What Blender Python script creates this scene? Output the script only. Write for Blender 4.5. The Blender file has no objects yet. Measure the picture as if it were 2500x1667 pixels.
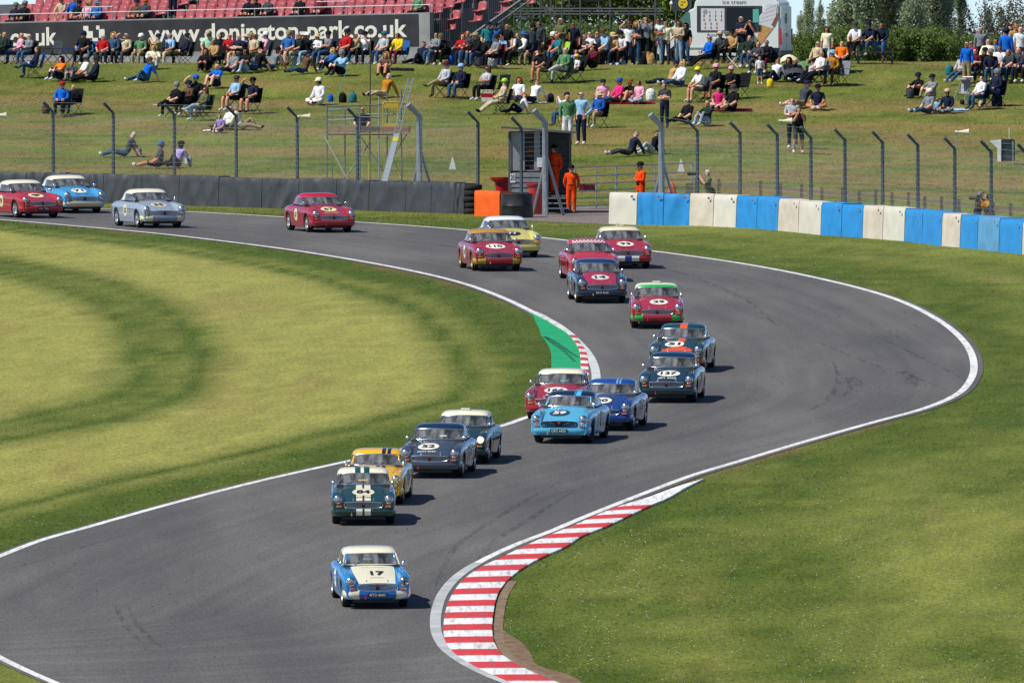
import bpy, bmesh, math, random
import numpy as np
from mathutils import Vector, Matrix, geometry
R = math.radians
random.seed(7); rng = np.random.default_rng(7)
scene = bpy.context.scene
col = scene.collection

# ------------------------------------------------------------------ camera, sky, sun, exposure
CAMZ = 16.0            # eye height above the datum of the circuit
FPX = 45706.0          # focal length in pixels of a 2500 px wide frame
CX, CY, ROW0 = 1250.0, 833.5, 64.0
PITCH = math.atan((CY - ROW0) / FPX)
cam_d = bpy.data.cameras.new('camera'); cam = bpy.data.objects.new('camera', cam_d); col.objects.link(cam)
cam.location = (0, 0, CAMZ); cam.rotation_euler = (math.pi/2 - PITCH, 0, 0)
cam_d.sensor_width = 36.0; cam_d.lens = 36.0 * FPX / 2500.0
cam_d.clip_start = 1.0; cam_d.clip_end = 30000.0
scene.camera = cam

SUN_EL, SUN_AZ = R(53), R(-66)      # azimuth: 0 = behind the camera, negative = from the left
sun_from = Vector((math.sin(SUN_AZ)*math.cos(SUN_EL), -math.cos(SUN_AZ)*math.cos(SUN_EL), math.sin(SUN_EL)))
world = bpy.data.worlds.new('World'); scene.world = world; world.use_nodes = True
wn = world.node_tree.nodes; wl = world.node_tree.links; wn.clear()
sky = wn.new('ShaderNodeTexSky'); sky.sky_type = 'NISHITA'; sky.sun_disc = False
sky.sun_elevation = SUN_EL
sky.sun_rotation = math.atan2(sun_from.x, sun_from.y)
sky.altitude = 100; sky.air_density = 0.45; sky.dust_density = 0.08; sky.ozone_density = 3.5
bg = wn.new('ShaderNodeBackground'); bg.inputs['Strength'].default_value = 0.118
wo = wn.new('ShaderNodeOutputWorld')
wl.new(sky.outputs[0], bg.inputs[0]); wl.new(bg.outputs[0], wo.inputs[0])
sun_d = bpy.data.lights.new('sun', 'SUN'); sun_d.energy = 4.6; sun_d.angle = R(0.53); sun_d.color = (1.0, 0.955, 0.88)
sun = bpy.data.objects.new('sun', sun_d); col.objects.link(sun)
sun.rotation_euler = (-sun_from).to_track_quat('-Z', 'Y').to_euler(); sun.location = (-100, 300, 200)
scene.view_settings.view_transform = 'Standard'; scene.view_settings.look = 'None'
scene.view_settings.exposure = 0.22; scene.view_settings.gamma = 1.0
scene.view_settings.use_curve_mapping = False
scene.cycles.use_denoising = True
scene.cycles.max_bounces = 8; scene.cycles.transparent_max_bounces = 24

# ------------------------------------------------------------------ materials
MATS = {}
def lin(c):
    if isinstance(c, str):
        c = c.lstrip('#'); v = [int(c[i:i+2], 16)/255 for i in (0, 2, 4)]
        return tuple((x/12.92 if x <= .04045 else ((x+.055)/1.055)**2.4) for x in v)
    return tuple(c)
def mat(key, color=None, rough=.6, metal=0, spec=.4, coat=0, noise=0, nscale=20, emit=None, bump=0, trans=0, sheen=0):
    if key in MATS: return MATS[key]
    m = bpy.data.materials.new(key); m.use_nodes = True; MATS[key] = m
    nt = m.node_tree; b = nt.nodes['Principled BSDF']
    c = lin(color) + (1,)
    b.inputs['Base Color'].default_value = c
    b.inputs['Roughness'].default_value = rough; b.inputs['Metallic'].default_value = metal
    b.inputs['Specular IOR Level'].default_value = spec; b.inputs['Coat Weight'].default_value = coat
    b.inputs['Coat Roughness'].default_value = .06
    if emit:
        b.inputs['Emission Color'].default_value = lin(emit[0]) + (1,); b.inputs['Emission Strength'].default_value = emit[1]
    if noise or bump:
        tc = nt.nodes.new('ShaderNodeTexCoord'); n = nt.nodes.new('ShaderNodeTexNoise')
        n.inputs['Scale'].default_value = nscale; n.inputs['Detail'].default_value = 5
        nt.links.new(tc.outputs['Object'], n.inputs['Vector'])
        if noise:
            mr = nt.nodes.new('ShaderNodeMapRange'); mr.inputs['From Min'].default_value = .3; mr.inputs['From Max'].default_value = .7
            mr.inputs['To Min'].default_value = 1-noise; mr.inputs['To Max'].default_value = 1+noise
            mx = nt.nodes.new('ShaderNodeVectorMath'); mx.operation = 'SCALE'
            mx.inputs[0].default_value = c[:3]
            nt.links.new(n.outputs['Fac'], mr.inputs['Value']); nt.links.new(mr.outputs[0], mx.inputs['Scale'])
            nt.links.new(mx.outputs[0], b.inputs['Base Color'])
        if bump:
            bp = nt.nodes.new('ShaderNodeBump'); bp.inputs['Strength'].default_value = bump; bp.inputs['Distance'].default_value = .02
            nt.links.new(n.outputs['Fac'], bp.inputs['Height']); nt.links.new(bp.outputs[0], b.inputs['Normal'])
    return m
def paint(c): return mat('paint_' + str(c), c, rough=.28, spec=.5, coat=1.0)
def cloth(c): return mat('cloth_' + str(c), c, rough=.9, spec=.15, noise=.32, nscale=9)
CHROME = mat('chrome', (.85, .86, .88), rough=.18, metal=1)
RUBBER = mat('rubber', (.018, .018, .019), rough=.85, spec=.25, noise=.2)
ALLOY = mat('alloy', (.62, .63, .64), rough=.35, metal=.9)
BLACK = mat('black_trim', (.015, .015, .016), rough=.6)
GALV = mat('galvanised_steel', (.36, .40, .43), rough=.45, metal=.55, noise=.15, nscale=6)
DARKSTEEL = mat('dark_steel', (.10, .115, .13), rough=.55, metal=.35, noise=.2, nscale=5)
SCAF = mat('scaffold_tube', (.20, .215, .22), rough=.5, metal=.5, noise=.25, nscale=9)
WOOD = mat('weathered_wood', (.16, .125, .09), rough=.85, noise=.3, nscale=14, bump=.3)
BOARD = mat('scaffold_board', (.36, .25, .15), rough=.85, noise=.25, nscale=9)
WHITEP = mat('white_paint', (.78, .78, .76), rough=.6, noise=.06, nscale=12)
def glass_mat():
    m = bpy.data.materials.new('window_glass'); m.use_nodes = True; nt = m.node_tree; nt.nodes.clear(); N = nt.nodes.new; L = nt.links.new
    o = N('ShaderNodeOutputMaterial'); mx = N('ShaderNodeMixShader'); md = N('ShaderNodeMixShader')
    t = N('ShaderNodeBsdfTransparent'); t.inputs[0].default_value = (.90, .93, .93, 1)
    d = N('ShaderNodeBsdfDiffuse'); d.inputs[0].default_value = (.55, .58, .60, 1)     # road dust on the glass, its streaks painted in as reflections
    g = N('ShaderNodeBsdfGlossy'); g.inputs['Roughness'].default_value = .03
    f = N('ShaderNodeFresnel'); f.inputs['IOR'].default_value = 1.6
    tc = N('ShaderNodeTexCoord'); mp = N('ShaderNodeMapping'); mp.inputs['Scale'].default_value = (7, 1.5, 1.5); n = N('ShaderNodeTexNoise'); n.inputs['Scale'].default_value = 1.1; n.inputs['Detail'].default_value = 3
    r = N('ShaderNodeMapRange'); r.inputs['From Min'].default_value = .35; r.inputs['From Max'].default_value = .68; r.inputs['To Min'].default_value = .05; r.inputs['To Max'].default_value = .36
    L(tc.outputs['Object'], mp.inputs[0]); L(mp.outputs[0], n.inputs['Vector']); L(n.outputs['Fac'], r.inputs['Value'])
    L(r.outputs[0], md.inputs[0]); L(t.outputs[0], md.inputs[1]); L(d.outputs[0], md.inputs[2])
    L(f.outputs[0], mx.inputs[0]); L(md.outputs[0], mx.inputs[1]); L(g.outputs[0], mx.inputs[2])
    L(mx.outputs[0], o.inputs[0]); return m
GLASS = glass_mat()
TINT = mat('dark_glass', (.02, .025, .028), rough=.08, spec=.6)

# ------------------------------------------------------------------ mesh helpers
class MB:
    def __init__(s): s.v = []; s.f = []; s.m = []; s.mi = 0
    def add(s, vs, fs):
        o = len(s.v); s.v += [tuple(p) for p in vs]
        for f in fs: s.f.append(tuple(i+o for i in f)); s.m.append(s.mi)
        return s
    def box(s, c, d, rot=None, bev=0):
        x, y, z = d[0]/2, d[1]/2, d[2]/2
        vs = [Vector((sx*x, sy*y, sz*z)) for sz in (-1, 1) for sx, sy in ((-1,-1),(1,-1),(1,1),(-1,1))]
        if rot is not None: vs = [rot @ v for v in vs]
        vs = [v + Vector(c) for v in vs]
        return s.add(vs, [(3,2,1,0),(4,5,6,7),(0,1,5,4),(1,2,6,5),(2,3,7,6),(3,0,4,7)])
    def tube(s, pts, r, n=6, cap=True):
        pts = [Vector(p) for p in pts]; rings = []
        rr = r if isinstance(r, (list, tuple)) else [r]*len(pts)
        up = Vector((0, 0, 1))
        for i, p in enumerate(pts):
            t = (pts[min(i+1, len(pts)-1)] - pts[max(i-1, 0)]).normalized()
            a = t.cross(up)
            if a.length < 1e-3: a = t.cross(Vector((0, 1, 0)))
            a.normalize(); b = t.cross(a).normalized()
            rings.append([p + (a*math.cos(k*2*math.pi/n) + b*math.sin(k*2*math.pi/n))*rr[i] for k in range(n)])
        vs = [q for rg in rings for q in rg]; fs = []
        for i in range(len(pts)-1):
            for k in range(n):
                fs.append((i*n+k, i*n+(k+1)%n, (i+1)*n+(k+1)%n, (i+1)*n+k))
        if cap: fs += [tuple(range(n))[::-1], tuple(range((len(pts)-1)*n, len(pts)*n))]
        return s.add(vs, fs)
    def lathe(s, prof, axis='z', n=16, c=(0,0,0), cap=True):
        vs = []; fs = []; m = len(prof)
        for k in range(n):
            a = 2*math.pi*k/n
            for (r, h) in prof:
                p = (r*math.cos(a), r*math.sin(a), h)
                if axis == 'x': p = (h, p[0], p[1])
                if axis == 'y': p = (p[0], h, p[1])
                vs.append((p[0]+c[0], p[1]+c[1], p[2]+c[2]))
        for k in range(n):
            for i in range(m-1):
                fs.append((k*m+i, ((k+1)%n)*m+i, ((k+1)%n)*m+i+1, k*m+i+1))
        if cap:
            fs.append(tuple(k*m for k in range(n))[::-1]); fs.append(tuple(k*m+m-1 for k in range(n)))
        return s.add(vs, fs)
    def prism(s, poly, d0, d1, axis='y'):
        n = len(poly); vs = []
        for d in (d0, d1):
            for (a, b) in poly:
                vs.append({'y': (a, d, b), 'z': (a, b, d), 'x': (d, a, b)}[axis])
        fs = [tuple(range(n)), tuple(range(n, 2*n))[::-1]] + [(i, i+n, (i+1)%n+n, (i+1)%n) for i in range(n)]
        return s.add(vs, fs)
    def grid(s, rows):
        nr, nc = len(rows), len(rows[0]); vs = [p for r in rows for p in r]
        return s.add(vs, [(i*nc+j, i*nc+j+1, (i+1)*nc+j+1, (i+1)*nc+j) for i in range(nr-1) for j in range(nc-1)])
    def mesh(s, name, smooth=False, fix=True, nm=1):
        me = bpy.data.meshes.new(name); me.from_pydata(s.v, [], s.f)
        for _ in range(max(nm, max(s.m, default=0)+1)): me.materials.append(None)
        if any(s.m): me.polygons.foreach_set('material_index', s.m)
        if fix:
            bm = bmesh.new(); bm.from_mesh(me); bmesh.ops.recalc_face_normals(bm, faces=bm.faces); bm.to_mesh(me); bm.free()
        if smooth:
            me.polygons.foreach_set('use_smooth', [True]*len(me.polygons))
            try: me.set_sharp_from_angle(angle=R(smooth if smooth > 1 else 40))
            except Exception: pass
        me.update(); return me
    def build(s, name, m, parent=None, smooth=False, fix=True):
        return inst(name, s.mesh(name, smooth, fix, len(m) if isinstance(m, (list, tuple)) else 1), m, parent)
def inst(name, me, m, parent=None, loc=None, rot=None, scale=None):
    o = bpy.data.objects.new(name, me); col.objects.link(o)
    ms = m if isinstance(m, (list, tuple)) else [m]
    for i, sl in enumerate(o.material_slots):
        sl.link = 'OBJECT'; sl.material = ms[min(i, len(ms)-1)]
    if parent is not None: o.parent = parent
    if loc is not None: o.location = loc
    if rot is not None: o.rotation_euler = rot
    if scale is not None: o.scale = scale if isinstance(scale, (tuple, list)) else (scale,)*3
    return o
def tag(o, label=None, cat=None, group=None, kind=None):
    if label: o['label'] = label
    if cat: o['category'] = cat
    if group: o['group'] = group
    if kind: o['kind'] = kind
    return o
def thing(name, label, cat, loc=(0,0,0), rot=(0,0,0), group=None):
    o = bpy.data.objects.new(name, None); col.objects.link(o); o.location = loc; o.rotation_euler = rot
    o.empty_display_size = .2
    return tag(o, label, cat, group)
_TXT = {}
def text_geo(s, bold=0.0, w=None, h=None):
    """flat lettering as vertices/faces in the xy plane, centred, fitted to width w and/or height h"""
    key = (s, bold)
    if key not in _TXT:
        c = bpy.data.curves.new('t', 'FONT'); c.body = s; c.offset = bold; c.resolution_u = 3; c.fill_mode = 'FRONT' if False else 'BOTH'
        o = bpy.data.objects.new('t', c); col.objects.link(o)
        bpy.context.view_layer.update()
        me = o.evaluated_get(bpy.context.evaluated_depsgraph_get()).to_mesh()
        v = np.array([p.co[:] for p in me.vertices]); f = [tuple(p.vertices) for p in me.polygons]
        o.to_mesh_clear(); bpy.data.objects.remove(o); bpy.data.curves.remove(c)
        _TXT[key] = (v, f)
    v, f = _TXT[key]; v = v.copy()
    lo, hi = v.min(0), v.max(0); v -= (lo+hi)/2; size = hi - lo
    sx = (w/size[0]) if w else None; sy = (h/size[1]) if h else None
    sx = sx or sy or 1.0; sy = sy or sx
    v[:, 0] *= sx; v[:, 1] *= sy
    return v, f

# ------------------------------------------------------------------ terrain: the hillside the circuit runs down
_T = [(1700,111.0),(1568,107.5),(1400,103.0),(1200,97.5),(1000,90.5),(750,80.5),(620,75.0),(525,70.3),(490,68.3),(430,65.5),(300,62.3),(215,60.6),(150,59.5)]
_k = 2500/2352
PROF = [(FPX/(s*_k), CAMZ - (y*_k-ROW0)/(s*_k)) for y, s in _T]
y0, z0 = PROF[0]
PROF = [(-200, 16-16.9), (120, z0-1.5), (280, z0-2.6), (340, z0-2.0)] + PROF
yt, zt_ = PROF[-1]
PROF += [(yt+6, zt_+.03), (yt+20, zt_+.06), (yt+60, zt_+.22), (yt+115, zt_+.5), (yt+160, zt_-.6), (1100, zt_-14), (2000, zt_-45), (9000, zt_-60)]
PY = np.array([p[0] for p in PROF]); PZ = np.array([p[1] for p in PROF])
_h = np.diff(PY); _d = np.diff(PZ)/_h; _m = np.zeros(len(PY))
_m[1:-1] = np.where(_d[:-1]*_d[1:] > 0, (_h[:-1]+_h[1:])/np.maximum(1e-9, 1)*0, 0)
for i in range(1, len(PY)-1):
    if _d[i-1]*_d[i] > 0:
        w1, w2 = 2*_h[i]+_h[i-1], _h[i]+2*_h[i-1]; _m[i] = (w1+w2)/(w1/_d[i-1]+w2/_d[i])
_m[0] = _d[0]; _m[-1] = _d[-1]
def hgt(Y):
    Y = np.asarray(Y, float); i = np.clip(np.searchsorted(PY, Y)-1, 0, len(PY)-2)
    h = _h[i]; t = np.clip((Y-PY[i])/h, 0, 1)
    return ((1+2*t)*(1-t)**2*PZ[i] + t*(1-t)**2*h*_m[i] + t*t*(3-2*t)*PZ[i+1] + t*t*(t-1)*h*_m[i+1])
def H(Y): return float(hgt(Y))
_ty = np.linspace(345, yt+5, 3000); _tz = hgt(_ty)
_cp, _sp = math.cos(PITCH), math.sin(PITCH)
_dep = _ty*_cp - (_tz-CAMZ)*_sp; _row = CY - FPX*(_ty*_sp + (_tz-CAMZ)*_cp)/_dep
def ground(px, py):
    """the point of the hillside that lies along the sight line through a point of the 2500x1667 photograph"""
    Y = np.interp(-np.asarray(py, float), -_row, _ty); D = np.interp(Y, _ty, _dep)
    return (np.asarray(px, float)-CX)*D/FPX, Y
def at(px, py, dz=0.0):
    X, Y = ground(px, py); return Vector((float(X), float(Y), H(Y)+dz))
def atY(px, Y, dz=0.0):
    D = Y*_cp - (H(Y)-CAMZ)*_sp
    return Vector(((px-CX)*D/FPX, Y, H(Y)+dz))
def zrow(py, Y):
    """height at which the sight line of row py passes distance Y"""
    a = -(py-CY)/FPX
    return CAMZ + Y*(a*_cp-_sp)/(_cp+a*_sp)
def ppm(Y): return FPX/(Y*_cp)
def polyline(pts, n=12):
    """smooth curve over the ground through photographed points"""
    P = [Vector(at(*p)[:2]) for p in pts]
    P = [P[0]*2-P[1]] + P + [P[-1]*2-P[-2]]; out = []
    for i in range(1, len(P)-2):
        a, b, c, d = P[i-1], P[i], P[i+1], P[i+2]
        t0 = 0; t1 = max(1e-4, (b-a).length)**.5; t2 = t1+max(1e-4, (c-b).length)**.5; t3 = t2+max(1e-4, (d-c).length)**.5
        for k in range(n):
            t = t1+(t2-t1)*k/n
            A1 = a*((t1-t)/(t1-t0))+b*((t-t0)/(t1-t0)); A2 = b*((t2-t)/(t2-t1))+c*((t-t1)/(t2-t1)); A3 = c*((t3-t)/(t3-t2))+d*((t-t2)/(t3-t2))
            B1 = A1*((t2-t)/(t2-t0))+A2*((t-t0)/(t2-t0)); B2 = A2*((t3-t)/(t3-t1))+A3*((t-t1)/(t3-t1))
            out.append(B1*((t2-t)/(t2-t1))+B2*((t-t1)/(t2-t1)))
    out.append(P[-2]); return out
def resample(P, n):
    L = [0]
    for a, b in zip(P, P[1:]): L.append(L[-1]+(b-a).length)
    s = np.linspace(0, L[-1], n)
    x = np.interp(s, L, [p.x for p in P]); y = np.interp(s, L, [p.y for p in P])
    return [Vector((a, b)) for a, b in zip(x, y)]
def length(P): return sum((b-a).length for a, b in zip(P, P[1:]))
def offset(P, d):
    out = []
    for i in range(len(P)):
        t = (P[min(i+1, len(P)-1)]-P[max(i-1, 0)]).normalized(); out.append(P[i]+Vector((-t.y, t.x))*d)
    return out
def strip(name, A, B, za, zb, m, parent=None):
    mb = MB(); mb.grid([[(a.x, a.y, H(a.y)+za), ((a.x+b.x)/2, (a.y+b.y)/2, H((a.y+b.y)/2)+(za+zb)/2), (b.x, b.y, H(b.y)+zb)] for a, b in zip(A, B)])
    return mb.build(name, m, parent, smooth=60)
def dist_poly(X, Y, P):
    p = np.array([[q.x, q.y] for q in P]); a = p[:-1]; b = p[1:]; d = b-a; L = (d**2).sum(1)+1e-9
    X = np.asarray(X, np.float32); Y = np.asarray(Y, np.float32); best = np.full(X.shape, 1e9, np.float32)
    for i in range(len(a)):
        t = np.clip(((X-a[i,0])*d[i,0]+(Y-a[i,1])*d[i,1])/L[i], 0, 1)
        best = np.minimum(best, (X-a[i,0]-t*d[i,0])**2+(Y-a[i,1]-t*d[i,1])**2)
    return np.sqrt(best)
def inside(X, Y, P):
    X = np.asarray(X, float); Y = np.asarray(Y, float); sh = X.shape; X = X.ravel(); Y = Y.ravel()
    o = np.argsort(Y, kind='stable'); Xs, Ys = X[o], Y[o]; c = np.zeros(len(X), bool)
    x = [q.x for q in P]; y = [q.y for q in P]; j = len(x)-1
    for i in range(len(x)):
        if y[i] != y[j]:
            a, b = np.searchsorted(Ys, [min(y[i], y[j]), max(y[i], y[j])])
            if b > a: c[a:b] ^= Xs[a:b] < (x[j]-x[i])*(Ys[a:b]-y[i])/(y[j]-y[i])+x[i]
        j = i
    out = np.empty(len(X), bool); out[o] = c; return out.reshape(sh)
class DistField:
    """distance to a polyline, tabulated on a coarse grid"""
    def __init__(s, P):
        s.x = np.arange(-48, 48.1, .6); s.y = np.arange(370, 662, 1.6); gx, gy = np.meshgrid(s.x, s.y); s.d = dist_poly(gx, gy, P)
    def __call__(s, X, Y):
        u = np.clip((X-s.x[0])/.6, 0, len(s.x)-1.001); v = np.clip((Y-s.y[0])/1.6, 0, len(s.y)-1.001)
        i, j = u.astype(int), v.astype(int); fu, fv = u-i, v-j
        return (s.d[j,i]*(1-fu)+s.d[j,i+1]*fu)*(1-fv)+(s.d[j+1,i]*(1-fu)+s.d[j+1,i+1]*fu)*fv
def vnoise(X, Y, seed=0):
    """smooth value noise for colouring turf"""
    r = np.random.default_rng(seed).random((256, 256)); xi = np.floor(X).astype(int); yi = np.floor(Y).astype(int)
    fx = X-xi; fy = Y-yi; fx = fx*fx*(3-2*fx); fy = fy*fy*(3-2*fy)
    g = lambda a, b: r[a % 256, b % 256]
    return (g(xi,yi)*(1-fx)+g(xi+1,yi)*fx)*(1-fy)+(g(xi,yi+1)*(1-fx)+g(xi+1,yi+1)*fx)*fy
# ------------------------------------------------------------------ circuit: edges traced on the hillside
def dk(pts): return [(x*_k, y*_k) for x, y in pts]
INNER = polyline([(-420,505)] + dk([(-190,493),(0,506),(180,521),(355,537),(520,556),(700,580),(930,620),(1060,651),(1150,683),(1220,716),(1285,752),(1330,789),(1356,822),(1368,855),(1366,885),(1340,915),(1285,938),(1215,958),(1150,980),(980,1020),(800,1060),(600,1105),(400,1156),(200,1212),(100,1240),(0,1278),(-120,1330),(-260,1400)]))
_kz = lambda pts: [(1000+x/2.866, 1120+y/2.866) for x, y in pts]
OUTER = polyline([(-420,478)] + dk([(-190,469),(0,474),(200,480),(415,487),(620,498),(830,512),(1050,528),(1280,551),(1500,578),(1700,606),(1900,645),(2050,686),(2150,733),(2212,783),(2236,830),(2230,872),(2196,908),(2120,940),(2010,970),(1850,1015)]) + _kz([(2290,25),(1990,115),(1720,215),(1450,320),(1220,412),(1000,505),(740,605),(480,730),(330,830),(230,950),(190,1060),(180,1150),(195,1240),(260,1340),(400,1440),(560,1520),(690,1572),(900,1660),(1200,1800)]))
LOWER = polyline([(-260,1470),(-120,1540),(0,1606),(75,1642),(150,1675),(260,1730)])
road_poly = INNER + list(LOWER) + list(reversed(OUTER))
ASPH_IN = offset(INNER, -.22); ASPH_OUT = offset(OUTER, .25)
# which way do the offsets go: asphalt runs a little past the painted lines
if sum((a-b).length for a, b in zip(ASPH_IN, resample(OUTER, len(ASPH_IN)))) < sum((a-b).length for a, b in zip(INNER, resample(OUTER, len(INNER)))):
    pass
def side_of(P, q):
    """+1 when q lies left of the polyline P"""
    i = min(range(len(P)-1), key=lambda i: (P[i]-q).length); t = P[i+1]-P[i]; r = q-P[i]
    return 1 if t.x*r.y-t.y*r.x > 0 else -1
_mid = Vector(at(1800, 800)[:2])
s_in = side_of(INNER, _mid); s_out = side_of(OUTER, _mid)
ASPH_IN = offset(INNER, -.22*s_in); ASPH_OUT = offset(OUTER, -.25*s_out); ASPH_LOW = offset(LOWER, -.22*side_of(LOWER, Vector(at(500, 1600)[:2])))
EDGE = ASPH_IN + ASPH_LOW + list(reversed(ASPH_OUT))

def make_road():
    pts = [Vector((p.x, p.y)) for p in EDGE]; n = len(pts)
    gx, gy = np.meshgrid(np.arange(-30, 30, 1.5), np.arange(368, 660, 3.0)); gx = gx.ravel(); gy = gy.ravel()
    k = inside(gx, gy, pts) & (dist_poly(gx, gy, pts+[pts[0]]) > .7)
    pts += [Vector((a, b)) for a, b in zip(gx[k], gy[k])]
    v, e, f, *_ = geometry.delaunay_2d_cdt(pts, [(i, (i+1) % n) for i in range(n)], [], 1, 1e-4)
    me = bpy.data.meshes.new('road'); me.from_pydata([(p.x, p.y, H(p.y)+.015) for p in v], [], f); me.materials.append(None)
    X = np.array([p.x for p in v]); Y = np.array([p.y for p in v])
    a = me.attributes.new('lat', 'FLOAT', 'POINT'); a.data.foreach_set('value', dist_poly(X, Y, INNER).astype(np.float32))
    for p in me.polygons: p.use_smooth = True
    bm = bmesh.new(); bm.from_mesh(me)
    for fc in bm.faces:
        fc.normal_update()
        if fc.normal.z < 0: fc.normal_flip()
    bm.to_mesh(me); bm.free(); return me
def asphalt():
    m = bpy.data.materials.new('asphalt'); m.use_nodes = True; nt = m.node_tree; N = nt.nodes.new; L = nt.links.new
    b = nt.nodes['Principled BSDF']; b.inputs['Roughness'].default_value = .82; b.inputs['Specular IOR Level'].default_value = .28
    g = N('ShaderNodeNewGeometry'); at_ = N('ShaderNodeAttribute'); at_.attribute_name = 'lat'
    sp = N('ShaderNodeSeparateXYZ'); L(g.outputs['Position'], sp.inputs[0])
    cb = N('ShaderNodeCombineXYZ')
    ml = N('ShaderNodeMath'); ml.operation = 'MULTIPLY'; ml.inputs[1].default_value = 1.5; L(at_.outputs['Fac'], ml.inputs[0])
    my = N('ShaderNodeMath'); my.operation = 'MULTIPLY'; my.inputs[1].default_value = .035; L(sp.outputs[1], my.inputs[0])
    L(ml.outputs[0], cb.inputs[0]); L(my.outputs[0], cb.inputs[1])
    n1 = N('ShaderNodeTexNoise'); n1.inputs['Scale'].default_value = 1.0; n1.inputs['Detail'].default_value = 4; L(cb.outputs[0], n1.inputs['Vector'])
    mp = N('ShaderNodeMapping'); mp.inputs['Scale'].default_value = (.35, .05, .35); L(g.outputs['Position'], mp.inputs[0])
    n2 = N('ShaderNodeTexNoise'); n2.inputs['Scale'].default_value = 1.0; n2.inputs['Detail'].default_value = 6; L(mp.outputs[0], n2.inputs['Vector'])
    mp3 = N('ShaderNodeMapping'); mp3.inputs['Scale'].default_value = (22, 3.0, 22); L(g.outputs['Position'], mp3.inputs[0])
    n3 = N('ShaderNodeTexNoise'); n3.inputs['Scale'].default_value = 1.0; n3.inputs['Detail'].default_value = 3; L(mp3.outputs[0], n3.inputs['Vector'])
    def mr(src, a, b_, lo=.3, hi=.7):
        r = N('ShaderNodeMapRange'); r.inputs['From Min'].default_value = lo; r.inputs['From Max'].default_value = hi
        r.inputs['To Min'].default_value = a; r.inputs['To Max'].default_value = b_; L(src, r.inputs['Value']); return r.outputs[0]
    def mul(a, b_):
        r = N('ShaderNodeMath'); r.operation = 'MULTIPLY'; L(a, r.inputs[0]); L(b_, r.inputs[1]); return r.outputs[0]
    f = mul(mul(mr(n1.outputs['Fac'], .86, 1.12), mr(n2.outputs['Fac'], .86, 1.14)), mr(n3.outputs['Fac'], .80, 1.2))
    rc = N('ShaderNodeValToRGB'); rc.color_ramp.elements[0].color = (.094, .0915, .0905, 1); rc.color_ramp.elements[1].color = (.110, .105, .099, 1)
    rc.color_ramp.elements[0].position = .38; rc.color_ramp.elements[1].position = .62; L(n2.outputs['Fac'], rc.inputs[0])
    sc = N('ShaderNodeVectorMath'); sc.operation = 'SCALE'; L(rc.outputs[0], sc.inputs[0]); L(f, sc.inputs['Scale'])
    L(sc.outputs[0], b.inputs['Base Color'])
    bp = N('ShaderNodeBump'); bp.inputs['Strength'].default_value = .25; bp.inputs['Distance'].default_value = .01
    L(n3.outputs['Fac'], bp.inputs['Height']); L(bp.outputs[0], b.inputs['Normal']); return m
ASPHALT = asphalt()
road = inst('road', make_road(), ASPHALT); tag(road, 'grey asphalt race circuit winding down the hillside', 'road', kind='structure')

# turf colour: mown bands follow the edge of the circuit, dry patches lie on the bank
RIM_IN = DistField(INNER[::2]); RIM_OUT = DistField(OUTER[::2])
_infield = INNER + [Vector((-60, 400)), Vector((-60, 640))]
def smooth01(x, a, b): t = np.clip((x-a)/(b-a), 0, 1); return t*t*(3-2*t)
def turf(X, Y):
    X = np.asarray(X, float); Y = np.asarray(Y, float)
    inn = inside(X, Y, _infield); din = RIM_IN(X, Y); dou = RIM_OUT(X, Y)
    wob = (vnoise(X*.4, Y*.04, 1)-.5)*.9+(vnoise(X*1.6, Y*.16, 2)-.5)*.25
    d = din+wob
    li = smooth01(d, 3.2, 5.0)*(1-.85*smooth01(d, 9.0, 10.6)) + .85*smooth01(d, 12.2, 14.2)
    li = np.maximum(li, .42*smooth01(d, 2.2, 2.7)*(1-smooth01(d, 3.0, 3.5)))
    li = np.maximum(li, .30*smooth01(d, 10.9, 11.2)*(1-smooth01(d, 11.6, 12.0)))
    li = np.clip(li+.10*np.sin(d*6.4)*smooth01(d, 1.0, 3.0), 0, 1)
    e = dou+wob*1.2
    band = .5+.5*np.sin(e*1.25+vnoise(X*.22, Y*.03, 5)*5)
    lo = .12+.30*band*smooth01(e, .8, 2.4)+.55*smooth01(e, 3.0, 8)*smooth01(vnoise(X*.20, Y*.035, 6)*.7+vnoise(X*.6, Y*.1, 7)*.3, .25, .8)
    hill = smooth01(Y, 618, 652)
    terr = vnoise(X*.10, Y*.35, 8)*.6+vnoise(X*.35, Y*.8, 9)*.4
    lh = .12+.62*terr
    f = np.where(inn, li, lo); f = f*(1-hill)+lh*hill
    fine = vnoise(X*.55, Y*.42, 3)*.34+vnoise(X*1.7, Y*1.2, 4)*.34+vnoise(X*5.5, Y*3.4, 24)*.32
    f = np.clip(f+(fine-.5)*np.where(inn, .55, .95), 0, 1)
    dark = np.array([.068, .106, .013]); lightL = np.array([.300, .300, .075]); lightR = np.array([.215, .235, .047])
    light = np.where((inn & (hill < .5))[..., None], lightL, lightR); brown = np.array([.25, .175, .065])
    c = dark+(light-dark)*f[..., None]
    dry = np.clip(smooth01(vnoise(X*.12, Y*.40, 11)*.6+vnoise(X*.5, Y*.9, 12)*.4, .40, .70)*hill*.75 + (1-hill)*.35*smooth01(vnoise(X*.9, Y*.09, 13), .68, .95)*f, 0, 1)
    c = c*(1-dry[..., None])+brown*dry[..., None]
    worn = (1-hill)*(smooth01(-np.minimum(din, dou)+vnoise(X*3, Y*.3, 14)*.45, -.42, -.2))*smooth01(vnoise(X*.3, Y*.04, 16), .45, .7)
    c = c*(1-.6*worn[..., None])+np.array([.20, .125, .065])*.6*worn[..., None]
    c *= (1+.02*hill)[..., None]
    c *= (.86+.28*vnoise(X*14, Y*2.2, 15))[..., None]
    return c, f
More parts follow.
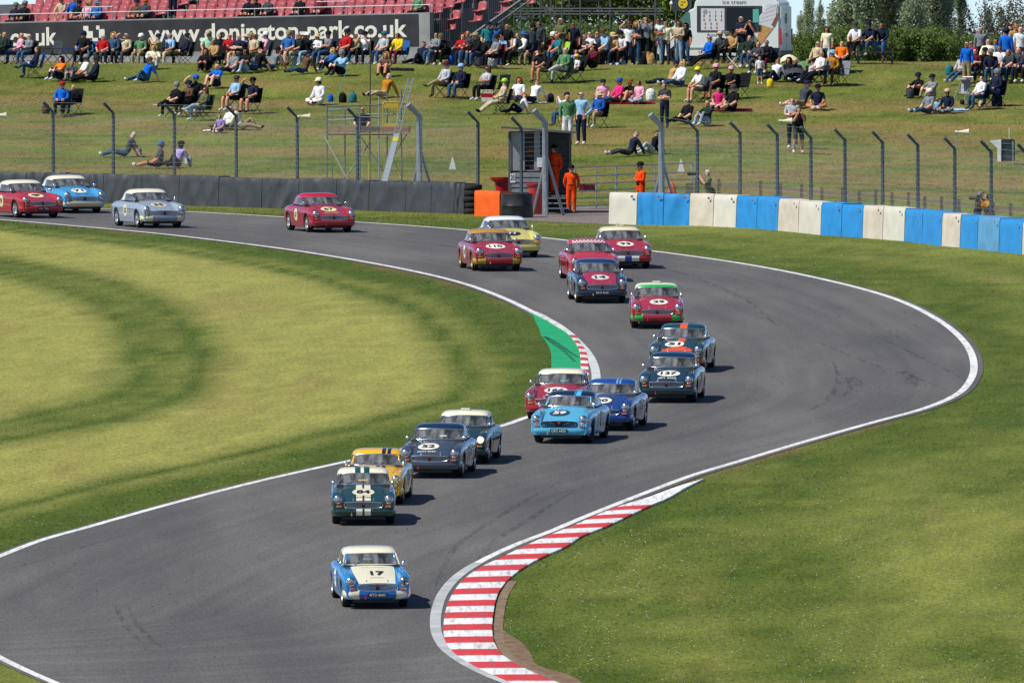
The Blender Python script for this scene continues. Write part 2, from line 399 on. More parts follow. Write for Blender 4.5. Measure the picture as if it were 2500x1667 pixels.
def turf_material(name, blades=False):
    m = bpy.data.materials.new(name); m.use_nodes = True; nt = m.node_tree; N = nt.nodes.new; L = nt.links.new
    b = nt.nodes['Principled BSDF']; b.inputs['Roughness'].default_value = .85; b.inputs['Specular IOR Level'].default_value = .12
    a = N('ShaderNodeAttribute'); a.attribute_name = 'turf'
    if blades:
        L(a.outputs['Color'], b.inputs['Base Color'])
        g = N('ShaderNodeNewGeometry'); v = N('ShaderNodeVectorMath'); v.operation = 'MULTIPLY_ADD'
        v.inputs[1].default_value = (.30, .30, .30); v.inputs[2].default_value = (0, 0, .85); L(g.outputs['Normal'], v.inputs[0])
        nr = N('ShaderNodeVectorMath'); nr.operation = 'NORMALIZE'; L(v.outputs[0], nr.inputs[0]); L(nr.outputs[0], b.inputs['Normal'])
        t = N('ShaderNodeBsdfTranslucent'); mx = N('ShaderNodeMixShader'); mx.inputs[0].default_value = .5; L(a.outputs['Color'], t.inputs[0]); L(b.outputs[0], mx.inputs[1]); L(t.outputs[0], mx.inputs[2]); L(mx.outputs[0], nt.nodes['Material Output'].inputs[0])
        return m
    g = N('ShaderNodeNewGeometry'); mp = N('ShaderNodeMapping'); mp.inputs['Scale'].default_value = (11, 4.5, 11); L(g.outputs['Position'], mp.inputs[0])
    n = N('ShaderNodeTexNoise'); n.inputs['Scale'].default_value = 1; n.inputs['Detail'].default_value = 4; L(mp.outputs[0], n.inputs['Vector'])
    r = N('ShaderNodeMapRange'); r.inputs['From Min'].default_value = .3; r.inputs['From Max'].default_value = .7; r.inputs['To Min'].default_value = .62; r.inputs['To Max'].default_value = 1.25
    L(n.outputs['Fac'], r.inputs['Value']); s = N('ShaderNodeVectorMath'); s.operation = 'SCALE'; L(a.outputs['Color'], s.inputs[0]); L(r.outputs[0], s.inputs['Scale'])
    L(s.outputs[0], b.inputs['Base Color']); return m
def color_attr(me, rgb):
    a = me.attributes.new('turf', 'FLOAT_COLOR', 'POINT'); c = np.ones((len(rgb), 4), np.float32); c[:, :3] = rgb; a.data.foreach_set('color', c.ravel())
def make_ground():
    xs = np.unique(np.concatenate([[-6000,-2500,-1000,-400,-150,-70,-45], np.arange(-34, 34.1, .5), [45,70,150,400,1000,2500,6000]]))
    ys = np.unique(np.concatenate([[-150,0,120,200,260,300,340,365], np.arange(380, 640, 2.0), np.arange(640, 745, 1.25), [750,760,775,790,810,830,850,900,1000,1200,1600,2400,4000,9000]]))
    gx, gy = np.meshgrid(xs, ys); Z = hgt(gy)
    hill = smooth01(gy, 640, 660)*(1-smooth01(gy, 735, 760))
    Z = Z+hill*((vnoise(gx*.22, gy*.25, 21)-.5)*.22)*(np.abs(gx) < 60)
    nx, ny = len(xs), len(ys); v = np.stack([gx, gy, Z], -1).reshape(-1, 3)
    i = np.arange(nx*ny).reshape(ny, nx); f = np.stack([i[:-1,:-1], i[:-1,1:], i[1:,1:], i[1:,:-1]], -1).reshape(-1, 4)
    me = bpy.data.meshes.new('ground'); me.from_pydata(v.tolist(), [], f.tolist()); me.materials.append(None)
    me.polygons.foreach_set('use_smooth', [True]*len(me.polygons))
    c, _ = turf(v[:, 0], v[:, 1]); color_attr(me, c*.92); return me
def bumpy(X, Y):
    hill = smooth01(Y, 640, 660)*(1-smooth01(Y, 735, 760)); return hill*((vnoise(X*.22, Y*.25, 21)-.5)*.22)
def HB(x, y): return H(y)+float(bumpy(np.array([x]), np.array([y]))[0])
def atB(px, py):
    p = at(px, py); p.z = HB(p.x, p.y); return p
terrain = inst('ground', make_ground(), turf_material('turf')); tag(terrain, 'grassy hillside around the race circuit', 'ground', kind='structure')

def make_blades(n, rows, seed, kmin=.03, kmax=.07):
    r = np.random.default_rng(seed)
    px = r.uniform(-260, 2760, n); py = r.uniform(rows[0], rows[1], n); X, Y = ground(px, py)
    keep = ~inside(X, Y, EDGE)
    for P in KEEP_OUT: keep &= ~inside(X, Y, P)
    X, Y = X[keep], Y[keep]; n = len(X)
    c, f = turf(X, Y); Z = hgt(Y)+bumpy(X, Y)
    hh = r.uniform(kmin, kmax, n)*(1.15-.45*f); w = r.uniform(.010, .022, n); az = r.uniform(0, math.pi, n)
    dx, dy = np.cos(az)*w, np.sin(az)*w*.6; lx, ly = r.normal(0, .022, n), r.normal(0, .03, n)
    v = np.empty((n, 3, 3), np.float32)
    v[:, 0] = np.stack([X-dx, Y-dy, Z-.005], -1); v[:, 1] = np.stack([X+dx, Y+dy, Z-.005], -1); v[:, 2] = np.stack([X+lx, Y+ly, Z+hh], -1)
    me = bpy.data.meshes.new('grass'); me.vertices.add(n*3); me.vertices.foreach_set('co', v.ravel())
    me.loops.add(n*3); me.loops.foreach_set('vertex_index', np.arange(n*3, dtype=np.int32))
    me.polygons.add(n); me.polygons.foreach_set('loop_start', np.arange(0, n*3, 3, dtype=np.int32)); me.polygons.foreach_set('loop_total', np.full(n, 3, np.int32))
    me.materials.append(None); me.update(calc_edges=True)
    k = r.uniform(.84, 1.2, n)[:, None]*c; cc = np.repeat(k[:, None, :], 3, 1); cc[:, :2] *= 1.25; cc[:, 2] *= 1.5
    color_attr(me, cc.reshape(-1, 3)); return me

# painted edge lines
LINEM = mat('road_line_paint', (.66, .67, .66), rough=.7, noise=.12, nscale=.8)
OLDLINE = mat('worn_line_paint', (.40, .42, .42), rough=.75, noise=.2, nscale=1.2)
markings = thing('edge_line', 'white painted edge lines along both sides of the circuit', 'road marking'); markings['kind'] = 'structure'
def line(name, P, w=.2, m=LINEM): strip(name, offset(P, w/2), offset(P, -w/2), .021, .021, m, markings)
iK = min(range(len(INNER)), key=lambda i: (INNER[i]-Vector(at(1310, 765)[:2])).length)
iL = min(range(len(INNER)), key=lambda i: (INNER[i]-Vector(at(1400, 985)[:2])).length)
line('inner_line', INNER[:iK+1]); line('worn_inner_line', INNER[iK:iL+1], .24, mat('worn_line_paint_pale', (.50, .52, .52), rough=.75, noise=.12, nscale=1.2)); line('inner_line', INNER[iL:])
oK = min(range(len(OUTER)), key=lambda i: (OUTER[i]-Vector(at(*_kz([(480,730)])[0])[:2])).length)
line('outer_line', OUTER[:oK+1]); line('worn_outer_line', OUTER[oK:], .24, OLDLINE); line('lower_line', LOWER)

# tyre marks on the asphalt
def skid_mat():
    m = bpy.data.materials.new('tyre_mark'); m.use_nodes = True; nt = m.node_tree; N = nt.nodes.new; L = nt.links.new; b = nt.nodes['Principled BSDF']
    b.inputs['Base Color'].default_value = (.05, .05, .052, 1); b.inputs['Roughness'].default_value = .85
    g = N('ShaderNodeNewGeometry'); mp = N('ShaderNodeMapping'); mp.inputs['Scale'].default_value = (8, .35, 8); L(g.outputs['Position'], mp.inputs[0])
    n = N('ShaderNodeTexNoise'); n.inputs['Scale'].default_value = 1; n.inputs['Detail'].default_value = 5; L(mp.outputs[0], n.inputs['Vector'])
    r = N('ShaderNodeMapRange'); r.inputs['From Min'].default_value = .38; r.inputs['From Max'].default_value = .7; r.inputs['To Min'].default_value = 0; r.inputs['To Max'].default_value = .34; L(n.outputs['Fac'], r.inputs['Value'])
    L(r.outputs[0], b.inputs['Alpha']); return m
SKID = skid_mat()
for pts, w in [([(1960,820),(2030,850),(2100,880),(2180,905),(2240,925),(2330,962)], .12), ([(2120,815),(2190,845),(2260,880),(2330,915),(2370,940)], .10),
               ([(2205,905),(2225,925),(2235,945)], .32), ([(2078,922),(2092,935),(2098,947)], .30),
               ([(2030,880),(2047,915),(2040,950),(2010,985),(1970,1005)], .16), ([(2066,920),(2075,950),(2050,975)], .14),
               ([(282,1475),(295,1510),(325,1550),(350,1575)], .12), ([(312,1480),(335,1525),(370,1560),(400,1585)], .12),
               ([(0,1395),(60,1380),(150,1352),(240,1325),(330,1300)], .10), ([(20,1352),(90,1343),(140,1336)], .10),
               ([(1150,1420),(1200,1330),(1290,1270),(1400,1200)], .18), ([(1060,1440),(1110,1340),(1230,1255),(1370,1175)], .16),
               ([(1020,590),(1200,620),(1380,655)], .18), ([(1560,640),(1700,680),(1830,740),(1900,800)], .16)]:
    P = polyline(pts, 8); w0 = np.linspace(-1, 1, len(P)); A = []; B = []
    for i, p in enumerate(P):
        t = (P[min(i+1, len(P)-1)]-P[max(i-1, 0)]).normalized(); k = w*(1-abs(w0[i])**4)*.5+.004; A.append(p+Vector((-t.y, t.x))*k); B.append(p-Vector((-t.y, t.x))*k)
    strip('tyre_mark', A, B, .0185, .0185, SKID, road)

# rubber marbles thrown to the outside of the bend
r_ = np.random.default_rng(77); mb = MB()
for (x0, x1, y0_, y1_, n) in ((1750, 2330, 640, 1010, 230), (1100, 1800, 560, 640, 60), (0, 900, 1330, 1640, 60), (1300, 1800, 1020, 1200, 60), (200, 1000, 1180, 1420, 30)):
    X, Y = ground(r_.uniform(x0, x1, n), r_.uniform(y0_, y1_, n)); ok = inside(X, Y, EDGE)
    for X, Y in zip(X[ok], Y[ok]):
        q = r_.uniform(.008, .026); z = H(Y)+.016; mb.add([(X-q, Y-.02, z), (X+q, Y, z), (X, Y+.06, z), (X+q*.2, Y+.01, z+q*.7)], [(0, 1, 3), (1, 2, 3), (2, 0, 3)])
tag(mb.build('tyre_marbles', mat('rubber_crumb', (.02, .02, .022), rough=.9), None, fix=False), 'dark crumbs of tyre rubber scattered on the asphalt', 'rubber crumbs', kind='stuff')
# kerbs: every painted block is a piece of its own
RED = mat('kerb_red', (.58, .035, .035), rough=.6, noise=.14, nscale=3); KWHITE = mat('kerb_white', (.72, .73, .72), rough=.6, noise=.10, nscale=3)
def scuffed(m, amount):
    nt = m.node_tree; N = nt.nodes.new; L = nt.links.new; b = nt.nodes['Principled BSDF']; src = b.inputs['Base Color'].links[0].from_socket
    g = N('ShaderNodeNewGeometry'); mp = N('ShaderNodeMapping'); mp.inputs['Scale'].default_value = (9, .55, 9); L(g.outputs['Position'], mp.inputs[0])
    n = N('ShaderNodeTexNoise'); n.inputs['Scale'].default_value = 1; n.inputs['Detail'].default_value = 6; n.inputs['Roughness'].default_value = .65; L(mp.outputs[0], n.inputs['Vector'])
    r = N('ShaderNodeMapRange'); r.inputs['From Min'].default_value = .50; r.inputs['From Max'].default_value = .76; r.inputs['To Min'].default_value = 0; r.inputs['To Max'].default_value = amount; L(n.outputs['Fac'], r.inputs['Value'])
    mx = N('ShaderNodeMix'); mx.data_type = 'RGBA'; L(r.outputs[0], mx.inputs[0]); L(src, mx.inputs[6]); mx.inputs[7].default_value = (.13, .12, .12, 1); L(mx.outputs[2], b.inputs['Base Color'])
scuffed(RED, .85); scuffed(KWHITE, .85); scuffed(LINEM, .6)
def kerb(name, label, A, B, nblocks, first_white, zin, zout, sub=4, first_plain=0, lip=.0):
    t = thing(name, label, 'kerb', (A[0].x, A[0].y, H(A[0].y))); o = Vector(t.location)
    A = resample(A, nblocks*sub+1); B = resample(B, nblocks*sub+1)
    for i in range(nblocks):
        white = (i % 2 == 0) == first_white or i < first_plain
        rows = []
        j0, j1 = i*sub, (i+1)*sub
        for j in range(j0, j1+1):
            q = 1.0
            a, b = A[j], B[j]
            if j == j0: a = a.lerp(A[j+1], .012); b = b.lerp(B[j+1], .012)
            if j == j1: a = a.lerp(A[j-1], .012); b = b.lerp(B[j-1], .012)
            def P(f, z): p = a.lerp(b, f); return Vector((p.x, p.y, H(p.y)+z))-o
            rows.append([P(0, -.05), P(0, zin), P(.18, zin+.012), P(.55, zin+(zout-zin)*.65), P(.97, zout), P(1, zout-.01), P(1, -.05)])
        mb = MB(); mb.grid(rows); mb.add([v for v in rows[0]], [tuple(range(7))]); mb.add([v for v in rows[-1]], [tuple(range(7))])
        mb.build('kerb_block', KWHITE if white else RED, t, smooth=30)
    return t
K1 = polyline(_kz([(2035,150),(1880,195),(1660,275),(1450,340),(1150,467),(900,570),(640,692),(480,772),(375,850),(310,930),(270,1010),(245,1100),(237,1200),(250,1280),(310,1360),(400,1422),(500,1477),(690,1562),(900,1650)]))
K2 = polyline(_kz([(2065,148),(1930,215),(1800,290),(1690,335),(1370,485),(1210,548),(1090,625),(940,692),(790,775),(690,855),(630,930),(600,1010),(585,1100),(578,1200),(592,1290),(640,1370),(740,1440),(860,1500),(1030,1572),(1250,1660)]))
def split_kerb():
    # long unpainted-white run-in, then alternating blocks
    n1, n2 = length(K1), length(K2)
    i1 = min(range(len(K1)), key=lambda i: abs(K1[i].y-at(*_kz([(1450,340)])[0]).y)); i2 = min(range(len(K2)), key=lambda i: abs(K2[i].y-at(*_kz([(1690,338)])[0]).y))
    t = kerb('striped_kerb', 'long red and white striped kerb on the inside of the near corner', K1[i1:], K2[i2:], 33, False, .022, .055)
    a = resample(K1[:i1+1], 12); b = resample(K2[:i2+1], 12); o = Vector(t.location); mb = MB()
    mb.grid([[Vector((p.x, p.y, H(p.y)+z))-o for p, z in ((x, -.05), (x, .022), (x.lerp(y, .5), .04), (y, .052), (y, -.05))] for x, y in zip(a, b)])
    mb.build('white_run_in', KWHITE, t, smooth=30)
split_kerb()
_gz = lambda pts: [(1250+x/7.127, 720+y/7.127) for x, y in pts]
G1 = polyline(_gz([(430,306),(560,360),(700,440),(850,520),(1000,630),(1110,720),(1200,850),(1280,970),(1315,1060),(1325,1180),(1330,1290),(1330,1400),(1270,1500),(1150,1580)]))
G2 = polyline(_gz([(325,316),(470,395),(620,470),(760,560),(900,640),(1000,720),(1100,850),(1160,960),(1185,1060),(1195,1180),(1195,1290),(1190,1400),(1120,1500),(1000,1590)]))
G3 = polyline(_gz([(322,320),(370,380),(420,500),(470,590),(510,720),(580,810),(640,910),(675,1010),(685,1180),(685,1290),(660,1400),(560,1520),(420,1620)]))
i1 = min(range(len(G1)), key=lambda i: abs(G1[i].y-at(*_gz([(1110,718)])[0]).y)); i2 = min(range(len(G2)), key=lambda i: abs(G2[i].y-at(*_gz([(1000,718)])[0]).y))
gk = kerb('striped_kerb', 'narrow red and white kerb beside the green run-off strip', G1[i1:], G2[i2:], 17, False, .022, .05)
a = resample(G1[:i1+1], 12); b = resample(G2[:i2+1], 12); o = Vector(gk.location); mb = MB()
mb.grid([[Vector((p.x, p.y, H(p.y)+z))-o for p, z in ((x, -.05), (x, .022), (x.lerp(y, .5), .04), (y, .05), (y, -.05))] for x, y in zip(a, b)])
mb.build('white_run_in', KWHITE, gk, smooth=30)
GREENP = mat('green_paint', (.005, .30, .11), rough=.7, noise=.16, nscale=1.3)
gr = strip('painted_runoff', [p for p in resample(G2, 40)], [p for p in resample(G3, 40)], .03, .02, GREENP)
tag(gr, 'bright green painted run-off strip inside the far kerb', 'run-off', kind='structure')
GMARK = mat('runoff_tyre_mark', (.006, .075, .04), rough=.8, noise=.3, nscale=3)
for pts in ([(560,740),(700,850),(850,950),(1000,1080),(1100,1190)], [(600,750),(760,840),(920,950),(1050,1040),(1170,1110)]):
    P = polyline(_gz(pts), 7)
    for i in range(0, len(P)-1, 2): strip('tyre_mark', offset(P[i:i+2], .05), offset(P[i:i+2], -.05), .034, .034, GMARK, gr)

# bare soil and flat stones behind the near kerb, gravel by the marshals' hut, path behind the barrier
SOIL = mat('bare_soil', (.17, .105, .06), rough=.95, noise=.35, nscale=3, bump=.6)
S1 = polyline(_kz([(690,858),(640,935),(612,1010),(598,1100),(590,1200),(605,1290),(655,1372),(755,1442),(880,1505),(1050,1575),(1270,1660)]))
S2 = polyline(_kz([(700,858),(680,930),(668,1010),(655,1100),(650,1190),(790,1290),(850,1370),(905,1450),(1110,1510),(1240,1585),(1420,1660)]))
soil = strip('soil', resample(S1, 40), resample(S2, 40), .012, .012, SOIL); tag(soil, 'strip of bare soil behind the near striped kerb', 'soil', kind='structure')
STONE = mat('edging_stone', (.19, .135, .085), rough=.9, noise=.4, nscale=6)
A = resample(S1, 19); B = resample([p.lerp(q, .0)+Vector((.20, 0)) for p, q in zip(resample(S1, 40), resample(S2, 40))], 19)
edging = thing('edging_stones', 'row of flat tan edging stones behind the near kerb', 'edging', (A[0].x, A[0].y, H(A[0].y))); o = Vector(edging.location)
for i in range(18):
    a0, a1, b0, b1 = A[i], A[i+1].lerp(A[i], .012), B[i], B[i+1].lerp(B[i], .012); z = .012+.012*random.random(); mb = MB()
    lo = [Vector((p.x, p.y, H(p.y)-.03))-o for p in (a0, b0, b1, a1)]; hi = [p+Vector((0, 0, .03+z)) for p in lo]
    mb.add(lo+hi, [(4,5,6,7),(0,1,5,4),(1,2,6,5),(2,3,7,6),(3,0,4,7)]); mb.build('stone', STONE, edging)
GRAVEL = mat('gravel', (.17, .14, .125), rough=.95, noise=.5, nscale=9, bump=.8)
GR = [(1215,533),(1300,541),(1400,545),(1487,549),(1492,520),(1480,505),(1300,503),(1220,510)]
mb = MB(); pts = [at(*p) for p in GR]; c0 = sum(pts, Vector())/len(pts); mb.add([(p.x, p.y, H(p.y)+.012) for p in pts]+[(c0.x, c0.y, H(c0.y)+.014)], [(i, (i+1) % len(pts), len(pts)) for i in range(len(pts))])
tag(mb.build('gravel_patch', GRAVEL), "patch of brown gravel in front of the marshals' hut", 'gravel', kind='structure')
KEEP_OUT = [K1+list(reversed(K2)), G1+list(reversed(G3)), [Vector(p[:2]) for p in pts], S1+list(reversed(resample(S2, 60)))]
mb = MB(); A = polyline([(1492,520),(1700,512),(1900,520),(2100,542),(2300,570),(2560,612)], 6); B = polyline([(1492,500),(1700,492),(1900,500),(2100,522),(2300,550),(2560,592)], 6)
tag(strip('service_path', A, B, .012, .012, mat('path_dirt', (.20, .155, .115), rough=.95, noise=.3, nscale=2)), 'brown dirt path behind the blue and white barrier', 'path', kind='structure')
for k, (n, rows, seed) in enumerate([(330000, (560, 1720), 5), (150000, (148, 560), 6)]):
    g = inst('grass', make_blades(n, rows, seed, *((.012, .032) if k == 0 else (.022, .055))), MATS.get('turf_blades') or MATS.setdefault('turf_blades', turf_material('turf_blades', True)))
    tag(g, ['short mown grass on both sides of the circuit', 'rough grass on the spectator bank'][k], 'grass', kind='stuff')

# daisies and dandelions
def flowers(name, label, n, c, seed, zones):
    r = np.random.default_rng(seed); mb = MB(); PX = []; PYY = []
    for (x0, x1, y0_, y1_, k) in zones:
        m = int(n*k); PX.append(r.uniform(x0, x1, m)); PYY.append(y0_+(y1_-y0_)*r.random(m)**.7)
    px = np.concatenate(PX); py = np.concatenate(PYY); X, Y = ground(px, py)
    ok = ~((vnoise(px/60., py/30., 31) < .45) & (r.random(len(px)) < .75)) & ~inside(X, Y, EDGE)
    for P in KEEP_OUT: ok &= ~inside(X, Y, P)
    for X, Y in zip(X[ok], Y[ok]):
        X, Y = float(X), float(Y); z = H(Y)+r.uniform(.04, .07); q = r.uniform(.007, .020)
        mb.add([(X-q, Y, z), (X, Y-q, z+.006), (X+q, Y, z), (X, Y+q, z+q*.8), (X, Y, z-.012)], [(0,1,3),(1,2,3),(0,4,1),(1,4,2)])
    tag(mb.build(name, mat(name+'_petals', c, rough=.7), None, fix=False), label, 'flowers', kind='stuff')
Z = [(1200,2560,1180,1700,.78), (1500,2560,1000,1400,.16), (-60,1250,560,1200,.10), (-60,900,1080,1300,.06), (1400,2560,560,700,.10), (500,1500,480,560,.06)]
flowers('daisies', 'tiny white daisies scattered through the mown grass', 3000, (.66, .66, .56), 41, Z)
flowers('dandelions', 'scattered yellow dandelions in the mown grass', 300, (.75, .52, .02), 42, Z)
# ------------------------------------------------------------------ racing cars (front axle at the origin, nose towards -y)
def cv(xs, ys):
    """smooth profile through points"""
    xs = np.array(xs, float); ys = np.array(ys, float); m = np.gradient(ys, xs)
    def f(t):
        i = int(np.clip(np.searchsorted(xs, t)-1, 0, len(xs)-2)); h = xs[i+1]-xs[i]; u = min(1, max(0, (t-xs[i])/h))
        return float((1+2*u)*(1-u)**2*ys[i]+u*(1-u)**2*h*m[i]+u*u*(3-2*u)*ys[i+1]+u*u*(u-1)*h*m[i+1])
    return f
cw = cv([-.75,-.72,-.66,-.55,-.3,0,.6,1.5,2.3,2.75,3.0,3.13,3.18], [.705,.722,.738,.75,.757,.76,.762,.762,.755,.73,.69,.65,.60])
czc = cv([-.75,-.72,-.66,-.5,-.25,.1,.4,.62,1.2,2.02,2.4,2.8,3.05,3.18], [.556,.570,.588,.628,.69,.77,.835,.872,.88,.87,.845,.79,.72,.62])
czf = cv([-.75,-.72,-.66,-.55,-.4,-.2,.1,.6,1.2,1.9,2.3,2.7,3.0,3.13,3.18], [.66,.69,.722,.752,.778,.798,.816,.832,.826,.832,.83,.795,.73,.67,.60])
def low(y):
    z = .235 if y < -.45 else (.175 if y < 2.75 else .24)
    for c in (0, 2.31):
        if abs(y-c) < .345: z = max(z, .285+math.sqrt(.345**2-(y-c)**2)*.985)
    return z
def section(y):
    w, zc, zf, zl = cw(y), czc(y), czf(y), low(y); k = w/.76
    nose = min(1, max(0, (-.62-y)/.13))
    pts = [(0, zc), (.22*k, zc-.004), (.40*k, zc-.016), (.475*k, zc-.028+.012*nose), (.54*k, zf-.012), (.61*k, zf), (.69*k, zf-.014), (.743*k, zf-.058), (w, .62), (w-.002, .54), (w-.012, .42), (w-.03, .30), (w-.055, zl)]
    return [(x, max(z, zl)) for x, z in pts]
def top_z(x, y):
    s = section(y); return float(np.interp(abs(x), [p[0] for p in s[:8]], [p[1] for p in s[:8]]))
def side_x(z, y):
    s = section(y)[6:]; return float(np.interp(-z, [-p[1] for p in s], [p[0] for p in s]))
def car_meshes():
    M = {}
    ys = sorted(set([-.75,-.72,-.69,-.66,-.6,-.55,-.5,-.45] + [round(c+d, 3) for c in (0, 2.31) for d in np.linspace(-.345, .345, 17)] + [.42,.5,.56,.62,.7,.8,.95,1.1,1.3,1.5,1.7,1.85,1.95,2.02,2.7,2.8,2.9,3.0,3.06,3.1,3.13,3.16,3.18]))
    mb = MB(); S = [section(y) for y in ys]; n = len(S[0]); V = []
    for y, s in zip(ys, S):
        V += [(x, y, z) for x, z in s] + [(-x, y, z) for x, z in s]
    F = []
    for i in range(len(ys)-1):
        for j in range(n-1):
            if j < 4 and ys[i] >= .61 and ys[i+1] <= 2.03: continue
            a = i*2*n+j; b = (i+1)*2*n+j; F += [(a, a+1, b+1, b), (a+n, b+n, b+n+1, a+n+1)]
    for i in (0, len(ys)-1):
        b0 = i*2*n; F.append(tuple([b0+j for j in range(n)] + [b0+n+j for j in range(n-1, 0, -1)]))
    mb.add(V, F)
    me = mb.mesh('body', smooth=50)
    bm = bmesh.new(); bm.from_mesh(me); bmesh.ops.remove_doubles(bm, verts=bm.verts, dist=.0008); bmesh.ops.recalc_face_normals(bm, faces=bm.faces); bm.to_mesh(me); bm.free()
    me.polygons.foreach_set('use_smooth', [True]*len(me.polygons)); me.set_sharp_from_angle(angle=R(48)); M['body'] = me
    def patch(x0, x1, y0_, y1_, dz, nx=9, ny=12, taper=None):
        mb = MB(); rows = []
        for j in range(ny+1):
            y = y0_+(y1_-y0_)*j/ny; a, b = (x0, x1) if taper is None else (x0*taper(y), x1*taper(y))
            rows.append([(a+(b-a)*i/nx, y, top_z(a+(b-a)*i/nx, y)+dz) for i in range(nx+1)])
        mb.grid(rows); return mb.mesh('panel', smooth=60)
    M['patch'] = patch
    M['bonnet'] = patch(-1, 1, -.705, .545, .006, 14, 16, taper=lambda y: .405+.075*min(1, (y+.705)/.9))
    # cabin tub, seats, dash
    mb = MB(); mb.box((0, 1.3, .22), (1.3, 1.5, .05)); mb.box((0, 2.06, .55), (1.28, .03, .6)); mb.box((0, .60, .52), (1.28, .03, .62)); mb.box((0, .68, .80), (1.26, .14, .16))
    mb.box((0, 1.25, .31), (.16, 1.2, .22)); mb.box((0, 1.28, .2), (1.0, 3.7, .12))
    M['interior'] = mb.mesh('interior')
    mb = MB(); mb.box((0, 0, .12), (.44, .46, .16)); mb.box((0, .27, .42), (.44, .12, .62), Matrix.Rotation(R(-14), 3, 'X')); M['seat'] = mb.mesh('seat')
    mb = MB(); mb.lathe([(.17, -.012), (.185, 0), (.17, .012), (.155, 0), (.17, -.012)], 'y', 16, cap=False); mb.box((0, 0, 0), (.3, .012, .03)); mb.box((0, 0, 0), (.03, .012, .3)); M['steering'] = mb.mesh('steering_wheel')
    mb = MB(); mb.tube([(-.56, 1.72, .3), (-.55, 1.70, .9), (-.46, 1.68, 1.16), (.46, 1.68, 1.16), (.55, 1.70, .9), (.56, 1.72, .3)], .022); mb.tube([(-.5, 1.69, 1.1), (.5, 1.7, .4)], .02)
    mb.tube([(-.53, .95, 1.08), (-.58, .72, .88), (-.6, .72, .35)], .02); mb.tube([(.53, .95, 1.08), (.58, .72, .88), (.6, .72, .35)], .02); mb.tube([(-.53, .95, 1.08), (-.46, 1.68, 1.16)], .02); mb.tube([(.53, .95, 1.08), (.46, 1.68, 1.16)], .02)
    mb.tube([(-.53, .95, 1.08), (.53, .95, 1.08)], .02); M['cage'] = mb.mesh('cage', smooth=60)
    # hard top
    ry = [.885,.90,.93,.98,1.06,1.18,1.34,1.5,1.64,1.76,1.84,1.95,2.05,2.14,2.22]; rz = [1.128,1.142,1.165,1.195,1.222,1.24,1.246,1.242,1.228,1.205,1.18,1.12,1.045,.97,.895]
    rows = []
    for y, z in zip(ry, rz):
        fr = max(0, (1.5-y)/.62); edge = 1.085 if y < 1.62 else (1.085-(y-1.62)/.14*.225 if y < 1.76 else .86)
        ze = min(edge, z-.05); k = 1+.02*fr
        r = [(0, z), (.25, z-.005), (.43, z-.014), (.525, z-.034), (.575, max(ze+.012, z-.07)), (.597, max(ze+.006, min(z-.11, ze+.07))), (.60 if y < 1.7 else .625, ze)]
        rows.append([(x*k, y+.11*fr*(x/.6)**2, zz-.012*fr*(x/.6)**2) for x, zz in r])
    mb = MB(); n = len(rows[0]); V = []; F = []
    for r in rows: V += r + [(-x, y, z) for x, y, z in r]
    for i in range(len(rows)-1):
        for j in range(n-1):
            if 9 <= i <= 12 and j < 3: continue
            a = i*2*n+j; b = (i+1)*2*n+j; F += [(a, a+1, b+1, b), (a+n, b+n, b+n+1, a+n+1)]
    mb.add(V, F); me = mb.mesh('roof')
    bm = bmesh.new(); bm.from_mesh(me); bmesh.ops.remove_doubles(bm, verts=bm.verts, dist=.0008); bmesh.ops.recalc_face_normals(bm, faces=bm.faces)
    bmesh.ops.solidify(bm, geom=list(bm.faces), thickness=.012); bm.to_mesh(me); bm.free()
    me.polygons.foreach_set('use_smooth', [True]*len(me.polygons)); me.set_sharp_from_angle(angle=R(50)); M['roof'] = me; M['roof_rows'] = rows
    def roof_pt(x, t):
        f = t*(len(rows)-1); i = min(int(f), len(rows)-2); u = f-i; p = []
        for r in (rows[i], rows[i+1]):
            p.append([np.interp(abs(x), [q[0] for q in r[:5]], [q[k] for q in r[:5]]) for k in (1, 2)])
        y = p[0][0]*(1-u)+p[1][0]*u; z = p[0][1]*(1-u)+p[1][1]*u; return (x, y-.004, z+.006)
    M['roof_pt'] = roof_pt
    mb = MB(); mb.grid([[( -x, y, z) for x, y, z in rows[i][3::-1]] + [(x, y, z) for x, y, z in rows[i][1:4]] for i in (9, 10, 11, 12, 13)]); M['rear_glass'] = mb.mesh('rear_window', smooth=60)
    # windscreen
    N = 10
    base = [(.635*t, .565+.115*t*t, .885-.022*t*t) for t in np.linspace(-1, 1, N+1)]; top = [(.57*t, .885+.112*t*t, 1.122-.022*t*t) for t in np.linspace(-1, 1, N+1)]
    mb = MB(); mb.grid([[tuple(np.array(b)*(1-u)+np.array(t)*u) for b, t in zip(base, top)] for u in (0, .5, 1)]); M['screen'] = mb.mesh('windscreen', smooth=60)
    mb = MB(); mb.tube(base+top[::-1]+base[:1], .017, 6, cap=False); M['screen_frame'] = mb.mesh('frame', smooth=70)
    for s, nm in ((-1, 'l'), (1, 'r')):
        mb = MB(); q = [(s*.635, .70, .86), (s*.648, 1.2, .855), (s*.64, 1.72, .858), (s*.60, 1.64, 1.085), (s*.595, 1.2, 1.09), (s*.575, 1.0, 1.085)]
        mb.add(q, [(0, 1, 4, 5), (1, 2, 3, 4)]); M['side_glass_'+nm] = mb.mesh('side_window')
    mb = MB(); mb.tube([(.05, .60, .895), (.16, .66, .93), (.34, .72, .935)], .008, 4); mb.tube([(-.38, .585, .893), (-.26, .65, .93), (-.08, .70, .94)], .008, 4); M['wiper'] = mb.mesh('wipers')
    # front details
    mb = MB(); w, y = .445, -.790
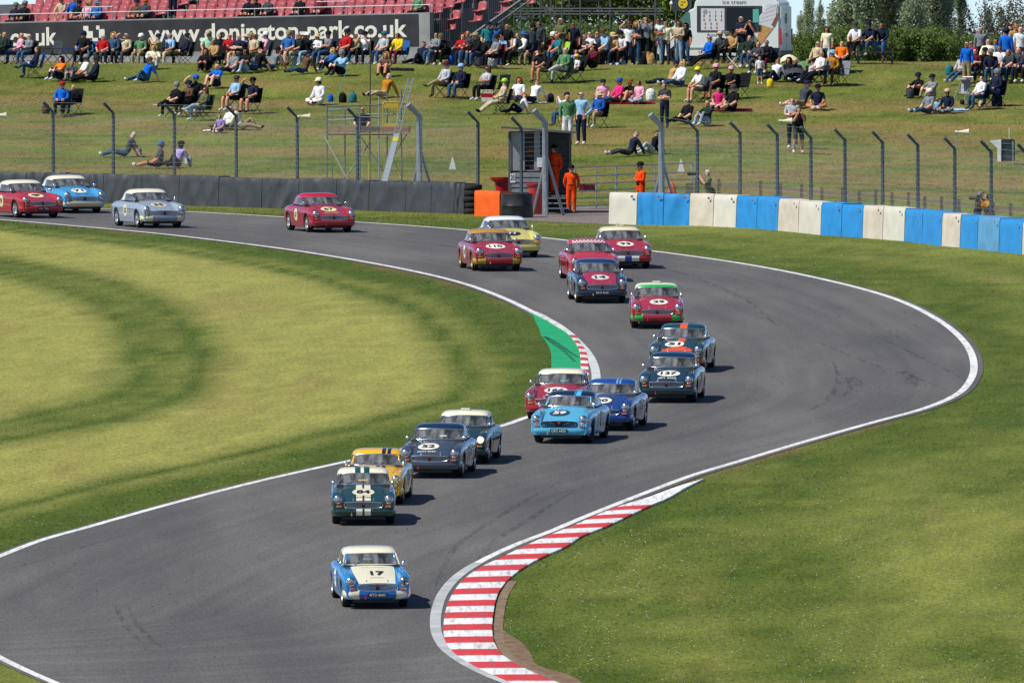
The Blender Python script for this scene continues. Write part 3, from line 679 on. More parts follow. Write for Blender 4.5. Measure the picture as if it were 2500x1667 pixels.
    fr = [(-w, y+.03, .545), (-.2, y, .563), (0, y-.004, .566), (.2, y, .563), (w, y+.03, .545), (w+.012, y+.045, .49), (w-.02, y+.04, .43), (.2, y+.012, .412), (-.2, y+.012, .412), (-w+.02, y+.04, .43), (-w-.012, y+.045, .49)]
    mb.tube(fr+fr[:1], .017, 6, cap=False); M['grille_frame'] = mb.mesh('frame', smooth=70)
    mb = MB(); bk = [(x*.985, yy+.03, z) for x, yy, z in fr]; mb.add(bk+[(0, y+.035, .49)], [(i, (i+1) % 11, 11) for i in range(11)]); M['grille_back'] = mb.mesh('backing')
    mb = MB()
    for i in range(33):
        x = -.40+.8*i/32
        if abs(x) > .03: mb.box((x, y+.018+.03*(x/.425)**2, .488), (.007, .012, .138))
    M['grille_bars'] = mb.mesh('bars')
    mb = MB(); mb.prism([(-.028, .572), (.028, .572), (.032, .53), (0, .495), (-.032, .53)], y-.018, y+.01); M['badge'] = mb.mesh('badge')
    mb = MB(); mb.lathe([(.072, -.02), (.094, -.005), (.106, .03), (.112, .10)], 'y', 20, cap=False); M['lamp_rim'] = mb.mesh('rim', smooth=60)
    mb = MB(); mb.lathe([(.002, -.040), (.03, -.037), (.06, -.022), (.088, .0), (.09, .02)], 'y', 20, cap=False); M['lamp_lens'] = mb.mesh('lens', smooth=60)
    mb = MB(); mb.box((0, 0, 0), (.022, .01, .17)); mb.box((0, 0, 0), (.17, .01, .022)); M['lamp_tape'] = mb.mesh('tape_cross')
    mb = MB(); mb.box((.012, 0, 0), (.085, .03, .042)); mb.mi = 1; mb.box((-.05, .004, 0), (.045, .03, .042)); M['indicator'] = mb.mesh('indicator')
    arc = [(0, -.808), (.25, -.805), (.42, -.798), (.56, -.782), (.655, -.752), (.712, -.70), (.745, -.62), (.762, -.52), (.768, -.44)]
    def bumper(x0, x1, n=14):
        """x0..x1 measured along the wrap-round bumper"""
        L = [0]
        for p, q in zip(arc, arc[1:]): L.append(L[-1]+math.hypot(q[0]-p[0], q[1]-p[1]))
        mb = MB(); rows = []
        for i in range(n+1):
            t = x0+(x1-x0)*i/n; sg = 1 if t >= 0 else -1; x = sg*np.interp(abs(t), L, [p[0] for p in arc]); yy = np.interp(abs(t), L, [p[1] for p in arc])
            k = 1-.04*min(1, abs(x)/.76)
            rows.append([(x*.95, yy+.05, .412), (x*.99, yy+.008, .404), (x, yy-.008, .35), (x*.995, yy+.004, .285), (x*.97, yy+.035, .24), (x*.9, yy+.11, .215)])
        mb.grid(rows); return mb.mesh('bumper', smooth=60)
    M['valance_mid'] = bumper(-.42, .42); M['valance_l'] = bumper(-1.06, -.42, 12); M['valance_r'] = bumper(.42, 1.06, 12); M['valance_half'] = bumper(-.30, .30)
    mb = MB(); mb.box((0, 0, 0), (.43, .012, .095)); M['plate'] = mb.mesh('number_plate')
    mb = MB(); mb.lathe([(.0, -.05), (.045, -.035), (.055, -.01), (.05, .0), (0, .004)], 'y', 12, cap=False); mb.tube([(0, -.02, -.04), (0, .01, -.13)], .009, 5); M['mirror'] = mb.mesh('wing_mirror', smooth=60)
    # wheels
    mb = MB(); mb.lathe([(.185, -.085), (.235, -.098), (.272, -.088), (.287, -.06), (.289, 0), (.287, .06), (.272, .088), (.235, .098), (.185, .085)], 'x', 26, cap=False); M['tyre'] = mb.mesh('tyre', smooth=35)
    for s, nm in ((-1, 'l'), (1, 'r')):
        mb = MB(); mb.lathe([(.19, s*.088), (.178, s*.092), (.166, s*.055), (.16, -s*.05)], 'x', 22, cap=False); mb.lathe([(.0, s*.052), (.045, s*.05), (.055, s*.02), (.0, s*.018)], 'x', 12, cap=False)
        for k in range(8):
            mb.box((s*.035, 0, 0), (.03, .036, .26), Matrix.Rotation(k*math.pi/8*2/2, 3, 'X')) if k < 4 else None
        M['rim_'+nm] = mb.mesh('rim', smooth=35)
    mb = MB(); mb.lathe([(.0, 0), (.165, 0)], 'x', 16, cap=False); M['brake'] = mb.mesh('brake_drum')
    # doors
    for s, nm in ((-1, 'l'), (1, 'r')):
        mb = MB(); zs = [.79, .74, .68, .60, .54, .46, .38, .30]
        mb.grid([[(s*(side_x(z, y)+.005), y, z) for z in zs] for y in np.linspace(.72, 1.70, 9)]); M['door_'+nm] = mb.mesh('door', smooth=60)
        mb = MB(); mb.tube([(s*(side_x(.60, y)+.006), y, .60) for y in np.linspace(-.35, 3.0, 30)], .008, 4); M['strip_'+nm] = mb.mesh('chrome_strip')
        mb = MB(); a = [(1.2+.21*math.cos(t), .545+.205*math.sin(t)) for t in np.linspace(0, 2*math.pi, 25)[:-1]]
        mb.add([(s*(side_x(z, y)+.011), y, z) for y, z in a]+[(s*(side_x(.545, 1.2)+.011), 1.2, .545)], [(i, (i+1) % 24, 24) for i in range(24)]); M['side_disc_'+nm] = mb.mesh('door_roundel')
    mb = MB(); mb.lathe([(.0, 0.0), (.02, .01), (.022, .03), (.0, .045)], 'z', 8); M['cap'] = mb.mesh('fuel_cap')
    mb = MB(); mb.box((0, 0, .025), (.22, .16, .05)); M['vent'] = mb.mesh('roof_vent')
    mb = MB(); mb.lathe([(.028, -.0), (.032, .05), (.03, .35)], 'y', 10, cap=False); M['exhaust'] = mb.mesh('exhaust')
    mb = MB(); mb.box((0, 0, 0), (.02, .03, .05)); mb.box((0, -.015, -.03), (.04, .01, .02)); M['hook'] = mb.mesh('tow_hook')
    mb = MB(); mb.tube([(0, 0, 0), (0, .02, .05)], .012, 5); M['pin'] = mb.mesh('bonnet_pin')
    return M
CM = car_meshes()
def disc_on_bonnet(cx, cy, rx, ry, dz):
    mb = MB(); n = 28; rings = [[(cx, cy, top_z(cx, cy)+dz)]]
    V = [rings[0][0]]
    for k in (.5, 1):
        for i in range(n):
            x = cx+rx*k*math.cos(2*math.pi*i/n); y = cy+ry*k*math.sin(2*math.pi*i/n); V.append((x, y, top_z(x, y)+dz))
    F = [(0, 1+i, 1+(i+1) % n) for i in range(n)] + [(1+i, 1+n+i, 1+n+(i+1) % n, 1+(i+1) % n) for i in range(n)]
    mb.add(V, F); return mb.mesh('roundel', smooth=60)
def text_on_bonnet(s, cx, cy, w, h, dz, bold=.02):
    v, f = text_geo(s, bold, w, h); mb = MB()
    mb.add([(cx+x, cy+y, top_z(cx+x, cy+y)+dz) for x, y, _ in v], f); return mb.mesh('number', fix=False)
def text_flat(s, w, h, bold=.01):
    v, f = text_geo(s, bold, w, h); mb = MB(); mb.add([(x, 0, z) for x, z, _ in v], f); return mb.mesh('lettering', fix=False)
def side_text(s, side):
    v, f = text_geo(s, .02, .26 if len(s) > 2 else .22, .17); mb = MB()
    mb.add([(side*(side_x(.545+y, 1.2+side*x)+.016), 1.2+side*x, .545+y) for x, y, _ in v], f); return mb.mesh('door_number', fix=False)
AMBER = mat('amber_lens', (.75, .16, .01), rough=.2, spec=.6); CLEAR = mat('clear_lens', (.55, .57, .58), rough=.12, metal=.55); CREAM = '#ece6c8'; INK = mat('ink', (.012, .013, .016), rough=.5)
LAMPLENS = mat('headlamp_lens', (.50, .53, .55), rough=.12, metal=.65, spec=.7)
INTERIOR = mat('cabin_black', (.055, .055, .057), rough=.8)
DISC = mat('roundel_white', (.76, .75, .66), rough=.45); PLATEW = mat('plate_white', (.75, .75, .72), rough=.5)
def car(name, label, px, py, yaw, body, roof, num=None, disc=DISC, ink=INK, bonnet=None, stripes=(), bumper=None, bumper_mid=None, plate=None, plate_on='valance',
        rim=ALLOY, dnum=True, frame=CHROME, tape=False, lit=False, vent=None, nx=0.0, steer=0, cage=BLACK, grille=True, script=None, extra=None, drv=(0, 0), roofband=None):
    p = at(px, py); root = thing(name, label, 'racing car', (p.x, p.y, 0), group='vintage racing cars on the circuit')
    a = R(yaw); fwd = Vector((math.sin(a), -math.cos(a), 0)); lat = Vector((math.cos(a), math.sin(a), 0))
    def g(u, v): q = p+lat*u-fwd*v; return H(q.y)+.016
    zf, zr = (g(-.6, 0)+g(.6, 0))/2, (g(-.6, 2.31)+g(.6, 2.31))/2
    ex = Vector((lat.x, lat.y, (g(.6, 1)-g(-.6, 1))/1.2)).normalized(); ey = Vector((-fwd.x, -fwd.y, (zr-zf)/2.31)).normalized(); ez = ex.cross(ey).normalized(); ex = ey.cross(ez)
    root.rotation_euler = Matrix((ex, ey, ez)).transposed().to_euler(); root.location = (p.x, p.y, zf)
    bp = paint(body); rp = paint(roof); I = lambda nm, me, m, par=root, **k: inst(nm, me, m, par, **k)
    b = I('body', CM['body'], bp); I('bonnet', CM['bonnet'], paint(bonnet) if bonnet else bp)
    I('interior', CM['interior'], INTERIOR)
    for x in (-.33, .33): I('seat', CM['seat'], INTERIOR, loc=(x, 1.35, .24))
    I('steering_wheel', CM['steering'], INTERIOR, loc=(-.33, .86, .78), rot=(R(-20), 0, 0)); I('roll_cage', CM['cage'], cage)
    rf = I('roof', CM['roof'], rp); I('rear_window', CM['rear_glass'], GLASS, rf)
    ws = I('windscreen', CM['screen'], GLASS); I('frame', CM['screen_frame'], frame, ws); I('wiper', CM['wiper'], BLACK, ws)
    for s in 'lr':
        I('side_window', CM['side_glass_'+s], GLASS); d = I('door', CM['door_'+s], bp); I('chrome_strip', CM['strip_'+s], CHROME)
        if num and dnum:
            I('roundel', CM['side_disc_'+s], disc, d); I('door_number', side_text(num, -1 if s == 'l' else 1), ink, d)
    for s in (-1, 1):
        hl = I('headlight', CM['lamp_rim'], CHROME, scale=1.06, loc=(s*.598, -.742, .615), rot=(R(-4), 0, 0))
        I('lens', CM['lamp_lens'], LIT if (lit and s == 1) else LAMPLENS, hl)
        if tape and s in (tape if isinstance(tape, tuple) else (-1, 1)): I('tape_cross', CM['lamp_tape'], tape_mat if not isinstance(tape, tuple) else BLACK, hl, loc=(0, -.045, 0), rot=(0, R(0 if isinstance(tape, tuple) else 45), 0))
        I('indicator', CM['indicator'], [AMBER, CLEAR], loc=(s*.565, -.768, .458), scale=(-s, 1, 1))
        I('wing_mirror', CM['mirror'], CHROME, loc=(s*.70, .42, .93) if s*drv[0] >= 0 else (s*.70, .80, .93))
        for yy, nm in ((0, 'front'), (2.31, 'rear')):
            w = I('wheel', CM['tyre'], RUBBER, loc=(s*.635, yy, .289), rot=(0, 0, R(steer) if yy == 0 else 0))
            I('rim', CM['rim_'+('l' if s < 0 else 'r')], rim, w); I('brake_drum', CM['brake'], BLACK, w)
    gl = I('grille', CM['grille_back'], INTERIOR); I('frame', CM['grille_frame'], CHROME if grille else BLACK, gl); tag(I('bars', CM['grille_bars'], ALLOY if grille else BLACK, gl), kind='stuff'); I('badge', CM['badge'], mat('badge_red', (.35, .05, .05), rough=.4), gl)
    I('bumper', CM['valance_mid'], paint(bumper_mid or body)); I('bumper', CM['valance_l'], paint(bumper or body)); I('bumper', CM['valance_r'], paint(bumper or body))
    I('fuel_cap', CM['cap'], CHROME, loc=(.3, 2.9, .76)); I('exhaust', CM['exhaust'], DARKSTEEL, loc=(-.35, 2.9, .2))
    if vent: I('roof_vent', CM['vent'], paint(vent), rf, loc=(.0, 1.2, 1.24))
    if num:
        r = I('roundel', disc_on_bonnet(nx, -.06, .30 if len(num) > 2 else .26, .27, .016), disc) if disc else None
        I('number', text_on_bonnet(num, nx, -.06, .42 if len(num) > 2 else .32, .27, .024, .035), ink, r or root)
    for kind, m, *q in stripes:
        if kind == 'bonnet': I('stripe', CM['patch'](q[0], q[1], q[2] if len(q) > 2 else -.70, q[3] if len(q) > 3 else .54, .011, 3, 14), m)
        if kind == 'roof':
            mb = MB(); mb.grid([[CM['roof_pt'](q[0]+(q[1]-q[0])*i/3, t) for i in range(4)] for t in np.linspace(0, .62, 16)]); I('stripe', mb.mesh('stripe', smooth=60), m, rf)
        if kind == 'band':
            mb = MB(); xs = np.linspace(-.56, .56, 15); mb.grid([[CM['roof_pt'](x, t) for x in xs] for t in (0, .07, .14, .22)]); I('band', mb.mesh('band', smooth=60), m, rf)
        if kind == 'valance':
            mb = MB(); mb.grid([[(x, np.interp(abs(x), [0, .25, .42], [-.808, -.805, -.798])-.006+d, z) for x in (q[0], (q[0]+q[1])/2, q[1])] for z, d in ((.403, .008), (.35, -.008), (.285, .004), (.242, .034))]); I('stripe', mb.mesh('stripe'), m)
    if plate:
        if plate_on == 'valance':
            pl = I('number_plate', CM['plate'], mat('plate_black', (.015, .017, .02), rough=.4), loc=(0, -.826, .33)); I('lettering', text_flat(plate, .37, .062), PLATEW, pl, loc=(0, -.009, 0))
        else:
            I('lettering', text_on_bonnet(plate, nx, -.46, .46, .11, .014, .015), plate_on)
    if script: I('lettering', text_on_bonnet(script[0], 0, .38, .5, .05, .014, 0), script[1])
    for x in (-.24, .24): I('bonnet_pin', CM['pin'], CHROME, loc=(x, -.62, top_z(x, -.62)))
    I('tow_hook', CM['hook'], mat('hook_'+str(len(label) % 2), [(.6, .04, .05), (.6, .42, .03)][len(label) % 2], rough=.5), loc=(-.28, -.83, .28))
    return root
LIT = mat('lit_headlamp', (.9, .8, .55), rough=.2, emit=('#ffd9a0', 2.2)); tape_mat = mat('yellow_tape', (.7, .6, .03), rough=.6)
CREAMM = paint(CREAM); NAVYM = paint('#141f3d'); ORANGEM = paint('#e8590c'); GREENM = paint('#17b04c'); SKYM = paint('#4fb4e6'); BLUEM = paint('#1c3c86'); WHITEM = paint('#e6e6e2')
RED1, RED2, RED3 = '#b0101f', '#a80f22', '#c21426'
CARS = {}
def C(key, *a, **k): CARS[key] = car('racing_car', *a, **k)
C('17', 'blue racing car with cream bonnet and number 17 leading the pack', 914, 1481, 6, '#0c86c9', CREAM, '17', disc=None, bonnet=CREAM, bumper=CREAM, bumper_mid='#0a62ad', plate='MTD 860C', tape=(1,), frame=CREAMM, nx=.06, cage=paint('#0c86c9'), script=('RACING', mat('grey_print', (.3, .3, .3))), stripes=[('bonnet', INK, -.13, .17, -.36, -.345)])
C('84', 'dark green racing car number 84 with twin cream stripes', 887, 1279, .8, '#0b3b31', CREAM, '84', stripes=[('bonnet', CREAMM, -.17, -.025), ('bonnet', CREAMM, .025, .17), ('roof', paint('#0d4a4a'), -.19, -.06), ('roof', paint('#0d4a4a'), .02, .15), ('valance', CREAMM, -.17, -.025), ('valance', CREAMM, .025, .17)], plate='AKW 790C', plate_on=INK, disc=CREAMM)
C('90', 'yellow racing car with navy roof stripes behind the green 84', 911, 1230, -4.5, '#e9b307', '#e9b307', '90', stripes=[('roof', NAVYM, .13, .22), ('roof', NAVYM, .26, .34), ('bonnet', NAVYM, .02, .12), ('bonnet', NAVYM, .16, .26)], tape=True, cage=paint('#e9b307'))
C('52', 'dark grey racing car with glossy navy roof and chrome grille', 1059, 1165, -7, '#3a4350', '#132a47', '52', plate='OOH 424A', plate_on=PLATEW, nx=-.12)
C('green', 'dark green racing car with cream roof and one headlight lit', 1123, 1131, -6.5, '#0b332c', CREAM, '8', lit=True, vent=CREAM, nx=-.3, dnum=False)
C('59', 'pale blue racing car number 59 with navy roof', 1377, 1081, -9.5, '#57b3d9', '#12253f', '59', disc=paint('#123a55'), ink=DISC, plate='OFO 447D', grille=False, rim=BLACK, stripes=[('roof', SKYM, .16, .28), ('roof', SKYM, .12, .135)], nx=-.10, cage=paint('#57b3d9'))
C('navy', 'deep blue racing car with striped bonnet beside the pale blue 59', 1479, 1050, -8, '#123a80', '#14458f', '20', stripes=[('bonnet', paint('#1d2f5e'), .06, .2), ('roof', paint('#6f93c8'), .14, .19), ('roof', paint('#6f93c8'), .22, .27)], nx=-.1)
C('166', 'red racing car number 166 with cream roof by the green strip', 1358, 1024, -7, RED2, CREAM, '166', plate='APW 32B', plate_on=PLATEW)
C('137', 'very dark green racing car number 137 with matching roof', 1633, 982, -5.5, '#0a2c36', '#0c2c48', '137', plate='BEY 206B', plate_on=PLATEW)
C('51', 'dark green and orange racing car number 51', 1657, 908, -6.5, '#0c3a38', '#0d3f45', '51', bumper='#e8590c', bumper_mid='#e8590c', stripes=[('roof', ORANGEM, -.06, .14), ('bonnet', ORANGEM, -.06, .14), ('bonnet', ORANGEM, -.40, .42, -.70, -.50), ('bonnet', ORANGEM, -.30, .36, -.50, -.40), ('bonnet', ORANGEM, -.18, .25, -.40, -.30)], nx=-.11)
C('29', 'red racing car number 29 with white roof and bright green trim', 1604, 802, .5, RED1, CREAM, '29', bumper='#17b04c', stripes=[('band', GREENM)], vent=CREAM, nx=.05)
C('14', 'navy racing car number 14 with red bonnet', 1465, 740, 5, '#152842', '#17355c', '14', bonnet='#b3122a', plate='BKO 416C', disc=WHITEM)
C('check', 'red racing car with chequered windscreen band on its roof', 1446, 688, 6, RED3, '#c01f36', None)
C('93', 'red racing car number 93 with cream roof and white and blue bumper', 1526, 656, 7.5, RED1, '#e9dcb2', '93', plate='RJM 200G', plate_on=mat('dark_print', (.05, .03, .03)), stripes=[('valance', WHITEM, -.34, -.11), ('valance', BLUEM, -.11, .10), ('valance', WHITEM, .10, .33)], vent=CREAM)
C('110', 'red racing car number 110 with mustard roof', 1209, 662, 9, RED2, '#b9861c', '110', bumper='#b3a01c', rim=mat('gold_alloy', (.62, .45, .12), rough=.35, metal=.8))
C('pale', 'pale yellow racing car with white roof behind the red 110', 1254, 629, 12, '#dccf6a', '#e4e8e8', '77', nx=-.05, disc=BLACK, ink=WHITEM)
C('67', 'red racing car number 67 with red roof alone on the straight', 801, 568, 15.5, RED2, '#b8182c', '67', plate='FPG 140B', plate_on=mat('gold_print', (.6, .45, .15)), stripes=[('band', paint('#d3081c'))], disc=mat('roundel_cream', (.72, .62, .36), rough=.5))
C('55', 'silver grey racing car number 55 with cream roof', 386, 557, 18, '#9aa6b4', CREAM, '55', bumper='#dfe0a8', bumper_mid='#8793a2', disc=CREAMM)
C('71', 'sky blue racing car number 71 with cream roof and bumper', 191, 521, 19, '#3e9bd0', CREAM, '71', bumper='#d8cda4', bumper_mid='#d8cda4', plate='BLR 714C', plate_on=INK)
C('red', 'red racing car with cream roof at the left edge of the track', 86, 533, 22, RED1, CREAM, '9', plate='441 TBL', disc=mat('roundel_cream', (.72, .62, .36)))
# chequered band of the red car
mb = MB(); mw = MB(); N = 18
for j, (t0, t1) in enumerate(((.0, .085), (.085, .17), (.17, .25))):
    for i in range(N):
        if (i+j) % 2: continue
        x0, x1 = -.5+1.0*i/N, -.5+1.0*(i+1)/N
        mw.add([CM['roof_pt'](x, t) for x, t in ((x0, t0), (x1, t0), (x1, t1), (x0, t1))], [(0, 1, 2, 3)])
mw.build('chequered_band', WHITEM, [c for c in CARS['check'].children if c.name.startswith('roof')][0])
# ------------------------------------------------------------------ trackside: barriers, catch fences, hut, tower
def panel_mesh(A, B, h, thick, seed, folds=4, amp=.03, back=Vector((0, 1, 0)), lean=0.0, nx=13, nz=9):
    """one sheeted block of a tyre barrier between ground points A and B, with a creased front"""
    r = random.Random(seed); d = B-A; u = d.normalized(); n = Vector((u.y, -u.x, 0)); n = n if n.y < 0 else -n
    ph = [r.uniform(0, 6.28) for _ in range(6)]; sl = [r.uniform(-2.5, 2.5) for _ in range(6)]; fr = [r.uniform(2, 9) for _ in range(6)]
    mb = MB(); rows = []
    for j in range(nz+1):
        t = j/nz; row = []
        for i in range(nx+1):
            s = i/nx; w = sum((1-2*abs(math.sin(fr[k]*s*1.6+sl[k]*t*1.2+ph[k]))**.6) for k in range(folds))/folds
            edge = min(1, 8*s*(1-s)+.1)
            off = amp*w*edge+.02*math.sin(math.pi*s)
            if t > .93: off -= .03
            p = A+d*s+Vector((0, 0, h*t-(.02*math.sin(math.pi*s)*r.random() if j == nz else 0)))+n*(off+lean*(1-t))
            row.append(p)
        rows.append(row)
    top = [p-n*thick for p in rows[-1]]; bot = [p-n*thick for p in rows[0]]
    mb.grid(rows); mb.grid([rows[-1], top]); mb.grid([top, [p for p in bot]])
    mb.add([r_[0] for r_ in rows]+[top[0], bot[0]], [tuple(range(nz+3))]); mb.add([r_[-1] for r_ in rows]+[top[-1], bot[-1]], [tuple(range(nz+3))])
    return mb
def base_y(tab): return lambda x: float(np.interp(x, [p[0] for p in tab], [p[1] for p in tab]))
LB = base_y([(-60,493),(0,494),(250,497),(441,502),(600,507),(900,515),(1148,523),(1240,529)])
RB = base_y([(1480,547),(1560,549),(1700,551),(1860,559),(2007,574),(2108,581),(2210,589),(2301,601),(2344,604),(2442,615),(2497,621),(2600,633)])
GREYS = mat('grey_sheeting', (.048, .054, .060), rough=.5, spec=.45, noise=.22, nscale=2.2)
BLUES = mat('blue_sheeting', (.022, .25, .60), rough=.45, spec=.45, noise=.10, nscale=3); PALEB = mat('faded_blue_sheeting', (.10, .30, .52), rough=.5, noise=.12, nscale=3)
CREAMS = mat('cream_sheeting', (.62, .59, .50), rough=.5, spec=.4, noise=.08, nscale=2.5); CREAMS2 = mat('cream_sheeting_stained', (.58, .52, .42), rough=.55, noise=.12, nscale=2.5)
gb = thing('tyre_barrier', 'long grey sheeted barrier along the far side of the track', 'barrier', at(-60, LB(-60)))
xs = [-70, 64, 160, 253, 346, 438, 535, 640, 730, 822, 902, 992, 1054, 1109, 1134]
for i in range(len(xs)-1):
    A, B = at(xs[i], LB(xs[i])), at(xs[i+1], LB(xs[i+1])); o = Vector(gb.location); d = (B-A)*.006
    panel_mesh(A+d-o, B-d-o, 1.03+.02*math.sin(i*1.7), .5, i, 3, .06, lean=.05, nx=30).build('panel', GREYS, gb, smooth=40)
end = MB(); A = at(1136, 523); 
for k in range(5): end.lathe([(.13, .0), (.26, .01), (.30, .06), (.30, .14), (.26, .19), (.13, .20)], 'z', 16, c=(A.x+.25+.02*math.sin(k*2), A.y+.1, A.z+.2*k))
tag(end.build('tyre_stack', RUBBER, None, smooth=40), 'stack of black tyres at the end of the grey barrier', 'tyres')
bb = thing('tyre_barrier', 'barrier of alternating blue and cream sheeted blocks on the right', 'barrier', at(1487, RB(1487)))
xs = [1487,1556,1620,1684,1743,1799,1849,1901,1951,2006,2056,2108,2157,2210,2253,2301,2346,2388,2441,2497,2556]
cs = 'WBBWWBBWWBBWWBBWBPBW'
for i in range(len(xs)-1):
    A, B = at(xs[i], RB(xs[i])), at(xs[i+1], RB(xs[i+1])); o = Vector(bb.location); d = (B-A)*.012
    m = {'W': [CREAMS, CREAMS2][i % 2], 'B': BLUES, 'P': PALEB}[cs[i]]
    pn = panel_mesh(A+d-o, B-d-o, 1.05+.015*math.sin(i*2.3), .7, 50+i, 5, .06 if cs[i] != 'W' else .032, lean=.04).build('panel', m, bb, smooth=40)
    u = (B-A).normalized(); n = Vector((u.y, -u.x, 0)); n = n if n.y < 0 else -n; c = A.lerp(B, .86)-o+Vector((0, 0, .93))+n*.075
    lb = MB(); q = u*.055; w = Vector((0, 0, .04)); lb.add([c-q-w, c+q-w, c+q+w, c-q+w, c-q+w*.1+n*.003, c+q+w*.1+n*.003, c+q-w*.6+n*.003, c-q-w*.6+n*.003], [(0, 1, 2, 3)]); lb.mi = 1; lb.f.append((len(lb.v)-4, len(lb.v)-3, len(lb.v)-2, len(lb.v)-1)); lb.m.append(1)
    lb.build('maker_label', [mat('label_grey', (.22, .2, .18)), mat('label_dark', (.25, .05, .05))], pn)
ob = thing('barrier_block', 'bright orange sheeted block beside the black drum', 'barrier', at(1158, 528)); o = Vector(ob.location)
panel_mesh(at(1158, 528)-o, at(1219, 530)-o, .86, .5, 91, 4, .05).build('sheet', mat('orange_sheeting', (.85, .12, .01), rough=.45, noise=.1, nscale=3), ob, smooth=40)
mb = MB(); c = at(1262, 533); mb.lathe([(.0, .0), (.52, .0), (.545, .03), (.535, .4), (.55, .42), (.535, .45), (.535, .8), (.5, .83), (.0, .82)], 'z', 28)
o = mb.build('drum', mat('scuffed_black', (.022, .024, .026), rough=.45, noise=.8, nscale=3), None, smooth=40); o.location = c+Vector((0, .55, 0)); tag(o, 'wide scuffed black drum between the orange block and the hut', 'drum')

# catch fences
def fence_mesh_mat():
    m = bpy.data.materials.new('wire_mesh'); m.use_nodes = True; nt = m.node_tree; nt.nodes.clear(); N = nt.nodes.new; L = nt.links.new
    o = N('ShaderNodeOutputMaterial'); mx = N('ShaderNodeMixShader'); t = N('ShaderNodeBsdfTransparent'); d = N('ShaderNodeBsdfDiffuse'); d.inputs[0].default_value = (.30, .32, .33, 1)
    tc = N('ShaderNodeTexCoord'); n = N('ShaderNodeTexNoise'); n.inputs['Scale'].default_value = 9; n.inputs['Detail'].default_value = 6; r = N('ShaderNodeMapRange')
    r.inputs['From Min'].default_value = .3; r.inputs['From Max'].default_value = .7; r.inputs['To Min'].default_value = .03; r.inputs['To Max'].default_value = .10
    L(tc.outputs['Object'], n.inputs['Vector']); L(n.outputs['Fac'], r.inputs['Value']); L(r.outputs[0], mx.inputs[0]); L(t.outputs[0], mx.inputs[1]); L(d.outputs[0], mx.inputs[2]); L(mx.outputs[0], o.inputs[0]); return m
NET = fence_mesh_mat(); POSTM = mat('fence_post', (.085, .115, .14), rough=.5, metal=.3, noise=.2, nscale=4)
def fence(name, label, posts, base, back, hgt_m=3.05, big=()):
    root = None; tops = []; t = None
    for i, x in enumerate(posts):
        p = at(x, base(x)); p.y += back; p.x *= p.y/(p.y-back); p.z = H(p.y)
        if t is None: t = thing(name, label, 'fence', p); root = Vector(t.location)
        q = p-root; fat = i in big; r = .105 if fat else .058; hh = hgt_m+(.15 if fat else 0); mb = MB(); ux = Vector((-.34, -.16, .36))*(1.1 if fat else 1)
        mb.tube([q+Vector((0, 0, -.05)), q+Vector((0, 0, hh)), q+Vector((0, 0, hh))+ux], r, 8)
        if fat:
            mb.tube([q+Vector((.03, .1, hh*.65)), q+Vector((.62, .4, 0))], .05, 6); mb.tube([q+Vector((-.03, .1, hh*.55)), q+Vector((-.42, .6, 0))], .05, 6)
        else:
            for k in range(11): mb.box(q+Vector((-r-.008, 0, .9+k*.2)), (.02, .02, .03))
        mb.build('post', GALV if fat else POSTM, t, smooth=40); tops.append((q, hh, ux))
    for k in range(15):
        z = .95+k*.155; mb = MB(); pts = []
        for (q, hh, ux) in tops: pts.append(q+Vector((0, -.07, z))) if z < hh else None
        pp = []
        for a, b in zip(pts, pts[1:]): pp += [a, a.lerp(b, .5)+Vector((0, 0, -.015))]
        mb.tube(pp+[pts[-1]], .0048, 3); mb.build('wire', GALV, t)
    for f in (.35, .95):
        mb = MB(); mb.tube([q+Vector((0, 0, hh))+ux*f for q, hh, ux in tops], .0048, 3); mb.build('wire', GALV, t)
    for (q0, h0, u0), (q1, h1, u1) in zip(tops, tops[1:]):
        mb = MB(); mb.grid([[q0+Vector((0, -.08, .02)), q1+Vector((0, -.08, .02))], [q0+Vector((0, -.08, h0)), q1+Vector((0, -.08, h1))], [q0+Vector((0, -.03, h0))+u0, q1+Vector((0, -.03, h1))+u1]]); mb.build('netting', NET, t)
    return t
fence('catch_fence', 'tall wire catch fence with bent posts behind the grey barrier', [-20, 130, 277, 426, 577, 726, 873, 1024, 1167], LB, 1.6, big=(7,))
fence('catch_fence', 'short stretch of catch fence in front of the grey hut', [1273, 1331], base_y([(1273, 531), (1331, 527)]), .0, 2.98, big=(1,))
fence('catch_fence', 'tall wire catch fence with bent posts behind the blue and cream barrier', [1615, 1703, 1807, 1898, 1980, 2063, 2155, 2241, 2331, 2420, 2510], RB, 1.9, big=(0,))

# loudspeaker horns on the fences
HORN = mat('cream_plastic', (.66, .60, .44), rough=.6)
def horn(label, px, py, base, side=1):
    Y = at(px, base).y+1.6; D = Y*_cp-(H(Y)-CAMZ)*_sp; p = Vector(((px-CX)*D/FPX, Y, zrow(py, Y))); t = thing('loudspeaker', label, 'loudspeaker', p, group='horn loudspeakers on the fences')
    mb = MB(); mb.lathe([(.035, -.17), (.06, -.05), (.085, .08), (.11, .17), (.10, .172), (.07, .09), (.03, -.05)], 'x', 16, cap=False); mb.build('horn', HORN, t, smooth=40)
    mb = MB(); mb.tube([(-.17, 0, 0), (-.27, 0, 0)], .05, 8); mb.build('driver', HORN, t, smooth=40)
    mb = MB(); mb.tube([(-.2, .02, -.55), (-.2, .02, .05)], .018, 6); mb.build('bracket', GALV, t)
horn('cream horn loudspeaker on the fence post left of the scaffold tower', 745, 285, LB(745))
horn('cream horn loudspeaker cut by the left edge of the picture', 4, 282, LB(4))
horn('cream horn loudspeaker on the right-hand fence near the edge', 2352, 323, RB(2352)-6)
horn('cream horn loudspeaker beside the two standing men on the right fence', 1921, 296, RB(1921)-6)

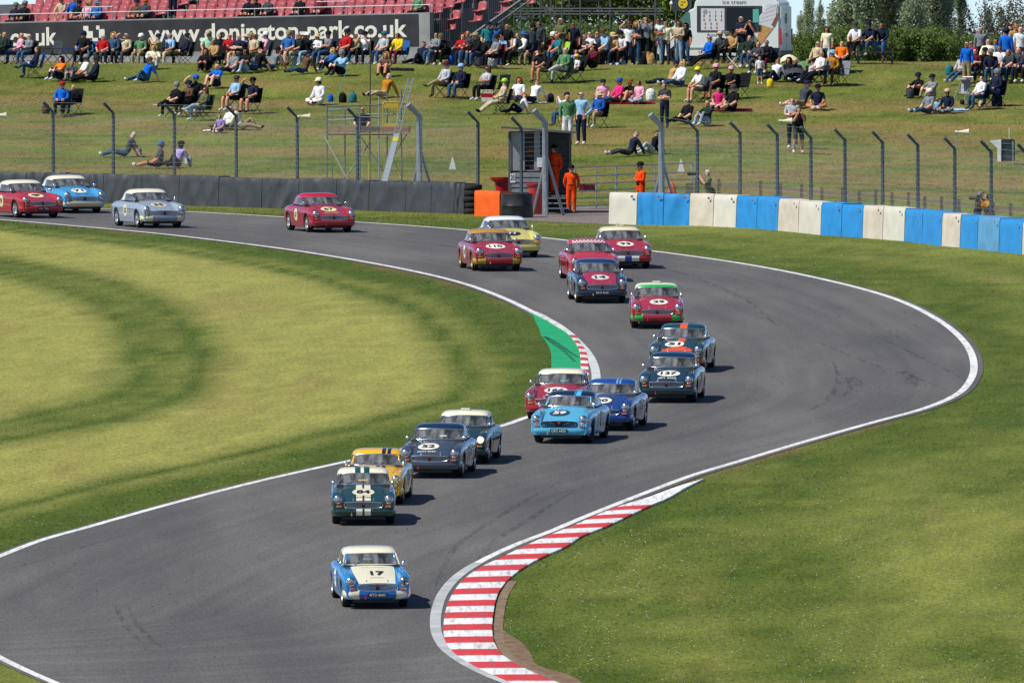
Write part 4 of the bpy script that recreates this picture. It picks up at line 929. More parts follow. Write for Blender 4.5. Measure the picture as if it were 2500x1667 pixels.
# post-and-rail fence behind the right barrier
t = None; tops = []
for i, x in enumerate([1700, 1755, 1806, 1857, 1906, 1957, 2007, 2057, 2098, 2138, 2178, 2218, 2258, 2299, 2341, 2384, 2425, 2467, 2510]):
    p = at(x, RB(x)-38)
    if t is None: t = thing('timber_fence', 'low weathered timber post and rail fence behind the right barrier', 'fence', p); root = Vector(t.location)
    q = p-root; mb = MB(); mb.box(q+Vector((0, 0, .53)), (.11, .11, 1.1+.05*math.sin(i*3))); mb.build('post', WOOD, t); tops.append(q)
for z in (.55, .9):
    for a, b in zip(tops, tops[1:]):
        mb = MB(); d = (b-a); off = Vector((0, .07, z)); mb.add([a+off+Vector((0, 0, -.045)), b+off+Vector((0, 0, -.045)), b+off+Vector((0, 0, .045)), a+off+Vector((0, 0, .045)), a+off+Vector((0, .04, -.045)), b+off+Vector((0, .04, -.045)), b+off+Vector((0, .04, .045)), a+off+Vector((0, .04, .045))], [(0,1,2,3),(4,5,6,7),(0,1,5,4),(3,2,6,7),(0,3,7,4),(1,2,6,5)]); mb.build('rail', WOOD, t)
mb = MB(); mb.box((0, 0, .45), (.26, .22, 1.1)); o = mb.build('timber_post', WOOD, None); o.location = at(1683, 520); tag(o, 'thick timber post beside the crouching photographer', 'post')

# marshals' hut
hp = at(1243, 521); hut = thing('marshal_hut', "small grey boarded marshals' hut with a flat roof and number 20", 'hut', hp)
HG = mat('hut_grey', (.20, .225, .23), rough=.75, noise=.18, nscale=5); HD = mat('hut_dark', (.10, .11, .115), rough=.8, noise=.2, nscale=5); HL = mat('hut_light', (.30, .315, .31), rough=.75, noise=.15, nscale=5)
for k in range(8):
    mb = MB(); mb.box((.59, 0, .09+k*.172), (1.18, .03, .155), Matrix.Rotation(R(-7), 3, 'X')); mb.build('board', HG, hut)
mb = MB(); mb.box((.26, .02, 2.08), (.52, .03, 1.3)); mb.build('wall_panel', HL, hut)
mb = MB(); mb.box((.94, .02, 2.08), (.2, .03, 1.3)); mb.build('wall_panel', HL, hut)
for x, y in ((.02, 0), (1.2, 0), (2.05, .1), (.02, 1.6), (2.05, 1.6)):
    mb = MB(); mb.box((x, y+.02, 1.35), (.09, .09, 2.75)); mb.build('corner_post', HD, hut)
for k in range(14):
    mb = MB(); mb.box((1.05, 1.62, .12+k*.19), (2.1, .03, .178), Matrix.Rotation(R(-6), 3, 'X')); mb.build('back_board', HD, hut)
for k in range(14):
    mb = MB(); mb.box((0, .8, .12+k*.19), (.03, 1.55, .178), Matrix.Rotation(R(6), 3, 'Y')); mb.build('side_board', HG, hut)
mb = MB(); mb.box((1.05, .8, .58), (2.06, 1.5, .06)); mb.build('floor', WOOD, hut)
mb = MB(); mb.box((1.05, 1.66, 1.4), (2.1, .02, 2.7)); mb.build('lining', HD, hut)
mb = MB(); mb.box((.04, .8, 1.4), (.02, 1.5, 2.6)); mb.build('lining', HD, hut)
mb = MB(); mb.box((1.0, .72, 2.80), (2.55, 2.1, .07), Matrix.Rotation(R(4), 3, 'Y')); mb.build('roof', HD, hut)
for k in range(3):
    mb = MB(); mb.box((1.66, -.22*(2-k)-.13, .17*(k+1)), (.72, .24, .04)); mb.build('step', HG, hut)
mb = MB(); mb.tube([(1.28, -.55, 0), (1.28, -.55, .95), (1.25, .0, 1.35), (1.25, 0, .6)], .035, 6); mb.build('handrail', mat('pale_rail', (.5, .48, .42)), hut)
mb = MB(); mb.box((.12, -.025, 1.18), (.17, .012, .30)); sg = mb.build('number_sign', WHITEP, hut)
inst('lettering', text_flat('20', .13, .19, .02), mat('sign_ink', (.01, .01, .01)), sg, loc=(.12, -.034, 1.20))
mb = MB(); mb.box((1.04, -.03, 1.72), (.22, .02, .34)); mb.build('notice', WHITEP, hut)
mb = MB(); mb.tube([(.5, .05, 1.5), (.5, .05, 1.42), (1.1, .05, 1.42), (1.1, .05, 1.5)], .03, 4); mb.build('window_sill', HD, hut)
# bins, gate, oddments
def bin_(label, px, py, c, h=.85, flare=1.0, dy=0):
    t = thing('rubbish_bin', label, 'bin', at(px, py)+Vector((0, dy, 0)), group='red bins by the hut'); mb = MB()
    mb.lathe([(.0, 0), (.17, 0), (.19, .02), (.27, h*.82), (.27, h*.84)], 'z', 18); mb.build('bucket', mat('bin_'+c, c, rough=.5, noise=.15, nscale=5), t, smooth=40)
    mb = MB(); mb.lathe([(.27, h*.83), (.36*flare, h*.94), (.37*flare, h), (.33*flare, h), (.25, h*.84)], 'z', 18, cap=False); mb.build('rim', mat('bin_'+c, c), t, smooth=40)
bin_('red bin with a flared rim behind the left of the hut', 1228, 512, '#a5121f', 1.1, 1.2)
bin_('faded red bin in front of the hut boards', 1309, 523, '#b8342c', 1.05, .95, -.4)
t = thing('metal_gate', 'galvanised tubular field gate beside the hut', 'gate', at(1404, 512)); o = Vector(t.location); A, B = at(1404, 512)-o, at(1690, 500)-o
for z in (.12, .38, .62, .86, 1.12, 1.42):
    mb = MB(); mb.tube([A+Vector((0, 0, z)), B+Vector((0, 0, z))], .022, 6); mb.build('bar', GALV, t)
for f in (0, .18, .35, .68, 1):
    mb = MB(); q = A.lerp(B, f); mb.tube([q, q+Vector((0, 0, 1.46))], .035 if f in (0, .35, 1) else .02, 6); mb.build('upright', GALV, t)
mb = MB(); mb.box((0, 0, 0), (.55, .03, .2)); o = mb.build('sign_board', mat('maroon_board', (.13, .012, .02), rough=.5), None); o.location = at(1433, 511)+Vector((0, -.06, .74)); tag(o, 'small maroon board hung on the field gate', 'sign')
mb = MB(); mb.tube([(0, 0, 0), (.02, .01, .62)], .012, 5); rd = mb
o = thing('flag', 'furled orange flag leaning on a stick by the thick post', 'flag', at(1640, 527)+Vector((0, 0, .55))); mb.build('stick', WOOD, o)
mb = MB(); mb.lathe([(.02, .02), (.12, .05), (.17, .2), (.12, .42), (.05, .56), (.01, .6)], 'z', 7); mb.build('cloth', mat('orange_cloth', (.62, .09, .015), rough=.8, noise=.2), o)
mb = MB(); mb.box((0, 0, .55), (1.2, .5, .06)); mb.box((0, 0, .27), (1.1, .4, .5)); o = mb.build('storage_box', mat('dark_green_box', (.03, .045, .04), rough=.6), None); o.location = at(1598, 533); tag(o, 'low dark storage box behind the cream barrier block', 'box')
for lb_, x, y in (('white triangular marker board on the bank beside the scaffold tower', 1104.8, 408), ('white triangular marker board on the bank above the thick post', 1662.6, 420)):
    mb = MB(); mb.prism([(-.13, 0), (.13, 0), (.015, .44), (-.015, .44)], -.02, .02); mb.box((0, .06, .1), (.03, .1, .2)); o = mb.build('marker_board', WHITEP, None); o.location = atB(x, y); tag(o, lb_, 'marker board', 'white markers on the bank')
# remote camera hung from a mast at the right edge
Y = at(2470, RB(2470)).y+3; D = Y*_cp-(H(Y)-CAMZ)*_sp; XP = lambda px, py, dy=0: Vector(((px-CX)*D/FPX, Y+dy, zrow(py, Y)))
t = thing('camera_rig', 'dark weatherproof camera housing on a mast at the right edge', 'camera', XP(2512, 420)*1.0); t.location.z = H(Y); o = Vector(t.location)
mb = MB(); mb.tube([(0, 0, 0), (0, 0, 4.2)], .07, 8); mb.build('mast', GALV, t)
mb = MB(); c = XP(2460, 368)-o; mb.box(c, (.44, .5, .66)); mb.box(c+Vector((0, 0, .3)), (.36, .55, .12)); mb.build('housing', mat('green_black', (.03, .045, .05), rough=.55, noise=.3, nscale=8), t)
mb = MB(); a, b, cc = XP(2415, 344)-o, XP(2442, 362)-o, XP(2432, 394)-o; mb.prism([(a.x, a.z), (b.x+.02, b.z+.28), (b.x+.02, b.z-.42), (b.x-.1, b.z-.42), (b.x-.1, b.z)], c.y-.3, c.y-.26); mb.build('sun_shield', WHITEP, t)
mb = MB(); mb.tube([c+Vector((.16, -.28, .3)), c+Vector((.16, -.28, -.42)), (0, -.05, c.z-.45)], .03, 6); mb.tube([c+Vector((.16, -.28, -.02)), (0, 0, c.z-.02)], .03, 6); mb.build('bracket', GALV, t)
mb = MB(); mb.tube([c+Vector((.05, 0, .3)), c+Vector((.05, 0, .72))], .012, 5); mb.build('aerial', WHITEP, t)

# scaffold camera tower
Yt = at(900, 452).y; Dt = Yt*_cp-(H(Yt)-CAMZ)*_sp; zx = lambda x: 780+x/5.228; zy = lambda y: 160+y/5.228
tw = thing('scaffold_tower', 'scaffold observation tower of steel tubes and boards behind the grey barrier', 'scaffold tower', (((880-CX)*Dt/FPX), Yt, H(Yt))); TW0 = Vector(tw.location)
def TP(x, y, d=0): return Vector(((zx(x)-CX)*Dt/FPX, Yt+d, zrow(zy(y), Yt)))-TW0
def GP(x, d=0): q = TP(x, 900, d); q.z = H(Yt+d)-TW0.z; return q
def tube_(nm, pts, r=.026, m=SCAF): mb = MB(); mb.tube(pts, r, 6); return mb.build(nm, m, tw, smooth=60)
for x, y, d, m in ((95, 500, 0, SCAF), (320, 530, 1.5, SCAF), (515, 500, 0, SCAF), (640, 420, 1.5, SCAF), (760, 400, 0, GALV), (860, 350, 1.5, SCAF), (1045, 310, .1, SCAF)):
    tube_('standard', [GP(x, d), TP(x, y, d)], m=m)
for (x0, y0_, x1, y1_, d) in ((95, 525, 790, 505, 0), (760, 495, 1140, 490, 0), (95, 655, 515, 650, 0), (515, 660, 790, 662, 0), (95, 770, 515, 770, 0), (95, 885, 960, 885, 0), (95, 880, 1120, 870, 1.4), (110, 575, 500, 553, 1.4), (110, 705, 480, 685, 1.4), (600, 625, 1060, 622, 1.4)):
    tube_('ledger', [TP(x0, y0_, d), TP(x1, y1_, d)], m=GALV if d else SCAF)
for (x0, y0_, x1, y1_, d) in ((535, 920, 850, 1400, .1), (640, 990, 340, 1420, .12), (1120, 870, 960, 1130, .1), (60, 900, 370, 1480, -.3)):
    a = TP(x0, y0_, d); b = TP(x1, y1_, d); tube_('brace', [a, b], .024, m=mat('pale_tube', (.5, .5, .46), rough=.5) if x0 == 60 else SCAF)
for x in (640, 1048): tube_('yellow_prop', [GP(x, .2), TP(x, 1050 if x > 700 else 1110, .2)], .035, mat('yellow_tube', (.62, .52, .03), rough=.5))
tube_('yellow_prop', [TP(955, 1220, .3), TP(1040, 1450, .3)], .028, MATS['yellow_tube'])
tube_('mast', [TP(640, 900, 1.0), TP(648, -360, 1.0)], .028, mat('rusty_mast', (.11, .07, .055), rough=.7))
for (x0, x1, y0_, y1_, m) in ((110, 460, 765, 855, BOARD), (530, 775, 775, 850, mat('dark_board', (.13, .11, .085), rough=.85, noise=.2)), (790, 1160, 780, 858, mat('red_board', (.30, .17, .11), rough=.85, noise=.2))):
    a, b = TP(x0, y0_, -.05), TP(x1, y1_, -.05); mb = MB(); mb.box((a+b)/2, (b.x-a.x, .04, a.z-b.z)); mb.build('toe_board', m, tw)
for k in range(6):
    a, b = TP(95, 872, .05+k*.26), TP(1130, 872, .05+k*.26); mb = MB(); mb.box((a+b)/2, (b.x-a.x, .23, .04)); mb.build('deck_board', BOARD, tw)
YEL = mat('yellow_gate', (.62, .42, .03), rough=.55)
mb = MB(); mb.tube([TP(812, 810, -.03), TP(812, 490, -.03), TP(830, 470, -.03), TP(985, 470, -.03), TP(1003, 490, -.03), TP(1003, 800, -.03)], .022, 6); a, b = TP(812, 475, -.03), TP(1003, 545, -.03); mb.box((a+b)/2, (b.x-a.x, .02, a.z-b.z)); a, b = TP(812, 740, -.03), TP(985, 800, -.03); mb.box((a+b)/2, (b.x-a.x, .02, a.z-b.z)); mb.build('safety_gate', YEL, tw)
lad = bpy.data.objects.new('ladder', None); col.objects.link(lad); lad.parent = tw
l0, l1, r0, r1 = TP(790, 1500, -.9), TP(1140, 160, .1), TP(865, 1500, -.9), TP(1203, 160, .1)
for a, b in ((l0, l1), (r0, r1)): mb = MB(); mb.tube([a, b], .025, 5); mb.build('stile', GALV, lad)
for k in range(1, 22): mb = MB(); mb.tube([l0.lerp(l1, k/22), r0.lerp(r1, k/22)], .014, 5); mb.build('rung', GALV, lad)
mb = MB(); q = Vector((0, -.03, 0)); mb.add([l0+q, r0+q, r0.lerp(r1, .47)+q, l0.lerp(l1, .47)+q], [(0, 1, 2, 3)]); mb.build('climb_guard', mat('zinc_sheet', (.52, .58, .60), rough=.4, metal=.4), lad)
mb = MB(); q = Vector((0, -.04, 0)); mb.add([l0.lerp(l1, .40)+q, r0.lerp(r1, .40)+q, r0.lerp(r1, .44)+q, l0.lerp(l1, .44)+q], [(0, 1, 2, 3)]); mb.build('warning_sticker', mat('sticker_yellow', (.8, .65, .02)), lad)
mb = MB(); mb.tube([TP(405, -100, .8), TP(160, 560, .1), TP(165, 1440, .1)], .013, 4); tag(mb.build('rope', mat('green_rope', (.05, .32, .24), rough=.8), None), 'green rope hanging from the scaffold tower', 'rope').location = TW0
# ------------------------------------------------------------------ hilltop: grandstand, scaffold, van, trees
# grandstand: its front wall runs away to the left at an angle
ang = R(38); Ystand = yt+9
RS = atY(1050, Ystand); WD = Vector((-math.cos(ang), math.sin(ang), 0)); WN = Vector((-math.sin(ang), -math.cos(ang), 0))
stand = thing('grandstand', 'grandstand with rows of red plastic seats above a dark lettered wall', 'grandstand', RS+Vector((0, 0, .2)), (0, R(1.0), math.pi-ang))
# local axes: +x runs along the wall to the left (away), +y towards the camera side, z up
SL = 31.0; WH = 1.80
CONC = mat('grey_concrete', (.24, .25, .25), rough=.85, noise=.2, nscale=1.5); DARKW = mat('dark_banner', (.028, .028, .031), rough=.55, noise=.35, nscale=1.2)
mb = MB(); mb.box((SL/2, -.15, WH/2-.35), (SL, .28, WH+.7)); wall = mb.build('front_wall', CONC, stand)
mb = MB(); mb.box((SL/2+.28, .005, 1.13), (SL-.56, .03, 1.24)); ban = mb.build('banner', DARKW, wall)
def wall_u(px):
    """distance along the wall at which it crosses the sight column px"""
    lo, hi = 0, SL+8
    for _ in range(40):
        m = (lo+hi)/2; p = RS+WD*m; D = p.y*_cp-(p.z-CAMZ)*_sp
        if CX+FPX*p.x/D > px: lo = m
        else: hi = m
    return lo
def wall_text(s, px0, px1, z, h, y=.024):
    u0, u1 = wall_u(px0), wall_u(px1); v, f = text_geo(s, .022, u0-u1, h); mb = MB(); c = (u0+u1)/2
    mb.add([(c-x, y, z+yy) for x, yy, _ in v], f); return mb.build('lettering', WHITEP, ban, fix=False)
LET = mat('banner_lettering', (.66, .66, .58), rough=.6)
for s, a, b in (('www.donington-park.co.uk', 364, 996), ('co.uk', 27, 141), ('k', -12, 5)):
    v, f = text_geo(s, .022); asc = v[:, 1].max()-v[:, 1].min(); o_ = wall_text(s, a, b, 1.19 if s != 'www.donington-park.co.uk' else 1.10, {'www.donington-park.co.uk': .92, 'co.uk': .74, 'k': .74}[s]); o_.material_slots[0].material = LET
for (x0, y0_, x1, y1_) in ((755, 250, 800, 292), (782, 292, 840, 345), (870, 250, 900, 280), (895, 278, 945, 345), (835, 345, 885, 425)):
    mb = MB(); mb.add([(wall_u(x/3.675), .024, (560-y)/355*1.8) for x, y in ((x0, y1_), (x1, y1_), (x1, y0_), (x0, y0_))], [(0, 1, 2, 3)]); mb.build('flag_logo', LET, ban)
# tiers, seats
SEATR = mat('seat_red', (.36, .075, .085), rough=.45, spec=.5, noise=.12, nscale=3)
mb = MB(); prof = [(-.23, .19, .02), (-.22, .05, .0), (-.2, .0, .03), (0, -.02, .04), (.2, .0, .03), (.22, .05, .0), (.23, .19, .02)]
mb.grid([[(-.20, .20, .0), (0, .20, -.03), (.20, .20, .0)], [(-.21, .0, .015), (0, .0, -.03), (.21, .0, .015)], [(-.21, -.17, .03), (0, -.17, .0), (.21, -.17, .03)], [(-.22, -.20, .10), (0, -.22, .09), (.22, -.20, .10)], [(-.21, -.23, .30), (0, -.26, .30), (.21, -.23, .30)], [(-.17, -.25, .36), (0, -.28, .37), (.17, -.25, .36)]])
seat_me = mb.mesh('seat', smooth=60)
bm = bmesh.new(); bm.from_mesh(seat_me); bmesh.ops.solidify(bm, geom=list(bm.faces), thickness=.02); bm.to_mesh(seat_me); bm.free()
TIERH = .20; TIER0 = WH-.24; TIERD = .72; NT = 6
for k in range(NT):
    mb = MB(); mb.box((SL/2-.2, -.55-TIERD*(k+.5), (TIER0+TIERH*k)/2), (SL-.2, TIERD, TIER0+TIERH*k)); mb.build('tier', mat('tier_steel', (.10, .10, .11), rough=.7), stand)
ns = 0; aisle = (wall_u(386), wall_u(340)); aisle2 = (wall_u(870), wall_u(845))
for k in range(5):
    n = int((SL-1)/.50)
    for i in range(n):
        u = .35+i*.50
        if aisle[0] < u < aisle[1] or u > wall_u(-40): continue
        if ns >= 296: continue
        ns += 1; inst('seat', seat_me, SEATR, stand, loc=(u, -.85-TIERD*k, TIER0+TIERH*k+.22), rot=(R(random.uniform(-4, 4)), 0, R(random.uniform(-3, 3))))
# handrail on the wall
pos = [0.02, .2, 4, 8, 12, 16, 20, 24, 28]
mb = MB(); mb.tube([(0.02, -.12, WH+.30), (SL, -.12, WH+.30)], .022, 6); mb.build('handrail', GALV, stand)
for u in np.arange(.05, SL, 2.2): mb = MB(); mb.tube([(u, -.12, WH-.05), (u, -.12, WH+.30)], .02, 6); mb.build('rail_post', GALV, stand)
for u0, u1 in ((wall_u(265), wall_u(196)), (wall_u(838), wall_u(764))):
    mb = MB(); mb.tube([(u0, -.3, WH), (u0, -.3, WH+.52), (u1, -.3, WH+.52), (u1, -.3, WH)], .022, 6); mb.build('aisle_rail', GALV, stand)
# stepped side of the stand with barred railings, seen to the right of the wall
for k in range(5):
    y0_ = -.3-k*.9; z0_ = 1.05+.33*k; x0 = -.05-.62*k
    p = [(x0, y0_, z0_-.35), (x0-.62, y0_-.1, z0_-.35)]
    mb = MB(); zt2 = z0_+.95
    mb.tube([(p[0][0], p[0][1], z0_-.45), (p[0][0], p[0][1], zt2), (p[1][0], p[1][1], zt2), (p[1][0], p[1][1], z0_-.45), (p[0][0], p[0][1], z0_-.45)], .022, 5)
    for i in range(1, 7): f = i/7; q = (p[0][0]*(1-f)+p[1][0]*f, p[0][1]*(1-f)+p[1][1]*f); mb.tube([(q[0], q[1], z0_-.45), (q[0], q[1], zt2)], .011, 4)
    mb.build('side_railing', DARKSTEEL, stand)
    mb = MB(); mb.box((x0-.31, y0_-.35, z0_-.52), (.62, .9, .06)); mb.build('stair_tread', DARKSTEEL, stand)
    for j in range(2):
        inst('seat', seat_me, SEATR, stand, loc=(x0-.22, y0_-.55-.3*j, z0_+.05+.42*j))
mb = MB(); mb.tube([(-.6, -.2, .15), (-4.2, -1.4, 2.6)], .07, 6); mb.build('raker', DARKSTEEL, stand)
mb = MB(); mb.tube([(-1.6, .0, .35), (-4.4, -.8, 2.2)], .035, 6); mb.build('raker', DARKSTEEL, stand)

# open scaffold frame behind the crowd
Ysc = yt+17; zsc = H(Ysc); sc_ = thing('scaffold_structure', 'open dark scaffold frame of poles and braces behind the standing crowd', 'scaffold', atY(1400, Ysc)); o = Vector(sc_.location)
def SP(px, py, d=0): D = (Ysc+d)*_cp-(zsc-CAMZ)*_sp; return Vector(((px-CX)*D/FPX, Ysc+d, zrow(py, Ysc+d)))-o
def sct(nm, a, b, r=.032): mb = MB(); mb.tube([a, b], r, 6); mb.build(nm, DARKSTEEL, sc_, smooth=60)
PXS = [1180, 1218, 1255, 1272, 1300, 1319, 1345, 1372, 1390, 1417, 1462, 1490, 1535, 1600, 1650]
for i, px in enumerate(PXS): sct('pole', SP(px, 136, (i % 3)*1.4), SP(px, -60, (i % 3)*1.4), .035 if i % 2 else .026)
for py, d in ((22, 0), (29, 1.4), (36, 2.8), (92, 1.4), (-20, 0)):
    sct('ledger', SP(1100 if py != 92 else 1180, py, d), SP(1620 if py < 90 else 1440, py, d), .036)
for a, b, c, d in ((1180, 60, 1250, 0), (1255, 60, 1330, 130), (1272, 40, 1340, 110), (1345, 30, 1390, 120), (1300, -10, 1400, 90), (1417, 40, 1470, 120), (1462, -20, 1535, 90), (1535, -20, 1610, 40), (1372, 110, 1462, 10), (1490, 30, 1560, 130), (1180, 130, 1255, 30), (1590, 0, 1620, 60)):
    sct('brace', SP(a, b, .7), SP(c, d, .7), .024)
mb = MB(); a = SP(1433, 0, 0); mb.box(a+Vector((0, .5, .05)), (1.15, 1.0, .28)); mb.build('platform', mat('matt_black', (.012, .012, .013), rough=.8), sc_)

# ice-cream van, side on to the crowd, tail to the right
Yv = yt+12; van = thing('ice_cream_van', 'white ice cream van parked side-on at the top of the bank', 'van', atY(1905, Yv), (0, 0, R(-14)))
VW = mat('van_white', (.70, .75, .74), rough=.35, spec=.5, coat=.3, noise=.03, nscale=2)
# local: x from -4.9 (nose) to 0 (tail), y from 0 (near side) to 1.95, z up
def vrows(side):
    return None
mb = MB()
prof = [(-.02, .36), (-.02, 1.75), (-.08, 2.38), (-.3, 2.56), (-3.3, 2.56), (-3.45, 2.42), (-3.5, 2.16), (-3.65, 2.10), (-4.35, 1.42), (-4.85, 1.22), (-5.0, 1.0), (-5.02, .45), (-4.85, .30), (-4.55, .30), (-4.5, .52), (-4.3, .68), (-4.05, .68), (-3.85, .52), (-3.8, .30), (-1.45, .30), (-1.4, .52), (-1.2, .68), (-.95, .68), (-.75, .52), (-.7, .30), (-.1, .30)]
mb.prism(prof, 0, 1.95); me = mb.mesh('body')
bm = bmesh.new(); bm.from_mesh(me); bmesh.ops.bevel(bm, geom=[e for e in bm.edges if abs(e.verts[0].co.y-e.verts[1].co.y) < .01 and e.is_manifold and (e.verts[0].co.z+e.verts[1].co.z) > 1.2], offset=.06, segments=2, affect='EDGES'); bm.to_mesh(me); bm.free()
vb = inst('body', me, VW, van)
def vbox(nm, c, d, m, par=None, rot=None): b_ = MB(); b_.box(c, d, rot); return b_.build(nm, m, par or van)
VD = mat('van_dark', (.035, .045, .05), rough=.5)
sw = vbox('serving_hatch', (-2.05, -.008, 1.74), (2.62, .02, 1.02), VD)
mn = vbox('menu_board', (-2.72, -.022, 1.72), (.95, .012, .86), mat('menu_white', (.62, .64, .65), rough=.5), sw)
ICE = mat('menu_red', (.45, .06, .10)); ICB = mat('menu_blue', (.10, .14, .35)); ICG = mat('menu_grey', (.28, .29, .30)); BRN = mat('menu_brown', (.22, .12, .10))
for r_ in range(5):
    for c_ in range(4):
        if r_ == 0 and c_ == 0: continue
        if r_ > 2 and c_ == 3: continue
        x = -3.07+c_*.235+(.05 if r_ > 2 else 0); z = 2.02-r_*.155; m = [ICG, BRN, BRN, ICE, ICE][r_] if c_ != 1 or r_ < 3 else ICB
        b_ = MB(); b_.prism([(x-.035, z), (x+.035, z), (x+.012, z-.075), (x-.012, z-.075)], -.031, -.029); b_.prism([(x-.035, z), (x, z+.055), (x+.035, z)], -.031, -.029); b_.build('menu_item', m, sw)
b_ = MB(); b_.lathe([(0, -.031), (.10, -.030)], 'y', 14, c=(-3.02, 0, 2.01), cap=False); b_.build('menu_badge', ICG, sw)
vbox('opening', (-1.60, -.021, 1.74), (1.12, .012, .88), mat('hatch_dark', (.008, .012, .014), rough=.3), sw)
vbox('teal_poster', (-.98, -.024, 1.86), (.24, .012, .52), mat('teal_print', (.10, .42, .36), rough=.5), sw)
vbox('counter', (-1.7, -.10, 1.24), (1.2, .2, .03), GALV, sw)
INKG = mat('van_ink', (.06, .08, .09))
def vtext(s, x, z, w, h, m=INKG): inst('lettering', text_flat(s, w, h, 0), m, van, loc=(x, -.012, z))
vtext('ice cream', -1.85, 2.40, .95, .15); vtext('freshly whipped', -2.2, 1.10, 1.5, .16)
vbox('trim_panel', (-2.1, -.012, .84), (1.7, .012, .2), mat('van_grey', (.50, .55, .55), rough=.4))
vbox('side_moulding', (-2.2, -.02, .62), (3.2, .03, .05), mat('van_grey', (.50, .55, .55), rough=.4))
# ice-cream cone picture on the side
CONEM = mat('cone_print', (.50, .29, .10), rough=.5, noise=.3, nscale=25); SWIRL = mat('swirl_print', (.60, .62, .66), rough=.5, noise=.08, nscale=8); FLAKE = mat('flake_print', (.20, .085, .05), rough=.5)
b_ = MB(); b_.prism([(-1.00, .62), (-.88, .62), (-.30, 1.36), (-.82, 1.55)], -.018, -.014); b_.build('cone_picture', CONEM, van)
b_ = MB(); b_.prism([(-.86, 1.52), (-.84, 1.86), (-.66, 2.05), (-.56, 2.28), (-.38, 2.34), (-.20, 2.32), (-.15, 2.05), (-.20, 1.7), (-.30, 1.36), (-.55, 1.44)], -.021, -.015); b_.build('swirl_picture', SWIRL, van)
for k in range(4): b_ = MB(); z = 1.58+.17*k; b_.prism([(-.84+.09*k, z), (-.22, z+.16), (-.21, z+.19), (-.84+.09*k, z+.03)], -.024, -.02); b_.build('swirl_line', mat('swirl_shade', (.42, .45, .5), rough=.5), van)
b_ = MB(); b_.prism([(-.36, 1.5), (-.24, 1.44), (.0-.03, 1.92), (-.10, 1.98)], -.026, -.02); b_.build('flake_picture', FLAKE, van)
# cab window, mirror, roof sign
b_ = MB(); b_.prism([(-4.28, 1.40), (-3.62, 1.40), (-3.66, 2.0), (-3.78, 2.02)], -.014, -.004); b_.build('cab_window', mat('cab_glass', (.05, .16, .13), rough=.12, spec=.6), van)
b_ = MB(); b_.prism([(-4.36, 1.44), (-4.32, 1.44), (-3.74, 2.06), (-3.8, 2.06)], .1, 1.85); b_.build('windscreen', TINT, van)
vbox('wing_mirror', (-4.15, -.16, 1.45), (.12, .14, .26), VW)
sg = bpy.data.objects.new('roof_sign', None); col.objects.link(sg); sg.parent = van
b_ = MB(); b_.box((-4.05, .3, 2.28), (.75, .1, .45)); b_.build('sign_backing', VD, sg)
b_ = MB(); b_.lathe([(0, .22), (.19, .225)], 'y', 20, c=(-3.98, 0, 2.34), cap=False); b_.build('yellow_disc', mat('sign_yellow', (.75, .55, .02), rough=.5), sg)
inst('lettering', text_flat('TOP\n99', .22, .2, .01), INKG, sg, loc=(-3.98, .215, 2.34))
b_ = MB(); b_.tube([(-4.48, .3, 2.08), (-4.46, .3, 2.30)], [.02, .06], 8); b_.build('model_cone', CONEM, sg); b_ = MB(); b_.lathe([(0, .16), (.05, .12), (.085, .04), (.07, 0), (0, 0)], 'z', 10, c=(-4.46, .3, 2.30)); b_.build('model_swirl', SWIRL, sg, smooth=40)
# rear
vbox('rear_door', (.0, .5, 1.35), (.03, .86, 1.75), VW); vbox('rear_door', (.0, 1.42, 1.35), (.03, .86, 1.75), VW)
TL = mat('tail_light', (.45, .02, .03), rough=.2, spec=.6)
for y in (.03, 1.92): vbox('tail_light', (.005, y, 1.05), (.07, .10, .62), TL)
vbox('reflector', (.02, .02, 1.05), (.06, .06, .2), mat('reflector_white', (.6, .6, .6), rough=.3))
b_ = MB(); b_.lathe([(.13, .022), (.21, .022)], 'x', 20, c=(0, .9, 1.75), cap=False); b_.build('ring_logo', INKG, van)
b_ = MB(); b_.lathe([(0, .022), (.08, .022)], 'x', 14, c=(0, .9, 1.75), cap=False); b_.build('logo_dot', ICG, van)
v, f = text_geo('ICE CREAM', .0, .7, .1); b_ = MB(); b_.add([(.02, .95+x, 2.33+z) for x, z, _ in v], f); b_.build('lettering', INKG, van, fix=False)
v, f = text_geo('T99', .01, .5, .17); b_ = MB(); b_.add([(.02, 1.0+x, 1.1+z) for x, z, _ in v], f); b_.build('lettering', mat('van_red', (.5, .05, .06)), van, fix=False)
vbox('rear_bumper', (.02, .97, .42), (.10, 1.9, .16), VD)
for x in (-4.18, -1.08):
    for y, s in ((.12, -1), (1.83, 1)):
        w = inst('wheel', CM['tyre'], RUBBER, van, loc=(x, y, .33), rot=(0, 0, math.pi/2), scale=1.14); inst('rim', CM['rim_r' if s < 0 else 'rim_l'], ALLOY, w)
vbox('underbody', (-2.5, 1.0, .32), (4.6, 1.6, .2), VD)

